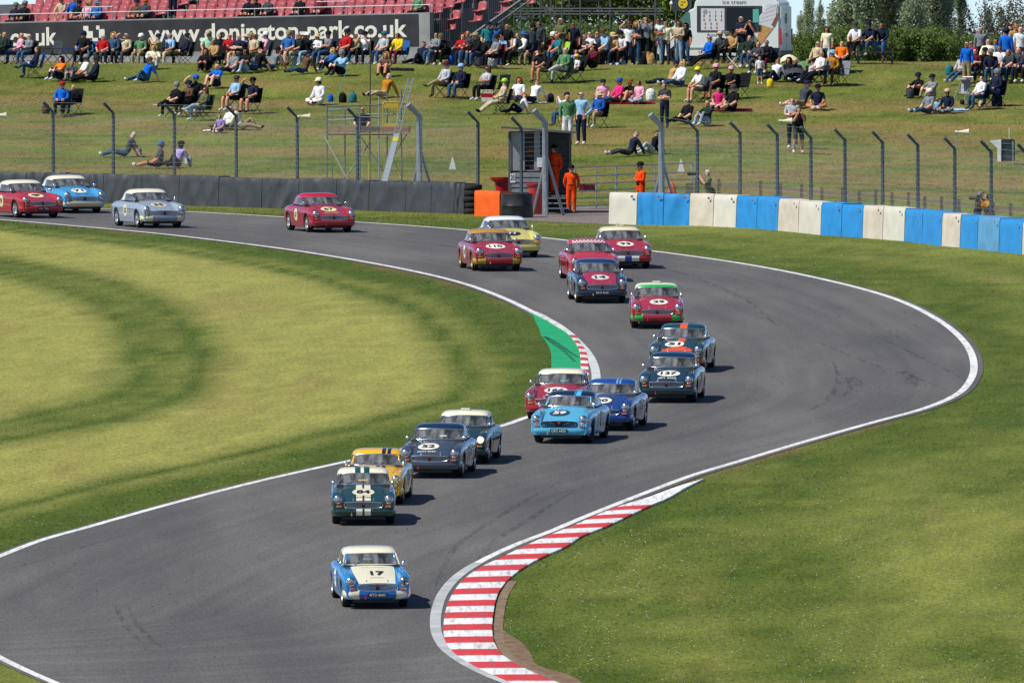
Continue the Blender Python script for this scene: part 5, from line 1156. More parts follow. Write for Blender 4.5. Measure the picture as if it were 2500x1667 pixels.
# ------------------------------------------------------------------ trees and shrubs
def leaf_material(key, c, c2):
    m = bpy.data.materials.new(key); m.use_nodes = True; nt = m.node_tree; N = nt.nodes.new; L = nt.links.new; b = nt.nodes['Principled BSDF']
    b.inputs['Roughness'].default_value = .55; b.inputs['Specular IOR Level'].default_value = .3
    g = N('ShaderNodeNewGeometry'); rc = N('ShaderNodeValToRGB'); rc.color_ramp.elements[0].color = c+(1,); rc.color_ramp.elements[1].color = c2+(1,)
    L(g.outputs['Random Per Island'], rc.inputs[0]); L(rc.outputs[0], b.inputs['Base Color'])
    t = N('ShaderNodeBsdfTranslucent'); mx = N('ShaderNodeMixShader'); mx.inputs[0].default_value = .5; L(rc.outputs[0], t.inputs[0])
    o = nt.nodes['Material Output']; L(b.outputs[0], mx.inputs[1]); L(t.outputs[0], mx.inputs[2]); L(mx.outputs[0], o.inputs[0]); return m
POP = leaf_material('poplar_leaf', (.26, .34, .19), (.48, .54, .37)); SHR = leaf_material('shrub_leaf', (.09, .165, .033), (.25, .33, .095)); OAK = leaf_material('broad_leaf', (.11, .20, .03), (.30, .38, .09)); THIN = leaf_material('twiggy_leaf', (.13, .14, .08), (.24, .23, .14))
BARK = mat('bark', (.085, .068, .05), rough=.9, noise=.35, nscale=8)
def crown_mesh(kind, h, seed, n):
    """leaves spread round many ascending shoots"""
    r = np.random.default_rng(seed); shoots = []
    if kind == 'poplar':
        for k in range(34):
            a = r.uniform(0, 6.28); z0_ = r.uniform(.04, .8)*h; L_ = r.uniform(.12, .26)*h*(1.1-z0_/h*.6); rr = .05*h; d = np.array([math.cos(a)*.30, math.sin(a)*.30, 1.0])
            shoots.append((np.array([math.cos(a)*rr*.4, math.sin(a)*rr*.4, z0_]), d/np.linalg.norm(d), L_, .028*h))
        shoots.append((np.array([0, 0, .55*h]), np.array([0, 0, 1.]), .45*h, .022*h))
    elif kind == 'shrub':
        for k in range(26):
            a = r.uniform(0, 6.28); q = r.uniform(0, .38)*h; d = np.array([math.cos(a)*.5, math.sin(a)*.5, r.uniform(.6, 1.2)]); shoots.append((np.array([math.cos(a)*q, math.sin(a)*q, r.uniform(.0, .25)*h]), d/np.linalg.norm(d), r.uniform(.4, .75)*h, .09*h))
    elif kind == 'thin':
        for k in range(16):
            a = r.uniform(0, 6.28); d = np.array([math.cos(a)*.35, math.sin(a)*.35, 1.0]); shoots.append((np.array([math.cos(a)*.1*h, math.sin(a)*.1*h, r.uniform(0, .3)*h]), d/np.linalg.norm(d), r.uniform(.4, .7)*h, .03*h))
    else:
        for k in range(40):
            a = r.uniform(0, 6.28); e = r.uniform(-.2, 1.1); d = np.array([math.cos(a)*math.cos(e), math.sin(a)*math.cos(e), math.sin(e)]); shoots.append((np.array([0, 0, r.uniform(.25, .7)*h]), d, r.uniform(.18, .38)*h, .085*h))
    V = np.empty((n*4, 3), np.float32); wl = np.array([s[2] for s in shoots]); pk = r.choice(len(shoots), n, p=wl/wl.sum())
    t = r.uniform(.05, 1, n); P = np.array([shoots[i][0]+shoots[i][1]*shoots[i][2]*u for i, u in zip(pk, t)]); sp = np.array([shoots[i][3] for i in pk])*(1.15-t*.7)
    P = P+r.normal(0, 1, (n, 3))*sp[:, None]*np.array([1, 1, 1.0]); P[:, 2] = np.maximum(P[:, 2], .03)
    s = r.uniform(.035, .075, n)*(1.0 if kind != 'broad' else 1.5)*(.8 if kind == 'thin' else 1)
    a = r.normal(0, 1, (n, 3)); a /= np.linalg.norm(a, axis=1)[:, None]; b = np.cross(a, r.normal(0, 1, (n, 3))); b /= np.linalg.norm(b, axis=1)[:, None]
    a *= s[:, None]; b *= s[:, None]*.7
    V[0::4] = P-a; V[1::4] = P-b; V[2::4] = P+a; V[3::4] = P+b
    me = bpy.data.meshes.new('crown'); me.vertices.add(n*4); me.vertices.foreach_set('co', V.ravel()); me.loops.add(n*4); me.loops.foreach_set('vertex_index', np.arange(n*4, dtype=np.int32))
    me.polygons.add(n); me.polygons.foreach_set('loop_start', np.arange(0, n*4, 4, dtype=np.int32)); me.polygons.foreach_set('loop_total', np.full(n, 4, np.int32)); me.materials.append(None); me.update(calc_edges=True)
    tb = MB(); top = h*{'poplar': .9, 'shrub': .3, 'thin': .55, 'broad': .6}[kind]; rb = h*{'poplar': .017, 'shrub': .012, 'thin': .010, 'broad': .024}[kind]
    tb.tube([(0, 0, -.2), (.01*h, 0, top*.4), (-.005*h, .01*h, top*.75), (0, 0, top)], [rb, rb*.8, rb*.5, rb*.2], 7)
    for sh in shoots[:22]:
        a_, d_, L_ = Vector(sh[0]), Vector(sh[1]), sh[2]; root_ = Vector((0, 0, max(0, a_.z-.12*h))) if kind != 'shrub' else Vector((0, 0, 0)); tb.tube([root_, a_, a_+d_*L_*.9], [rb*.5, rb*.35, rb*.08], 4, cap=False)
    return me, tb.mesh('trunk', smooth=60)
TM = {('poplar', i): crown_mesh('poplar', 7.5, 60+i, 9500) for i in range(3)}
TM.update({('shrub', i): crown_mesh('shrub', 1.9, 70+i, 4200) for i in range(3)}); TM.update({('thin', i): crown_mesh('thin', 3.4, 80+i, 1500) for i in range(2)}); TM.update({('broad', i): crown_mesh('broad', 7.0, 90+i, 9000) for i in range(3)})
def tree(kind, v, label, px, dY, sc, group, m):
    p = atY(px, yt+dY); t = thing({'poplar': 'poplar_tree', 'shrub': 'shrub', 'thin': 'sapling', 'broad': 'broadleaf_tree'}[kind], label, 'tree' if kind != 'shrub' else 'shrub', p, (0, 0, random.uniform(0, 6.28)), group)
    t.scale = (sc*random.uniform(.92, 1.08), sc*random.uniform(.92, 1.08), sc); c, tr = TM[(kind, v)]; inst('crown', c, m, t); inst('trunk', tr, BARK, t); return t
ORD = ['first', 'second', 'third', 'fourth', 'fifth', 'sixth', 'seventh', 'eighth', 'ninth', 'tenth', 'eleventh', 'twelfth', 'thirteenth', 'fourteenth']
for i, (px, d, s) in enumerate([(2062, 34, .95), (2092, 38, 1.05), (2120, 33, 1.0), (2150, 40, 1.1), (2178, 34, 1.05), (2208, 38, 1.12), (2232, 33, 1.05), (2262, 42, .80), (2286, 36, .78), (2310, 42, .60), (2345, 37, .43)]):
    tree('poplar', i % 3, f'pale green poplar, {ORD[i]} from the left in the row behind the picnic tables', px, d, s, 'poplars behind the picnic tables', POP)
for i, (px, d, s) in enumerate([(1955, 36, .27), (1975, 34, .40), (2002, 38, .33), (2030, 35, .30)]):
    tree('poplar', (i+1) % 3, f'small young poplar, {ORD[i]} from the left, to the right of the van', px, d, s, 'young poplars right of the van', POP)
for i, (px, d, s) in enumerate([(1962, 30, .72), (1990, 28, .78), (2020, 30, .80), (2048, 29, .95), (2082, 28, .88), (2112, 27, .75), (2150, 29, .7), (2190, 27, .8), (2222, 28, .95), (2255, 27, .92), (2290, 29, .85), (2325, 27, .72), (2362, 29, .7), (2405, 28, .7)]):
    tree('shrub', i % 3, f'dense green shrub, {ORD[i]} from the van along the hilltop hedge', px, d, s, 'hedge shrubs along the hilltop', SHR)
for i, (px, d, s) in enumerate([(2370, 33, .80), (2402, 36, .95), (2432, 33, .85), (2462, 37, 1.1), (2490, 33, 1.0), (2525, 36, 1.1)]):
    tree('thin', i % 2, f'thin twiggy sapling, {ORD[i]} from the left at the right end of the hedge', px, d, s, 'twiggy saplings at the right', THIN)
for i, (px, d, s) in enumerate([(2450, 28, .65), (2490, 27, .62), (2530, 29, .7)]):
    tree('shrub', (i+1) % 3, f'low shrub, {ORD[i]} from the left under the twiggy saplings', px, d, s, 'low shrubs at the right', SHR)
for i, (px, d, s) in enumerate([(1195, 40, .8), (1250, 46, 1.0), (1310, 40, .9), (1365, 48, 1.05), (1425, 42, .95), (1485, 47, 1.05), (1545, 41, .95), (1600, 46, 1.05), (1655, 42, 1.0)]):
    tree('broad', i % 3, f'leafy broadleaf tree, {ORD[i]} from the left behind the scaffold frame', px, d, s, 'trees behind the scaffold frame', OAK)
for i, (px, d, s) in enumerate([(1190, 32, .9), (1240, 33, 1.0), (1295, 31, .95), (1350, 33, 1.0), (1405, 31, 1.05), (1460, 33, .95), (1515, 31, 1.0), (1570, 33, 1.0), (1625, 31, 1.05)]):
    tree('shrub', i % 3, f'bushy undergrowth, {ORD[i]} from the left beneath the trees behind the scaffold', px, d, s, 'undergrowth behind the scaffold', SHR)
# row of picnic tables
def picnic_table(label, px, py, yaw, L=1.9, dz=0):
    p = atB(px, py); t = thing('picnic_table', label, 'picnic table', p, (0, 0, R(yaw)), 'wooden picnic tables')
    for i in range(4): mb = MB(); mb.box((0, -.27+i*.18, .74), (L, .16, .04)); mb.build('top_plank', WOOD, t)
    for s in (-1, 1):
        for i in range(2): mb = MB(); mb.box((0, s*(.66+i*.13), .44), (L, .12, .04)); mb.build('seat_plank', WOOD, t)
        mb = MB(); mb.box((s*(L/2-.3), 0, .40), (.05, 1.5, .09)); mb.build('cross_beam', WOOD, t)
        for q in (-1, 1): mb = MB(); mb.tube([(s*(L/2-.3), q*.55, -.03), (s*(L/2-.3), q*.25, .72)], .045, 4); mb.build('leg', WOOD, t)
    return t
PT1 = picnic_table('weathered picnic table with three people sitting on top', 2125, 161, 20, 2.0)
PT2 = picnic_table('picnic table crowded with people at the right of the hilltop', 2402, 186, 3, 2.1)
PT3 = picnic_table('picnic table cut by the right edge behind the crowded one', 2478, 176, 6, 1.9)
# ------------------------------------------------------------------ people: one skinned body per pose, clothed per person
def V3(*a): return Vector(a)
def pose_def(name):
    """joint positions for a 1.74 m adult facing -y, feet or seat on z = 0"""
    J = dict(pelvis=V3(0, 0, .95), belly=V3(0, 0, 1.08), chest=V3(0, -.005, 1.26), upper=V3(0, .01, 1.41), neck=V3(0, 0, 1.465), jaw=V3(0, -.015, 1.53), head=V3(0, -.008, 1.625), crown=V3(0, .008, 1.70), look=V3(0, -1, 0))
    for s, n in ((-1, 'l'), (1, 'r')):
        J['sh'+n] = V3(s*.185, .01, 1.395); J['el'+n] = V3(s*.245, .03, 1.13); J['wr'+n] = V3(s*.25, -.04, .90); J['ha'+n] = V3(s*.245, -.07, .81)
        J['hi'+n] = V3(s*.095, 0, .90); J['kn'+n] = V3(s*.105, -.02, .50); J['an'+n] = V3(s*.11, .02, .09); J['to'+n] = V3(s*.125, -.15, .04)
    def move(d, *ks):
        for k in ks: J[k] = J[k]+d
    up = ['belly', 'chest', 'upper', 'neck', 'jaw', 'head', 'crown', 'shl', 'shr', 'ell', 'elr', 'wrl', 'wrr', 'hal', 'har']
    def seat(z, lean=.12):
        """drop the trunk so that the pelvis is at z and lean it back"""
        dz = z-J['pelvis'].z; J['pelvis'].z = z
        for k in up:
            h = J[k].z-.95; J[k].z += dz; J[k].y += lean*h
    def arm(n, el, wr, ha): J['el'+n], J['wr'+n], J['ha'+n] = V3(*el), V3(*wr), V3(*ha)
    def leg(n, hi, kn, an, to): J['hi'+n], J['kn'+n], J['an'+n], J['to'+n] = V3(*hi), V3(*kn), V3(*an), V3(*to)
    S = ((-1, 'l'), (1, 'r'))
    if name == 'crossed':
        for s, n in S: arm(n, (s*.25, -.03, 1.14), (-s*.03, -.2, 1.16+.03*s), (-s*.11, -.2, 1.18+.03*s))
    elif name == 'camera':
        for s, n in S: arm(n, (s*.24, -.14, 1.20), (s*.09, -.24, 1.48), (s*.05, -.22, 1.57))
    elif name == 'hips':
        for s, n in S: arm(n, (s*.36, .08, 1.16), (s*.2, -.05, .98), (s*.16, -.08, .95))
    elif name == 'brow':
        arm('l', (-.38, -.05, 1.5), (-.16, -.12, 1.68), (-.08, -.13, 1.70)); leg('r', (.095, 0, .9), (.12, -.05, .5), (.14, .02, .09), (.16, -.15, .04))
    elif name == 'aim':
        move(V3(0, -.12, -.10), *up)
        for s, n in S: arm(n, (s*.2, -.28, 1.12), (s*.07, -.42, 1.40), (s*.03, -.46, 1.45))
        leg('l', (-.1, 0, .88), (-.14, -.18, .5), (-.16, -.05, .09), (-.18, -.22, .04)); leg('r', (.1, .02, .88), (.14, -.02, .48), (.16, .2, .09), (.19, .04, .04))
    elif name == 'behind':
        for s, n in S: arm(n, (s*.27, .06, 1.13), (s*.2, .12, .93), (s*.08, .16, .88))
    elif name in ('chair', 'chairx', 'chaircam', 'chairout', 'chairfold', 'chairbrow', 'edge', 'drive'):
        seat(.50, .16)
        for s, n in S: leg(n, (s*.1, -.04, .50), (s*.13, -.42, .52), (s*.13, -.44, .09), (s*.14, -.62, .04)); arm(n, (s*.26, -.02, J['shl'].z-.24), (s*.14, -.24, .62), (s*.06, -.3, .62))
        if name == 'chairx': leg('r', (.1, -.04, .50), (.06, -.44, .60), (-.16, -.66, .42), (-.22, -.82, .46))
        if name == 'chairout':
            for s, n in S: leg(n, (s*.1, -.04, .48), (s*.14, -.46, .42), (s*.12, -.86, .10), (s*.14, -.96, .20))
        if name == 'chairfold':
            for s, n in S: arm(n, (s*.27, -.06, .72), (-s*.02, -.2, .74+.03*s), (-s*.1, -.2, .76+.03*s))
        if name == 'chaircam':
            for s, n in S: arm(n, (s*.25, -.2, .86), (s*.1, -.26, 1.06), (s*.05, -.22, 1.14))
        if name == 'chairbrow': arm('l', (-.36, -.1, 1.06), (-.2, -.16, 1.22), (-.1, -.14, 1.24))
        if name == 'edge':
            for k in up: J[k].y -= .30*(J[k].z-.5)
            for s, n in S: arm(n, (s*.25, -.2, .72), (s*.12, -.42, .58), (s*.05, -.46, .56))
        if name == 'drive':
            for s, n in S: leg(n, (s*.1, -.05, .48), (s*.12, -.44, .54), (s*.1, -.76, .38), (s*.1, -.84, .50)); arm(n, (s*.25, -.14, .76), (s*.18, -.36, .78), (s*.15, -.42, .80))
            for k in J:
                if k != 'look': J[k].z -= .36
    elif name in ('legs', 'knees', 'cross', 'back', 'side', 'kneel'):
        seat(.13, {'legs': .10, 'knees': .02, 'cross': -.04, 'back': .42, 'side': .30, 'kneel': .0}[name])
        for s, n in S:
            sh = J['sh'+n]
            if name == 'legs': leg(n, (s*.1, -.05, .13), (s*.13, -.46, .20), (s*.12, -.86, .09), (s*.15, -.92, .20)); arm(n, (s*.24, -.08, .33), (s*.16, -.28, .22), (s*.1, -.36, .20))
            if name == 'knees': leg(n, (s*.1, -.05, .13), (s*.14, -.36, .48), (s*.13, -.52, .09), (s*.14, -.70, .04)); arm(n, (s*.25, -.18, .42), (s*.12, -.42, .40), (s*.02, -.48, .38))
            if name == 'cross': leg(n, (s*.1, -.04, .13), (s*.38, -.28, .17), (-s*.06, -.40, .08), (-s*.18, -.38, .06)); arm(n, (s*.26, -.06, .36), (s*.2, -.26, .22), (s*.12, -.32, .18))
            if name == 'back': leg(n, (s*.1, -.05, .13), (s*.13, -.46, .22), (s*.12, -.88, .09), (s*.15, -.94, .20)); arm(n, (s*.27, sh.y+.14, .30), (s*.29, sh.y+.24, .08), (s*.29, sh.y+.30, .03))
            if name == 'side': leg(n, (s*.1, -.05, .13), (s*.14, -.36, .44 if s > 0 else .2), (s*.13, -.55 if s > 0 else -.84, .09), (s*.14, -.72 if s > 0 else -.92, .06 if s > 0 else .18)); arm(n, (s*.27, sh.y+.1, .32), (s*.28, sh.y+.2, .09), (s*.28, sh.y+.26, .03))
            if name == 'kneel': leg(n, (s*.12, .02, .13), (s*.2, -.38, .09), (s*.16, .0, .07), (s*.15, .15, .04)); arm(n, (s*.24, -.1, .40), (s*.16, -.3, .30), (s*.1, -.34, .26))
    return J
RAD = dict(pelvis=(.175, .135), belly=(.170, .135), chest=(.178, .135), upper=(.135, .095), neck=(.062, .064), jaw=(.080, .092), head=(.098, .113), crown=(.062, .078), sh=(.082, .08), el=(.060, .060), wr=(.042, .038), ha=(.046, .026), hi=(.112, .115), kn=(.078, .08), an=(.056, .060), to=(.050, .036))
EDG = [('pelvis', 'belly', 1), ('belly', 'chest', 1), ('chest', 'upper', 1), ('upper', 'neck', 0), ('neck', 'jaw', 0), ('jaw', 'head', 6), ('head', 'crown', 6)] + [(a+n, b+n, k) for n in 'lr' for a, b, k in (('sh', 'el', 1), ('el', 'wr', 2), ('wr', 'ha', 0), ('hi', 'kn', 3), ('kn', 'an', 4), ('an', 'to', 5))] + [('upper', 'shl', 1), ('upper', 'shr', 1), ('pelvis', 'hil', 3), ('pelvis', 'hir', 3)]
def pose_mesh(name):
    J = pose_def(name); ks = [k for k in J if k != 'look']; ix = {k: i for i, k in enumerate(ks)}
    me = bpy.data.meshes.new('skeleton'); me.from_pydata([J[k] for k in ks], [(ix[a], ix[b]) for a, b, _ in EDG], []); o = bpy.data.objects.new('skeleton', me); col.objects.link(o)
    o.modifiers.new('skin', 'SKIN').use_smooth_shade = True; s = o.modifiers.new('sub', 'SUBSURF'); s.levels = 1
    for k in ks:
        d = me.skin_vertices[0].data[ix[k]]; r = RAD[k] if k in RAD else RAD[k[:2]]; d.radius = r; d.use_root = (k == 'pelvis')
    bpy.context.view_layer.update(); dg = bpy.context.evaluated_depsgraph_get(); dg.update()
    out = bpy.data.meshes.new_from_object(o.evaluated_get(dg)); bpy.data.objects.remove(o); bpy.data.meshes.remove(me); out.name = 'person'
    seg = [(np.array(J[a]), np.array(J[b]), k, a in ('pelvis', 'belly', 'chest') and k == 1) for a, b, k in EDG]; hd = np.array(J['head'])
    C = np.array([p.center for p in out.polygons]); best = np.full(len(C), 9.); lab = np.zeros(len(C), int)
    for a, b, k, tr in seg:
        d = b-a; t = np.clip(((C-a)@d)/(d@d), 0, 1); q = np.linalg.norm(C-a-t[:, None]*d, axis=1)
        q = q-(.05 if tr else 0); m = q < best; best[m] = q[m]; lab[m] = k
    # belt line: anything of the trunk below the pelvis belongs to the trousers
    ax = np.array(J['belly']-J['pelvis']); ax /= np.linalg.norm(ax); lab[(lab == 1)&(((C-np.array(J['pelvis']))@ax) < .035)] = 3
    face = (lab == 6)|((lab == 0)&(np.linalg.norm(C-hd, axis=1) < .2)); rel = C-hd; fr = (rel[:, 1] < -.04)&(rel[:, 2] < .04)
    lab[face] = np.where(fr[face] | (rel[face, 2] < -.09), 0, 6)
    out.materials.clear()
    for _ in range(7): out.materials.append(None)
    out.polygons.foreach_set('material_index', lab.astype(np.int32)); out.polygons.foreach_set('use_smooth', [True]*len(out.polygons)); out.update()
    return out, J
POSES = {}
def get_pose(n):
    if n not in POSES: POSES[n] = pose_mesh(n)
    return POSES[n]
# headwear and hair
def head_meshes():
    M = {}
    mb = MB(); mb.lathe([(.122, 0), (.121, .045), (.104, .09), (.06, .122), (.0, .13)], 'z', 14, cap=False)
    mb.add([(-.085, -.06, .01), (-.07, -.19, .0), (0, -.215, .002), (.07, -.19, .0), (.085, -.06, .01), (0, -.1, .022)], [(0, 1, 5), (1, 2, 5), (2, 3, 5), (3, 4, 5)]); M['cap'] = mb.mesh('cap', smooth=60)
    mb = MB(); mb.lathe([(.19, -.015), (.165, .0), (.122, .012), (.118, .068), (.096, .107), (.0, .12)], 'z', 16, cap=False); M['hat'] = mb.mesh('sun_hat', smooth=60)
    mb = MB(); mb.lathe([(.12, -.05), (.126, -.02), (.124, .035), (.10, .095), (.05, .13), (.0, .138)], 'z', 14, cap=False); M['beanie'] = mb.mesh('beanie', smooth=60)
    mb = MB(); mb.lathe([(.09, -.20), (.125, -.10), (.128, -.02), (.115, .05), (.085, .095), (.04, .118), (.0, .124)], 'z', 16, cap=False); M['helmet'] = mb.mesh('helmet', smooth=60)
    mb = MB(); n = 12; rows = []
    for (z, r, a0) in ((.13, .04, -1), (.10, .095, -1), (.03, .125, -.5), (-.05, .13, -.15), (-.15, .125, .0), (-.26, .10, .1)):
        rows.append([(r*math.cos(R(200)+R(-220)*i/n)*1.0, .012+r*math.sin(R(200)+R(-220)*i/n), z) for i in range(n+1)])
    mb.grid(rows); me = mb.mesh('long_hair', smooth=60)
    bm = bmesh.new(); bm.from_mesh(me); bmesh.ops.solidify(bm, geom=list(bm.faces), thickness=.02); bm.to_mesh(me); bm.free(); M['long'] = me
    mb = MB(); mb.box((-.04, -.122, .0), (.055, .012, .035)); mb.box((.04, -.122, .0), (.055, .012, .035)); mb.box((0, -.122, .008), (.03, .01, .01)); mb.box((-.085, -.05, .006), (.008, .12, .01)); mb.box((.085, -.05, .006), (.008, .12, .01)); M['shades'] = mb.mesh('sunglasses')
    mb = MB(); mb.add([(-.018, -.105, -.045), (.018, -.105, -.045), (0, -.135, -.04), (0, -.112, .012)], [(0, 1, 2), (0, 2, 3), (1, 3, 2)])
    for s in (-1, 1): mb.lathe([(.0, -.012), (.022, -.010), (.026, .0), (.0, .012)], 'x', 8, c=(s*.104, .0, -.01))
    mb.mi = 1
    for s in (-1, 1): mb.box((s*.038, -.106, .012), (.028, .02, .011)); mb.box((s*.038, -.107, .032), (.036, .02, .007))
    mb.mi = 2; mb.box((0, -.100, -.072), (.046, .02, .010)); M['face'] = mb.mesh('face')
    return M
FACEDARK = mat('eye_dark', (.03, .022, .018), rough=.4); LIPS = mat('lips', (.32, .12, .10), rough=.5)
HM = head_meshes()
COL = {'dark grey': '#3b4047', 'light grey': '#a9aeb2', 'grey': '#767c82', 'black': '#15171b', 'navy': '#1b2338', 'light blue': '#8ab4d4', 'bright blue': '#0d5fc0', 'royal blue': '#1c4fa0', 'teal': '#24707c', 'blue': '#2a5f9e', 'denim': '#34506f', 'pale denim': '#86a0b8', 'dark green': '#1f3129', 'green': '#557f57', 'olive': '#5e6140', 'mint': '#a9d0b2', 'lime': '#9bc73a', 'red': '#ab1a20', 'maroon': '#5a1a26', 'hot pink': '#cf2c72', 'pink': '#dba0b4', 'orange': '#e2701a', 'tan': '#b28f5e', 'beige': '#b9a98c', 'khaki': '#8d8262', 'cream': '#e2dcb8', 'white': '#dcddde', 'yellow': '#e0c42a', 'mustard': '#a8741c', 'purple': '#8674b0', 'lilac': '#a596cc', 'brown': '#5c4433', 'blond': '#c3a062', 'straw': '#c9b27c', 'silver': '#b9b6b0', 'dark': '#231c18', 'ginger': '#8a4a22', 'overall orange': '#e6480c'}
def color_of(ph):
    k = max((c for c in COL if c in ph), key=len, default='grey'); return COL[k]
SKINS = [mat('skin_'+str(i), c, rough=.6, spec=.3) for i, c in enumerate(['#d9a48a', '#cf9478', '#e0ae96', '#c58a6c', '#b97a5c'])]
SHOES = [cloth('#20201f'), cloth('#c9c9c6'), cloth('#5a4634')]
SHADES = mat('dark_lens', (.01, .01, .012), rough=.2)
PEOPLE = []
POSE_TXT = {'stand': 'standing', 'crossed': 'standing with folded arms', 'camera': 'standing holding something to the face', 'hips': 'standing', 'brow': 'standing with a hand to the head', 'aim': 'leaning forward', 'behind': 'standing with hands behind the back', 'chair': 'sitting on a chair', 'chairx': 'sitting with crossed legs', 'chaircam': 'seated with hands to the face', 'chairout': 'seated with legs stretched out', 'chairfold': 'seated with folded arms', 'chairbrow': 'seated shading the eyes', 'edge': 'sitting hunched forward', 'legs': 'sitting on the grass', 'knees': 'sitting knees up on the grass', 'cross': 'sitting cross-legged on the grass', 'back': 'reclining on the grass', 'side': 'lounging on the grass', 'kneel': 'kneeling on the grass', 'drive': 'driving'}
def person(loc, pose, yaw, top, sleeve, bottom, shorts, head, where='', sc=1.0, group='spectators on the bank', shades=None, label=None, parent_m=None):
    me, J = get_pose(pose); i = len(PEOPLE); rs = random.Random(i*7+3)
    sk = SKINS[rs.randrange(5)] if not head.startswith('dark skin') else mat('skin_dark', '#5a3a28', rough=.55); tc, bc = cloth(color_of(top)), cloth(color_of(bottom))
    hair = cloth(color_of(head) if 'hair' in head else rs.choice(['#2b211b', '#4a3626', '#7a7672', '#1d1815'])); hair = sk if 'bald' in head else hair
    o = inst('person', me, [sk, tc, tc if sleeve else sk, bc, sk if shorts else bc, SHOES[rs.randrange(3)], hair]); o.location = loc; o.rotation_euler = (0, 0, R(yaw)); s = sc*rs.uniform(.96, 1.04); o.scale = (s, s, s)
    hd = J['head']
    for w in ('cap', 'hat', 'beanie', 'helmet'):
        if w in head.split(): inst({'hat': 'sun_hat'}.get(w, w), HM[w], cloth(color_of(head)) if w != 'helmet' else paint(color_of(head)), o, loc=(hd.x, hd.y+.0, hd.z+.015), rot=(R(rs.uniform(-6, 10)), 0, R(rs.uniform(-25, 25))))
    if 'long' in head: inst('long_hair', HM['long'], cloth(color_of(head)), o, loc=(hd.x, hd.y, hd.z))
    if shades if shades is not None else rs.random() < .35: inst('sunglasses', HM['shades'], SHADES, o, loc=(hd.x, hd.y-.002, hd.z+.01))
    tag(inst('face', HM['face'], [sk, FACEDARK, LIPS], o, loc=(hd.x, hd.y, hd.z)), kind='stuff')
    o['category'] = 'person'; o['group'] = group
    PEOPLE.append(dict(o=o, top=top, bottom=bottom, head=head, pose=pose, where=where, x=loc[0], y=loc[1], fixed=label)); return o
# camp chairs
def chair_meshes():
    M = {}
    mb = MB(); mb.grid([[(-.25, -.24, .47), (0, -.24, .44), (.25, -.24, .47)], [(-.25, .0, .44), (0, .0, .40), (.25, .0, .44)], [(-.25, .22, .42), (0, .22, .39), (.25, .22, .42)]]); M['seat'] = mb.mesh('seat', smooth=60)
    mb = MB(); mb.grid([[(-.27, .20, .40), (0, .24, .40), (.27, .20, .40)], [(-.27, .28, .66), (0, .33, .66), (.27, .28, .66)], [(-.26, .36, .95), (0, .38, .96), (.26, .36, .95)]]); M['back'] = mb.mesh('backrest', smooth=60)
    for s, n in ((-1, 'l'), (1, 'r')):
        mb = MB(); mb.tube([(s*.27, -.24, .47), (s*.27, .26, .0)], .012, 5); M['leg1'+n] = mb.mesh('leg')
        mb = MB(); mb.tube([(s*.27, -.26, .0), (s*.27, .24, .44), (s*.27, .37, .96)], .012, 5); M['leg2'+n] = mb.mesh('leg')
        mb = MB(); mb.box((s*.29, .0, .66), (.06, .48, .02)); mb.tube([(s*.28, -.22, .47), (s*.28, -.22, .65)], .01, 4); M['arm'+n] = mb.mesh('armrest')
    mb = MB(); mb.tube([(-.27, -.25, .02), (.27, -.22, .42)], .01, 5); mb.tube([(.27, -.25, .02), (-.27, -.22, .42)], .01, 5); M['x'] = mb.mesh('cross_strut')
    return M
CHM = chair_meshes(); CHAIRS = []
def camp_chair(loc, yaw, c, owner=None, frame=None, label=None, recl=0):
    t = thing('camp_chair', '', 'chair', loc, (0, 0, R(yaw)), 'folding camp chairs on the bank'); m = cloth(color_of(c)); fm = frame or BLACK
    inst('seat', CHM['seat'], m, t); inst('backrest', CHM['back'], m, t)
    for n in 'lr': inst('leg', CHM['leg1'+n], fm, t); inst('leg', CHM['leg2'+n], fm, t); inst('armrest', CHM['arm'+n], m, t)
    inst('cross_strut', CHM['x'], fm, t); CHAIRS.append((t, c, owner, label)); return t
ZO = {'A': (0, 0, 3.675), 'B': (600, 0, 3.675), 'C': (1200, 0, 3.675), 'D': (1800, 0, 3.36), 'E': (0, 220, 3.675), 'F': (600, 220, 3.675), 'G': (1200, 220, 3.675), 'H': (1860, 220, 3.675)}
def zpx(r, x, y): a, b, k = ZO[r]; return a+x/k, b+y/k
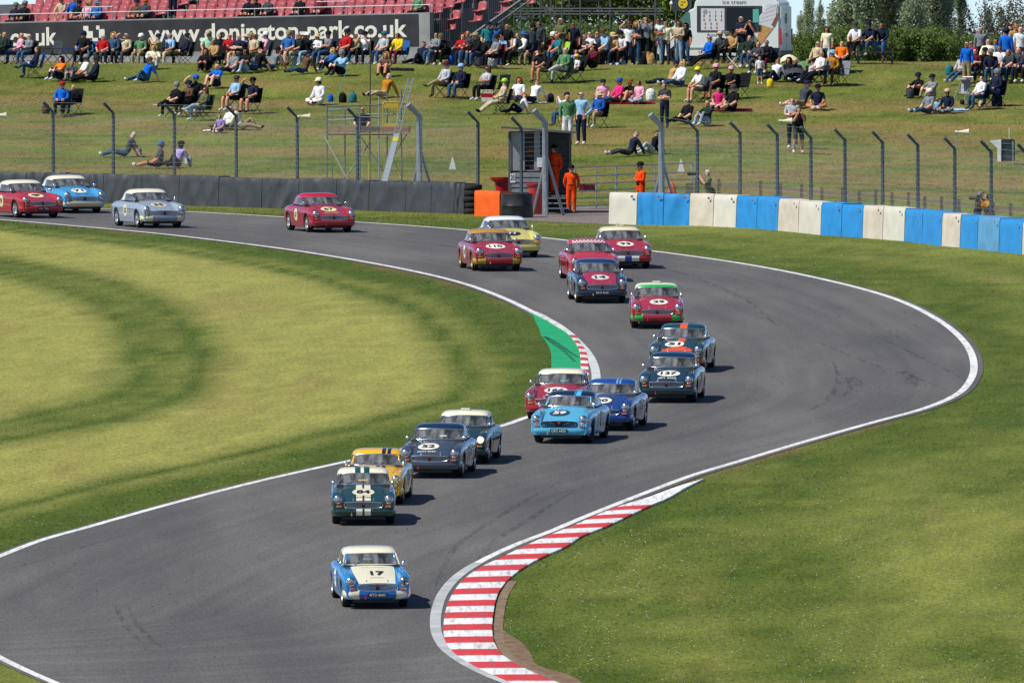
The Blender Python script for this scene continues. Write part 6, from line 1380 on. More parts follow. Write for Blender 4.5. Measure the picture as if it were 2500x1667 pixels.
CROWD = [
# region, x, y (ground), pose, yaw, top, long sleeves, bottom, shorts, head, chair colour, size
('A',30,575,'chair',-60,'dark green jacket',1,'navy trousers',0,'blond hair','navy',1),
('A',165,570,'chairx',-70,'pink check jacket',1,'denim jeans',0,'blond hair','navy',1),
('A',735,560,'chair',-20,'black shirt',0,'black trousers',0,'navy beanie',None,1),
('A',790,545,'chair',-25,'teal jacket',1,'dark grey trousers',0,'dark hair','blue',.85),
('A',920,560,'chair',-20,'red shirt',0,'dark grey trousers',0,'silver hair','maroon',1),
('A',1130,560,'chairbrow',-45,'beige fleece',1,'dark grey trousers',0,'silver hair','navy',1),
('A',1400,550,'chaircam',-65,'khaki shirt',0,'denim jeans',0,'navy cap','navy',1),
('A',1655,550,'chairx',-60,'navy jacket',1,'olive trousers',0,'navy cap','black',1),
('A',1380,605,'knees',-10,'cream shirt',1,'light grey trousers',0,'blond long hair',None,1),
('A',1310,735,'side',-55,'bright blue shirt',0,'denim jeans',0,'bald head with cap brown',None,1),
('A',320,715,'chairx',-65,'navy jacket',1,'denim jeans',0,'brown long hair','royal blue',.95),
('A',540,725,'knees',-50,'orange shirt',0,'navy trousers',0,'dark long hair',None,1),
('A',640,720,'knees',-20,'dark grey jacket',1,'grey trousers',0,'dark hair',None,.9),
('A',770,725,'legs',-60,'white shirt',0,'tan trousers',1,'grey cap',None,1),
('A',860,722,'legs',-70,'navy jacket',1,'black trousers',0,'dark green cap',None,1.05),
('A',545,1030,'chair',-20,'bright blue jacket',1,'black trousers',0,'red cap','dark grey',1),
('A',655,1030,'chair',-40,'black jacket',1,'blue blanket trousers',0,'blond hair','black',.85),
('A',1875,590,'edge',-25,'mint shirt',0,'khaki trousers',1,'beige cap','navy',1),
('A',1845,650,'knees',-30,'black jacket',1,'black trousers',0,'brown long hair',None,1),
('A',1930,625,'edge',-45,'tan jumper',1,'black trousers',0,'brown hair',None,.95),
('A',2050,585,'chairfold',-20,'red check shirt',1,'khaki trousers',1,'bald head','navy',1),
('A',2125,590,'chairfold',-40,'navy shirt',0,'khaki trousers',1,'bald head','navy',1),
('A',2215,580,'chair',-15,'purple shirt',0,'denim jeans',0,'beige hat','navy',1),
('A',2090,650,'legs',-55,'grey shirt',0,'navy trousers',0,'dark hair',None,1),
('A',2195,640,'knees',-50,'black vest top',0,'pale denim jeans',0,'dark long hair',None,1),
('A',2300,640,'back',-45,'black shirt',0,'denim jeans',0,'dark hair',None,1),
('A',1945,800,'knees',-55,'bright blue vest',0,'navy shorts',1,'bald head',None,1.05),
('A',1560,1065,'chairx',-65,'black shirt',0,'black trousers',0,'grey beanie with dark hair','black',1.05),
('A',1670,1040,'chairfold',-50,'brown shirt',1,'navy trousers',0,'navy cap','black',1),
('A',1750,1010,'chairbrow',-30,'black top',0,'denim jeans',0,'bright blue cap','blue',1.05),
('A',1830,1080,'chairx',-60,'olive hoodie',1,'pale denim jeans',0,'brown long hair','dark green',1),
('A',2110,990,'chair',-45,'light blue shirt',0,'black shorts',1,'dark grey cap','black',1.05),
('A',2250,990,'chairbrow',-40,'navy shirt',0,'navy shorts',1,'black cap','black',1.05),
('E',1140,600,'back',-75,'dark grey shirt',0,'denim jeans',0,'silver hair',None,1),
('E',1440,725,'legs',-65,'dark grey t-shirt',0,'black shorts',1,'blue bandana cap',None,1),
('E',1590,705,'side',-55,'lilac shirt',0,'maroon shorts',1,'dark skin, black cap',None,1),
('E',1970,385,'cross',-30,'purple t-shirt',0,'navy trousers',0,'dark hair',None,.75),
('E',2070,375,'legs',-60,'white top',0,'navy trousers',0,'blond hair',None,1),
('E',2165,360,'side',60,'cream jumper',1,'khaki trousers',0,'grey hair',None,1),
('B',150,525,'chairout',-65,'pink shirt',0,'khaki trousers',0,'white cap','navy',1),
('B',375,545,'chair',-40,'blue shirt',0,'brown shorts',1,'khaki cap','dark grey',1.05),
('B',540,545,'chaircam',-35,'black jacket',1,'pale denim jeans',0,'white cap','black',1),
('B',720,545,'chairfold',-50,'grey shirt',0,'denim jeans',0,'black cap','navy',1),
('B',890,545,'chair',-50,'red polo shirt',0,'black trousers',0,'navy cap','black',1.1),
('B',1070,540,'chaircam',-15,'white t-shirt',0,'black trousers',0,'black cap','black',1.05),
('B',1240,560,'chair',-60,'light grey patterned shirt',0,'denim jeans',0,'teal cap','navy',1),
('B',1370,535,'edge',-25,'yellow jersey',1,'maroon trousers',0,'dark hair','blue',1),
('B',1575,560,'side',-50,'navy t-shirt',0,'black trousers',0,'dark hair',None,1.05),
('B',1755,550,'edge',-25,'black coat',1,'black trousers',0,'olive cap','black',1),
('B',1975,520,'chairfold',-15,'dark grey hoodie',1,'denim jeans',0,'bald head','dark grey',1.05),
('B',1950,500,'chairfold',-20,'red jacket',1,'navy trousers',0,'ginger long hair','black',1),
('B',2090,590,'edge',-40,'black camouflage top',1,'denim jeans',0,'khaki cap','black',1),
('B',2225,590,'chair',-50,'grey t-shirt',0,'black trousers',0,'red cap with dark hair','maroon',1),
('B',2185,480,'stand',-10,'teal shirt',0,'navy trousers',0,'navy cap',None,1),
('B',520,655,'back',-60,'brown jumper',1,'denim jeans',0,'navy cap',None,1),
('B',765,650,'knees',-50,'blue top',1,'navy trousers',0,'blond long hair',None,1),
('B',860,670,'knees',-60,'light blue shirt',1,'black trousers',0,'grey cap',None,1.05),
('B',1250,675,'knees',-20,'brown dress',0,'brown dress',1,'blond long hair',None,1),
('B',660,915,'cross',-60,'white hoodie',1,'white trousers',0,'cream cap',None,1.1),
('B',1240,890,'back',-50,'mustard shirt under a dark jacket',1,'beige trousers',0,'silver hair',None,1.05),
('B',1780,880,'chairx',-65,'light grey jumper',1,'khaki trousers',0,'maroon cap','black',1.05),
('B',1920,890,'chair',-40,'navy jacket',1,'denim jeans',0,'light blue cap','black',1.05),
('B',2140,915,'chairfold',-55,'light grey top',0,'black trousers',0,'brown long hair','black',1.05),
('B',2310,1030,'chairout',-60,'beige check shirt',1,'beige trousers',0,'lime cap','black',1.05),
('F',1060,388,'chair',-20,'navy shirt',0,'black trousers',0,'bald head',None,1),
('C',60,545,'chair',-25,'teal patterned shirt',0,'denim jeans',0,'dark hair','navy',1),
('C',110,525,'edge',-20,'black top',0,'black trousers',0,'dark long hair',None,1),
('C',160,560,'chair',-30,'white t-shirt',0,'black trousers',0,'dark hair','navy',1.05),
('C',275,575,'chairx',-60,'white check shirt',1,'dark grey trousers',0,'blue hat','black',1.05),
('C',370,530,'stand',20,'dark grey coat',1,'navy trousers',0,'dark beanie',None,.98),
('C',480,565,'edge',-50,'black shirt',0,'khaki shorts',1,'navy cap','black',1),
('C',600,575,'edge',-45,'teal t-shirt',0,'denim jeans',0,'bald head','lime',1),
('C',625,520,'crossed',-30,'olive jumper',1,'khaki trousers',0,'silver hair',None,1.1),
('C',880,545,'chairfold',-20,'white shirt',0,'black trousers',0,'silver hair','black',1.05),
('C',945,540,'chair',-20,'dark grey jacket',1,'brown trousers',0,'brown hair','black',1.05),
('C',1020,540,'edge',-35,'light blue shirt',0,'brown trousers',0,'brown cap','dark green',1.1),
('C',1145,530,'chair',-35,'white polo shirt',0,'black trousers',0,'black cap','black',1.05),
('C',1125,545,'cross',-20,'black strapless top',0,'pale denim jeans',0,'brown long hair',None,1),
('C',1240,515,'brow',-15,'white vest',0,'navy jeans',0,'red hat over brown long hair',None,1.02),
('C',1385,520,'camera',-10,'grey jumper',1,'black shorts',1,'brown hair',None,1.08),
('C',1490,510,'crossed',-15,'white t-shirt',0,'pale denim jeans',0,'dark hair',None,1.05),
('C',1565,515,'hips',-20,'cream shirt',0,'dark grey trousers',0,'brown hair',None,1.05),
('C',1670,515,'crossed',-20,'beige top',1,'pale denim jeans',0,'brown long hair',None,.98),
('C',1755,515,'chaircam' if False else 'brow',-20,'black top',0,'denim jeans',0,'dark long hair',None,.95),
('C',450,745,'edge',-35,'black t-shirt',0,'khaki shorts',1,'black cap','black',1.08),
('C',640,740,'chairx',-30,'green jumper',1,'light grey trousers',0,'silver hair','green',1.05),
('C',760,735,'chairout',-60,'white t-shirt',0,'khaki trousers',0,'yellow cap','black',.8),
('C',755,615,'knees',-10,'purple top',1,'navy trousers',0,'brown hair',None,.9),
('C',915,610,'knees',-40,'maroon jumper',1,'black trousers',0,'dark long hair',None,1.05),
('C',1590,770,'back',-60,'tan t-shirt',0,'navy jeans',0,'navy cap',None,1.05),
('C',1700,770,'legs',-50,'white hoodie',1,'denim jeans',0,'blond long hair',None,1.05),
('C',1945,605,'chairout',-60,'bright blue jacket',1,'black trousers',0,'dark hair','black',1),
('C',2075,540,'edge',-30,'dark grey hoodie',1,'black trousers',0,'beige cap','black',1),
('C',2165,545,'edge',-45,'tan jacket',1,'black trousers',0,'black cap','black',1.05),
('C',2250,520,'crossed',-15,'navy polo shirt',0,'navy trousers',0,'silver hair',None,1.08),
('C',2325,530,'camera',-25,'navy body warmer',0,'beige trousers',0,'grey hair',None,1.02),
('C',1870,930,'edge',-45,'red and white striped shirt',0,'khaki shorts',1,'yellow cap','dark grey',1),
('C',2005,915,'chair',-50,'black polo shirt',0,'black shorts',1,'pink cap','black',1.05),
('C',2140,890,'chair',-30,'black patterned shirt',0,'black trousers',0,'pink cap','black',1),
('C',2045,980,'cross',-20,'hot pink top',0,'pink trousers',0,'brown hair',None,.85),
('C',2160,985,'legs',-55,'black t-shirt',0,'black shorts',1,'dark grey cap',None,1.08),
('C',250,935,'legs',-20,'white t-shirt',0,'denim jeans',0,'ginger long hair',None,1),
('C',375,935,'back',-45,'white polo shirt',0,'navy jeans',0,'brown hair',None,1.02),
('C',255,1025,'side',-70,'white top',0,'navy jeans',0,'ginger hair',None,.85),
('C',995,940,'cross',-20,'pink striped t-shirt',0,'denim jeans',0,'navy cap',None,.95),
('C',1150,935,'legs',-60,'hot pink hoodie',1,'denim jeans',0,'royal blue cap',None,1),
('C',1235,935,'knees',-50,'black shirt',0,'tan shorts',1,'ginger hat',None,1),
('C',1330,930,'cross',-60,'pink shirt',1,'pale denim jeans',0,'dark hair',None,1.02),
('G',1560,345,'crossed',-10,'dark grey shirt',0,'navy trousers',0,'dark hair',None,1.02),
('G',1750,310,'legs',-60,'black polo shirt',0,'black trousers',0,'dark hair',None,1.05),
('G',1940,310,'knees',-50,'dark green jumper',1,'pale denim jeans',0,'blond hair',None,1.05),
('G',690,495,'stand',-15,'green jacket',1,'white trousers',0,'blond hair',None,1.05),
('G',815,478,'hips',-15,'light blue shirt under a navy body warmer',1,'navy trousers',0,'silver hair',None,1.12),
('G',655,310,'chaircam',-60,'white jumper',1,'denim jeans',0,'navy cap','navy',1),
('G',960,335,'chair',-45,'royal blue jacket',1,'khaki trousers',0,'beige hat','black',1.08),
('G',1240,598,'back',-65,'navy jumper',1,'dark grey trousers',0,'grey hair',None,1),
('G',1450,580,'side',-50,'black jacket',1,'light grey trousers',0,'dark hair',None,1),
('D',160,590,'chairfold',-40,'dark grey top',1,'dark grey trousers',0,'brown hair','navy',1),
('D',190,692,'stand',0,'white t-shirt',0,'denim shorts',1,'blond hair',None,.62),
('D',315,668,'side',-50,'white top',0,'navy jeans',0,'brown hair',None,1),
('D',740,560,'stand',-20,'cream top',0,'white trousers',0,'brown long hair',None,.95),
('D',680,690,'chairout',-40,'white t-shirt',0,'black trousers',0,'bald head','grey',1.05),
('D',770,690,'chair',-30,'mustard jumper',1,'brown trousers',0,'light blue cap','brown',1.05),
('D',850,600,'chair',-20,'orange t-shirt',0,'black trousers',0,'ginger hair','black',1),
('D',530,895,'back',-35,'dark grey polo shirt',0,'khaki shorts',1,'navy cap',None,1.08),
('D',655,890,'cross',-30,'navy t-shirt',0,'tan shorts',1,'black cap',None,1),
('H',265,530,'crossed',-10,'light grey t-shirt',0,'navy trousers',0,'dark hair',None,1.05),
('H',320,570,'aim',20,'black t-shirt',0,'dark grey shorts',1,'brown hair',None,1.02),
('D',1480,792,'knees',-40,'black shirt',0,'black trousers',0,'navy cap',None,1),
('D',1590,785,'knees',-50,'grey t-shirt',0,'khaki trousers',0,'navy cap',None,1),
('D',1570,920,'legs',-60,'grey patterned top',0,'denim jeans',0,'white cap',None,1),
('D',1645,915,'cross',-30,'light blue striped top',0,'navy trousers',0,'blond hair',None,.6),
('D',1735,915,'cross',-45,'navy jumper',1,'grey trousers',0,'beige cap',None,1.02),
('D',1890,712,'stand',-15,'bright blue jacket',1,'khaki shorts',1,'silver hair',None,1.05),
('D',2000,890,'chair',-40,'white patterned top',1,'denim jeans',0,'dark hair','navy',1),
('D',2115,890,'chairx',-60,'navy coat',1,'blue jeans',0,'grey beanie','navy',1.05),
('D',1835,690,'chairout',-40,'light grey top',1,'denim jeans',0,'dark hair',None,.95),
('D',1955,660,'chairfold',-20,'maroon top',0,'navy trousers',0,'dark hair',None,1),
('D',2035,668,'edge',0,'black and white top',1,'black trousers',0,'black cap',None,1.02),
('D',2050,600,'chair',-30,'cream hoodie',1,'denim jeans',0,'brown hair',None,1.08),
('D',2115,590,'chair',-10,'blue shirt',0,'navy trousers',0,'dark hair',None,1.05),
('D',2165,668,'edge',-20,'white polo shirt',0,'navy trousers',0,'brown hair',None,1.05),
('D',2205,645,'stand',170,'bright blue waterproof jacket',1,'navy trousers',0,'navy cap',None,1.1),
('D',2280,600,'stand',20,'tan shirt',0,'khaki trousers',0,'ginger hair',None,1.08),
('D',2325,612,'stand',-10,'white and navy shirt',0,'black trousers',0,'bald head',None,1.1),
('B',1700,520,'chairfold',-30,'grey jumper',1,'denim jeans',0,'dark hair','navy',1),
('B',2040,540,'chair',-20,'maroon shirt',0,'black trousers',0,'grey hair','red',1),
('B',2290,520,'edge',-30,'light blue t-shirt',0,'denim jeans',0,'brown hair','navy',1),
('B',2335,500,'stand',-20,'black shirt',0,'denim jeans',0,'bald head',None,1),
('C',30,500,'stand',-30,'blue jumper',1,'grey trousers',0,'navy cap',None,1),
('C',215,515,'chair',-35,'dark green jacket',1,'black trousers',0,'brown hair','navy',1),
('C',320,540,'chair',-30,'navy fleece',1,'khaki trousers',0,'silver hair','black',1),
('C',430,520,'stand',-40,'dark grey jumper',1,'black trousers',0,'dark hair',None,1),
('C',540,525,'chairfold',-20,'red fleece',1,'grey trousers',0,'white cap','navy',1),
('C',700,535,'edge',-30,'black hoodie',1,'navy trousers',0,'blond long hair','green',1),
('C',740,520,'stand',-15,'navy t-shirt',0,'black trousers',0,'dark hair',None,1),
('C',810,540,'chair',-45,'dark grey shirt',0,'black trousers',0,'bald head','black',1),
('C',1075,520,'chair',-20,'tan shirt',0,'navy trousers',0,'straw hat','black',1),
('C',1310,520,'crossed',-30,'navy vest',0,'denim jeans',0,'blond long hair',None,.97),
('C',1440,520,'stand',-20,'olive shirt',0,'black trousers',0,'dark hair',None,1.02),
('D',90,560,'chair',-30,'dark green top',1,'denim jeans',0,'dark hair','black',1),
('D',235,580,'chairfold',-35,'black jacket',1,'maroon trousers',0,'dark hair','navy',1),
('D',420,640,'knees',-40,'black top',1,'denim jeans',0,'dark long hair',None,1),
('D',480,640,'cross',-30,'navy jumper',1,'navy trousers',0,'ginger hair',None,.9),
('D',600,660,'side',-50,'light grey t-shirt',0,'navy trousers',0,'black cap',None,1),
('D',640,590,'chair',-30,'beige jacket',1,'khaki trousers',0,'silver hair','dark green',1),
('D',1900,610,'chair',-20,'red t-shirt',0,'denim jeans',0,'brown hair',None,1),
('D',1990,600,'stand',-20,'grey coat',1,'black trousers',0,'blond hair',None,1),
('D',2080,680,'edge',-15,'navy gilet',1,'denim jeans',0,'grey cap',None,1),
('D',2240,590,'stand',10,'purple jacket',1,'black trousers',0,'brown long hair',None,1.03),
('D',2250,665,'edge',-30,'dark grey polo shirt',0,'denim jeans',0,'ginger hair',None,1),
('D',2300,670,'chair',-25,'dark grey jumper',1,'navy trousers',0,'bald head',None,1.02),
('D',2340,680,'chair',-30,'royal blue t-shirt',0,'black trousers',0,'black cap',None,1),
('A',250,580,'chairfold',-40,'grey fleece',1,'denim jeans',0,'silver hair','black',1),
('A',1000,560,'chair',-30,'denim jacket',1,'black trousers',0,'blond long hair','navy',1),
('A',1250,560,'chair',-40,'green shirt',0,'khaki trousers',0,'white cap','black',1),
('A',1520,560,'chair',-35,'light blue polo shirt',0,'beige trousers',0,'grey hair','navy',1),
('A',1990,590,'edge',-30,'black t-shirt',0,'denim jeans',0,'dark hair','black',1),
('A',2280,590,'chair',-30,'beige shirt',0,'khaki trousers',0,'brown hair','black',1),
('B',30,560,'chair',-30,'navy polo shirt',0,'khaki shorts',1,'khaki cap','navy',1),
('B',90,640,'side',-50,'dark grey t-shirt',0,'pale denim jeans',0,'dark hair',None,1),
('B',240,640,'back',-55,'grey t-shirt',0,'denim jeans',0,'black cap',None,1),
('B',450,550,'chair',-40,'dark green polo shirt',0,'beige trousers',0,'grey hair','navy',1),
('B',640,550,'chairfold',-35,'white shirt',1,'denim jeans',0,'straw hat','dark green',1),
('B',980,560,'chair',-40,'khaki jacket',1,'navy trousers',0,'silver hair','black',1),
]
for (rg, x, y, ps, yw, top, sl, bot, sh, hd, ch, sc) in CROWD:
    px, py = zpx(rg, x, y); rj = random.Random(int(x*31+y)); py = max(py+rj.uniform(-3, 4), 148.5); px += rj.uniform(-3, 3); yw += rj.uniform(-16, 16); p = atB(px, py)
    if (rg, x) == ('F', 1060): p = tw.location+TP(545, 872, .75)+Vector((0, 0, .02)); ps = 'cross'
    sitting = ps in ('chair', 'chairx', 'chaircam', 'chairout', 'chairfold', 'chairbrow', 'edge')
    if rg == 'D' and 1800 < x < 2200 and ps in ('chairout', 'chairfold', 'edge', 'chair') and y < 700 and ch is None: p = p+Vector((0, 0, -.02))
    o = person(p, ps, yw, top, sl, bot, sh, hd, sc=sc, group='spectators on the bank'); PEOPLE[-1]['rg'] = rg
    if sitting and ch: camp_chair(p, yw, ch, PEOPLE[-1])
    elif sitting and not (rg == 'D' and x > 1800): camp_chair(p, yw, 'black', PEOPLE[-1])
# three people sitting on top of the picnic table
for (dx, yw, top, sl, bot, hd) in ((-.62, -45, 'white t-shirt', 0, 'black trousers', 'dark grey cap'), (-.05, -50, 'navy t-shirt', 0, 'denim jeans', 'navy cap'), (.45, -30, 'navy shirt', 1, 'blue jeans', 'dark hair')):
    q = Matrix.Rotation(R(20), 3, 'Z') @ Vector((dx, -.12, .27)); person(Vector(PT1.location)+q, 'edge', yw+15, top, sl, bot, 0, hd, where='on the picnic table top'); PEOPLE[-1]['pose'] = 'table'
POSE_TXT['table'] = 'sitting on a picnic table'
# spectators in the grandstand
bpy.context.view_layer.update(); SM = stand.matrix_world.copy()
def in_stand(px, k, pose, top, sl, bot, hd, dz=0, yaw=-38):
    u = wall_u(px); q = SM @ Vector((u, -.80-TIERD*k, TIER0+TIERH*k-.23+dz+(.23 if pose in ('stand', 'crossed', 'hips') else 0)))
    person(q, pose, yaw, top, sl, bot, 0, hd, group='spectators in the grandstand'); PEOPLE[-1]['rg'] = 'S'
for a in ((5, 0, 'chair', 'navy jacket', 1, 'navy trousers', 'green cap'), (27, 0, 'chair', 'black jacket', 1, 'black trousers', 'grey cap'), (95, 1, 'edge', 'beige shirt', 0, 'khaki trousers', 'white cap'), (119, 1, 'chair', 'royal blue shirt', 1, 'navy trousers', 'blond hair'), (159, 0, 'chair', 'black t-shirt', 0, 'black trousers', 'black cap'), (181, 0, 'chair', 'pink top', 0, 'navy trousers', 'blond long hair'), (204, 0, 'chair', 'blue jacket', 1, 'navy trousers', 'grey hat'), (300, 0, 'chair', 'dark brown jacket', 1, 'black trousers', 'navy cap'), (322, 0, 'chair', 'dark grey top', 1, 'black trousers', 'orange cap'), (365, 1, 'hips', 'blue t-shirt', 0, 'navy jeans', 'dark hair'), (574, 0, 'chair', 'black shirt', 1, 'black trousers', 'red cap'), (598, 0, 'edge', 'black coat', 1, 'black trousers', 'black cap'), (622, 0, 'chair', 'dark grey coat', 1, 'black trousers', 'dark hair'), (700, 0, 'chair', 'black jumper', 1, 'navy trousers', 'dark hair'), (753, 0, 'chair', 'maroon jacket', 1, 'black trousers', 'yellow hat'), (862, 2, 'stand', 'denim shirt', 1, 'denim jeans', 'dark hair'), (912, 2, 'stand', 'black t-shirt', 0, 'dark grey trousers', 'brown hair'), (990, 0, 'chair', 'green jacket', 1, 'navy trousers', 'royal blue cap')):
    in_stand(*a)
# marshals and photographers
OV = 'overall orange suit'
person(Vector(hut.location)+Vector((1.52, .35, .61)), 'behind', -35, OV, 1, OV, 0, 'black cap', label='marshal in orange overalls standing inside the hut doorway', group='marshals in orange')
person(at(1395, 522), 'behind', -8, OV, 1, OV, 0, 'black cap', label='marshal in orange overalls standing on the gravel beside the hut', group='marshals in orange', sc=.96)
person(Vector(hut.location)+Vector((.70, .55, .61)), 'edge' if False else 'stand', -60, 'dark grey shirt', 0, 'black trousers', 0, 'orange cap', label='person in orange cap looking out of the hut window', group='marshals in orange', sc=.9)
person(at(1564, 528), 'crossed', -60, OV, 1, OV, 0, 'black cap', label='marshal in orange overalls and black headgear behind the barrier', group='marshals in orange')
ph = person(at(1737, 536), 'aim', -75, 'olive waistcoat', 0, 'black trousers', 0, 'silver hair', label='photographer in green waistcoat aiming a long lens over the barrier', group='photographers behind the barrier', sc=1.0)
p2 = person(at(2418, 590), 'aim', -60, 'mustard jacket', 1, 'mustard trousers', 0, 'dark hair', label='photographer in yellow jacket bending by the timber fence', group='photographers behind the barrier', sc=.95)
p3 = person(at(2385, 576), 'aim', 70, 'black jacket', 1, 'black trousers', 0, 'grey hair', label='person in black jacket leaning over a bag by the timber fence', group='photographers behind the barrier', sc=.9)
BELT = mat('belt_black', (.02, .018, .018), rough=.6)
for d in PEOPLE:
    if d['top'] == OV and d['pose'] in ('behind', 'crossed'):
        mb = MB(); mb.lathe([(1.0, -.028), (1.03, 0), (1.0, .028)], 'z', 18, cap=False); inst('belt', mb.mesh('belt', smooth=60), BELT, d['o'], loc=(0, 0, 1.03), scale=(.168, .133, 1))
CAMB = mat('camera_black', (.015, .015, .016), rough=.5)
def photo_camera(p, label):
    t = thing('camera', label, 'camera', Vector(p.location)+Matrix.Rotation(p.rotation_euler.z, 3, 'Z') @ (Vector((0, -.50, 1.46))*p.scale.x), (0, 0, p.rotation_euler.z))
    mb = MB(); mb.box((0, .02, 0), (.15, .09, .11)); mb.box((0, .02, .07), (.06, .07, .05)); mb.build('body', CAMB, t)
    mb = MB(); mb.lathe([(.035, -.03), (.04, -.12), (.05, -.2), (.055, -.3), (.05, -.31), (.0, -.28)], 'y', 14, cap=False); mb.build('lens', CAMB, t, smooth=40)
photo_camera(ph, 'black camera with a long lens held by the photographer in green'); photo_camera(p2, 'black camera held by the photographer in yellow')
# drivers
HC = ['#e4e4e2', '#1b1c20', '#b01c22', '#d8d2b8', '#24406e', '#e0b51e', '#30343a', '#c0c4c8']
for i, (k, c) in enumerate(CARS.items()):
    c_ = c.matrix_basis.copy(); me, J = get_pose('drive'); rs = ['navy', 'black', 'red', 'royal blue', 'white', 'dark grey'][i % 6]
    o = inst('person', me, [SKINS[0], cloth(COL[rs]), cloth(COL[rs]), cloth(COL[rs]), cloth(COL[rs]), SHOES[0], SKINS[0]]); o.scale = (.93,)*3
    q = c_ @ Vector((-.33, 1.36, .27)); o.location = q; o.rotation_euler = c.rotation_euler
    inst('helmet', HM['helmet'], paint(HC[i % 8]), o, loc=(J['head'].x, J['head'].y, J['head'].z+.015), scale=1.12); o['category'] = 'person'; o['group'] = 'drivers in the racing cars'
    lb = c['label']; o['label'] = ' '.join(('driver inside the '+lb.replace(' racing car', ' car')).split()[:16])
# labels that single out each spectator
def base_label(d):
    hd = d['head'].replace(' with cap brown', '').replace('dark skin, ', '')
    return f"person in {d['top']} with {hd}, {POSE_TXT[d['pose']]}"
for d in PEOPLE: d['lb'] = d['fixed'] or base_label(d)
from collections import Counter
cnt = Counter(d['lb'] for d in PEOPLE)
for d in PEOPLE:
    lb = d['lb']
    if cnt[lb] > 1:
        lb = f"person in {d['top']} and {d['bottom']}, {d['head']}, {POSE_TXT[d['pose']]}"
    if d.get('rg') == 'S' and not d['fixed']: lb = f"person in {d['top']} with {d['head']} in the grandstand"
    d['o']['label'] = ' '.join(lb.split()[:16])
# each chair is told by who sits in it
for t, c, ow, lb in CHAIRS:
    t['label'] = lb or ' '.join(f"{c} camp chair under the person in {ow['top']} with {ow['head'].replace(' with cap brown', '')}".split()[:16])
cnt = Counter(t['label'] for t, *_ in CHAIRS)

# belongings on the grass
def rucksack(label, px, py, c, sc=1.0, yaw=0):
    t = thing('rucksack', label, 'bag', atB(px, py), (0, 0, R(yaw)), 'bags on the bank'); t.scale = (sc,)*3; mb = MB()
    mb.lathe([(.0, 0), (.16, .0), (.19, .06), (.185, .3), (.14, .42), (.05, .47), (.0, .47)], 'z', 10); me = mb.mesh('bag', smooth=50)
    inst('bag', me, cloth(color_of(c)), t, scale=(1, .7, 1)); mb = MB(); mb.lathe([(.0, 0), (.12, 0), (.13, .05), (.12, .2), (.0, .22)], 'z', 8, c=(0, 0, 0)); inst('pocket', mb.mesh('pocket', smooth=50), cloth(color_of(c)), t, loc=(0, -.1, .05), scale=(1, .6, 1))
    mb = MB(); mb.tube([(-.05, 0, .45), (-.03, 0, .52), (.03, 0, .52), (.05, 0, .45)], .012, 5); mb.build('handle', BLACK, t)
def blanket(label, px, py, c, w=1.3, d=1.0, yaw=0):
    p = at(px, py); mb = MB(); rows = []; rs = random.Random(int(px))
    for j in range(9):
        rows.append([])
        for i in range(11):
            x, y = (i/10-.5)*w, (j/8-.5)*d; q = Matrix.Rotation(R(yaw), 2) @ Vector((x, y)); rows[-1].append((q.x, q.y, HB(p.x+q.x, p.y+q.y)-p.z+.03+.02*rs.random()))
    mb.grid(rows); o = mb.build('blanket', cloth(color_of(c)), None, smooth=60); o.location = p; tag(o, label, 'blanket', 'blankets on the bank')
for a in (('blue rucksack lying on the grass beside the white hoodie', *zpx('B', 760, 905), 'bright blue', .6), ('dark holdall on the grass behind the scaffold tower mast', *zpx('B', 870, 912), 'black', .8), ('dark teal rucksack next to the holdall behind the tower', *zpx('B', 960, 912), 'teal', .8),
          ('bright blue rucksack at the foot of the grandstand corner', *zpx('B', 1860, 560), 'bright blue', .95), ('grey striped rucksack among the chairs right of the grandstand', *zpx('B', 2215, 590), 'light grey', 1.0), ('black rucksack by the chairs right of the grandstand', *zpx('B', 2095, 590), 'dark grey', 1.0),
          ('white bucket bag beside the pink hoodie group', *zpx('C', 1430, 915), 'white', 1.0), ('navy rucksack beside the white polo shirt', *zpx('C', 530, 930), 'navy', .7), ('pale rucksack on the grass by the purple shirt', *zpx('E', 1690, 675), 'light grey', .7), ('grey bundle behind the man in the dark grey shirt', *zpx('E', 1245, 575), 'grey', .6),
          ('black rucksack beside the chair in the far right group', *zpx('D', 2130, 885), 'navy', 1.1), ('white and black bag by the seated pair on the right', *zpx('D', 1420, 795), 'dark grey', .8), ('cream bag under the seated pair at far right', *zpx('D', 2000, 888), 'beige', .5),
          ('orange and black bag at the feet of the red cap', *zpx('A', 410, 1030), 'brown', .8), ('blue cool bag under the picnickers by the standing woman', *zpx('C', 980, 515), 'bright blue', .6), ('black camera bag beside the standing grey jumper', *zpx('C', 1360, 520), 'black', 1.1), ('brown rucksack beside the standing grey jumper', *zpx('C', 1430, 520), 'tan', 1.2), ('yellow and black bag on the grass below the toddler', *zpx('D', 270, 725), 'yellow', .7), ('teal bag on the grass left of the crowded picnic table', *zpx('D', 1740, 615), 'teal', .8)):
    rucksack(*a)
for a in (('red picnic blanket under the pink-clad group', *zpx('C', 1220, 940), 'red', 2.0, .9), ('red blanket under the hot pink top', *zpx('C', 2120, 985), 'maroon', 1.8, .8), ('pale blue mat beside the navy jumper on the right', *zpx('D', 1800, 905), 'light blue', .9, .7), ('dark mat on the grass beside the brown dress', *zpx('B', 1400, 640), 'black', .9, .6), ('white blanket by the child in purple', *zpx('E', 1880, 378), 'white', .5, .5), ('dark mat under the chairs right of the grandstand', *zpx('B', 2000, 585), 'black', 1.2, .8), ('pale mat under the white polo shirt', *zpx('C', 400, 940), 'light grey', .8, .7)):
    blanket(*a)
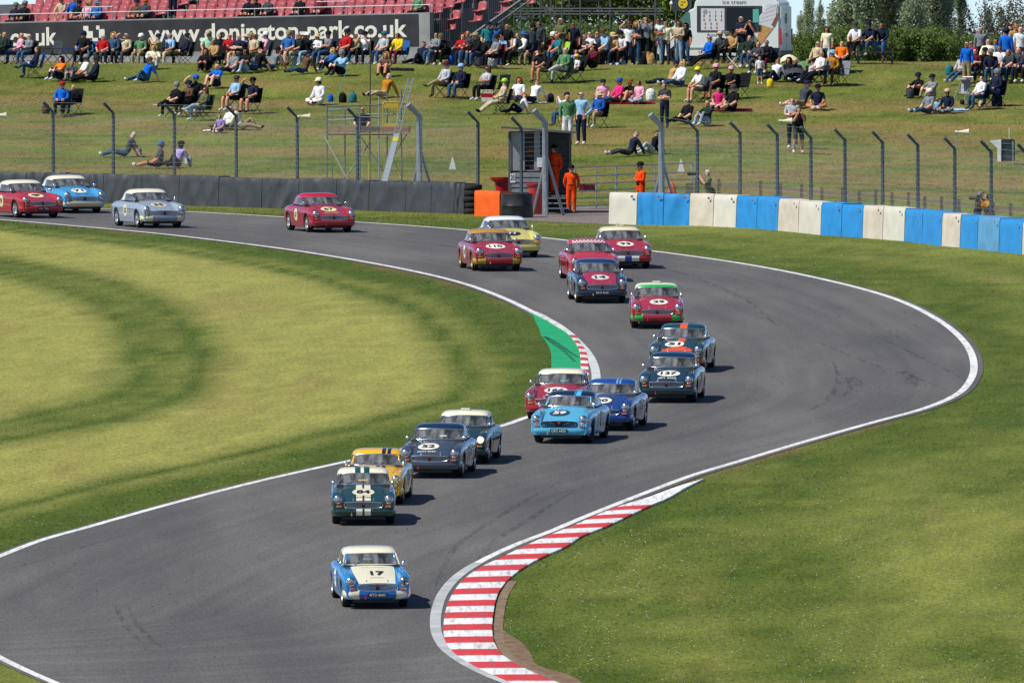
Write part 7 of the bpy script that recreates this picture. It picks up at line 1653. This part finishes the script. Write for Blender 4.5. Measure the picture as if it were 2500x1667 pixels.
t = thing('cool_box', 'red and white cool box beside the chairs on the bank', 'cool box', atB(*zpx('B', 2165, 925))); mb = MB(); mb.box((0, 0, .17), (.42, .3, .34)); mb.build('body', cloth('#c9cfcf'), t); mb = MB(); mb.box((0, 0, .24), (.43, .31, .13)); mb.build('band', cloth('#b01c22'), t); mb = MB(); mb.box((0, 0, .36), (.44, .32, .05)); mb.build('lid', WHITEP, t); mb = MB(); mb.tube([(-.21, -.17, .34), (-.2, -.17, .44), (.2, -.17, .44), (.21, -.17, .34)], .012, 5); mb.build('handle', WHITEP, t)
for lb_, a, c, f in (('empty black camp chair on the left below the wall lettering', zpx('A', 470, 575), 'dark grey', None), ('empty bright blue camp chair left of the seated children', zpx('A', 665, 555), 'bright blue', None), ('empty black chair with a high back beside the cool box', zpx('B', 2270, 900), 'black', None), ('empty white-framed green chair near the van', zpx('C', 2200, 610), 'dark green', WHITEP), ('empty dark chair behind the pink caps', zpx('C', 2225, 880), 'black', None), ('empty navy chair by the van rear', zpx('D', 250, 590), 'navy', None), ('empty grey folding chair by the mustard jumper', zpx('D', 840, 690), 'grey', None)):
    camp_chair(atB(*a), -45, c, None, f, lb_)
for t, c, ow, lb in CHAIRS[-7:]: t['label'] = lb
# pushchair, small pop-up shelters
t = thing('pushchair', 'grey folding pushchair beside the seated pair on the right', 'pushchair', atB(*zpx('D', 1845, 875)), (0, 0, R(-30)))
mb = MB(); mb.grid([[(-.2, -.2, .42), (.2, -.2, .42)], [(-.2, .1, .38), (.2, .1, .38)], [(-.2, .3, .85), (.2, .3, .85)], [(-.2, .1, 1.02), (.2, .1, 1.02)], [(-.2, -.12, .95), (.2, -.12, .95)]]); mb.build('hood', cloth('#8d8f93'), t, smooth=60)
mb = MB()
for s in (-.22, .22): mb.tube([(s, -.35, .1), (s, .45, 1.05)], .014, 5); mb.tube([(s, .35, .1), (s, -.1, .5)], .014, 5)
mb.tube([(-.22, .45, 1.05), (.22, .45, 1.05)], .016, 5); mb.build('frame', GALV, t)
for x, y in ((-.22, -.35), (.22, -.35), (-.22, .35), (.22, .35)): mb = MB(); mb.lathe([(.0, -.02), (.1, -.02), (.1, .02), (.0, .02)], 'x', 12); inst('wheel', mb.mesh('wheel'), RUBBER, t, loc=(x, y, .1))
def shelter(label, px, py, c, w=.9, h=.55):
    mb = MB(); mb.grid([[(w*(.5*math.cos(R(180-180*i/10))), .35*s_, h*math.sin(R(180*i/10))*(1-.35*abs(s_))) for i in range(11)] for s_ in (-1, -.5, 0, .5, 1)]); o = mb.build('pop_up_shelter', cloth(color_of(c)), None, smooth=60); o.location = atB(px, py); tag(o, label, 'shelter', 'small shelters on the bank')
shelter('cream pop-up shelter beside the woman with raised arm', *zpx('D', 425, 570), 'cream'); shelter('green pop-up shelter left of the mustard jumper', *zpx('D', 560, 600), 'green', 1.0, .5); shelter('dark folded shelter in front of the cream one', *zpx('D', 480, 660), 'dark grey', 1.1, .55)
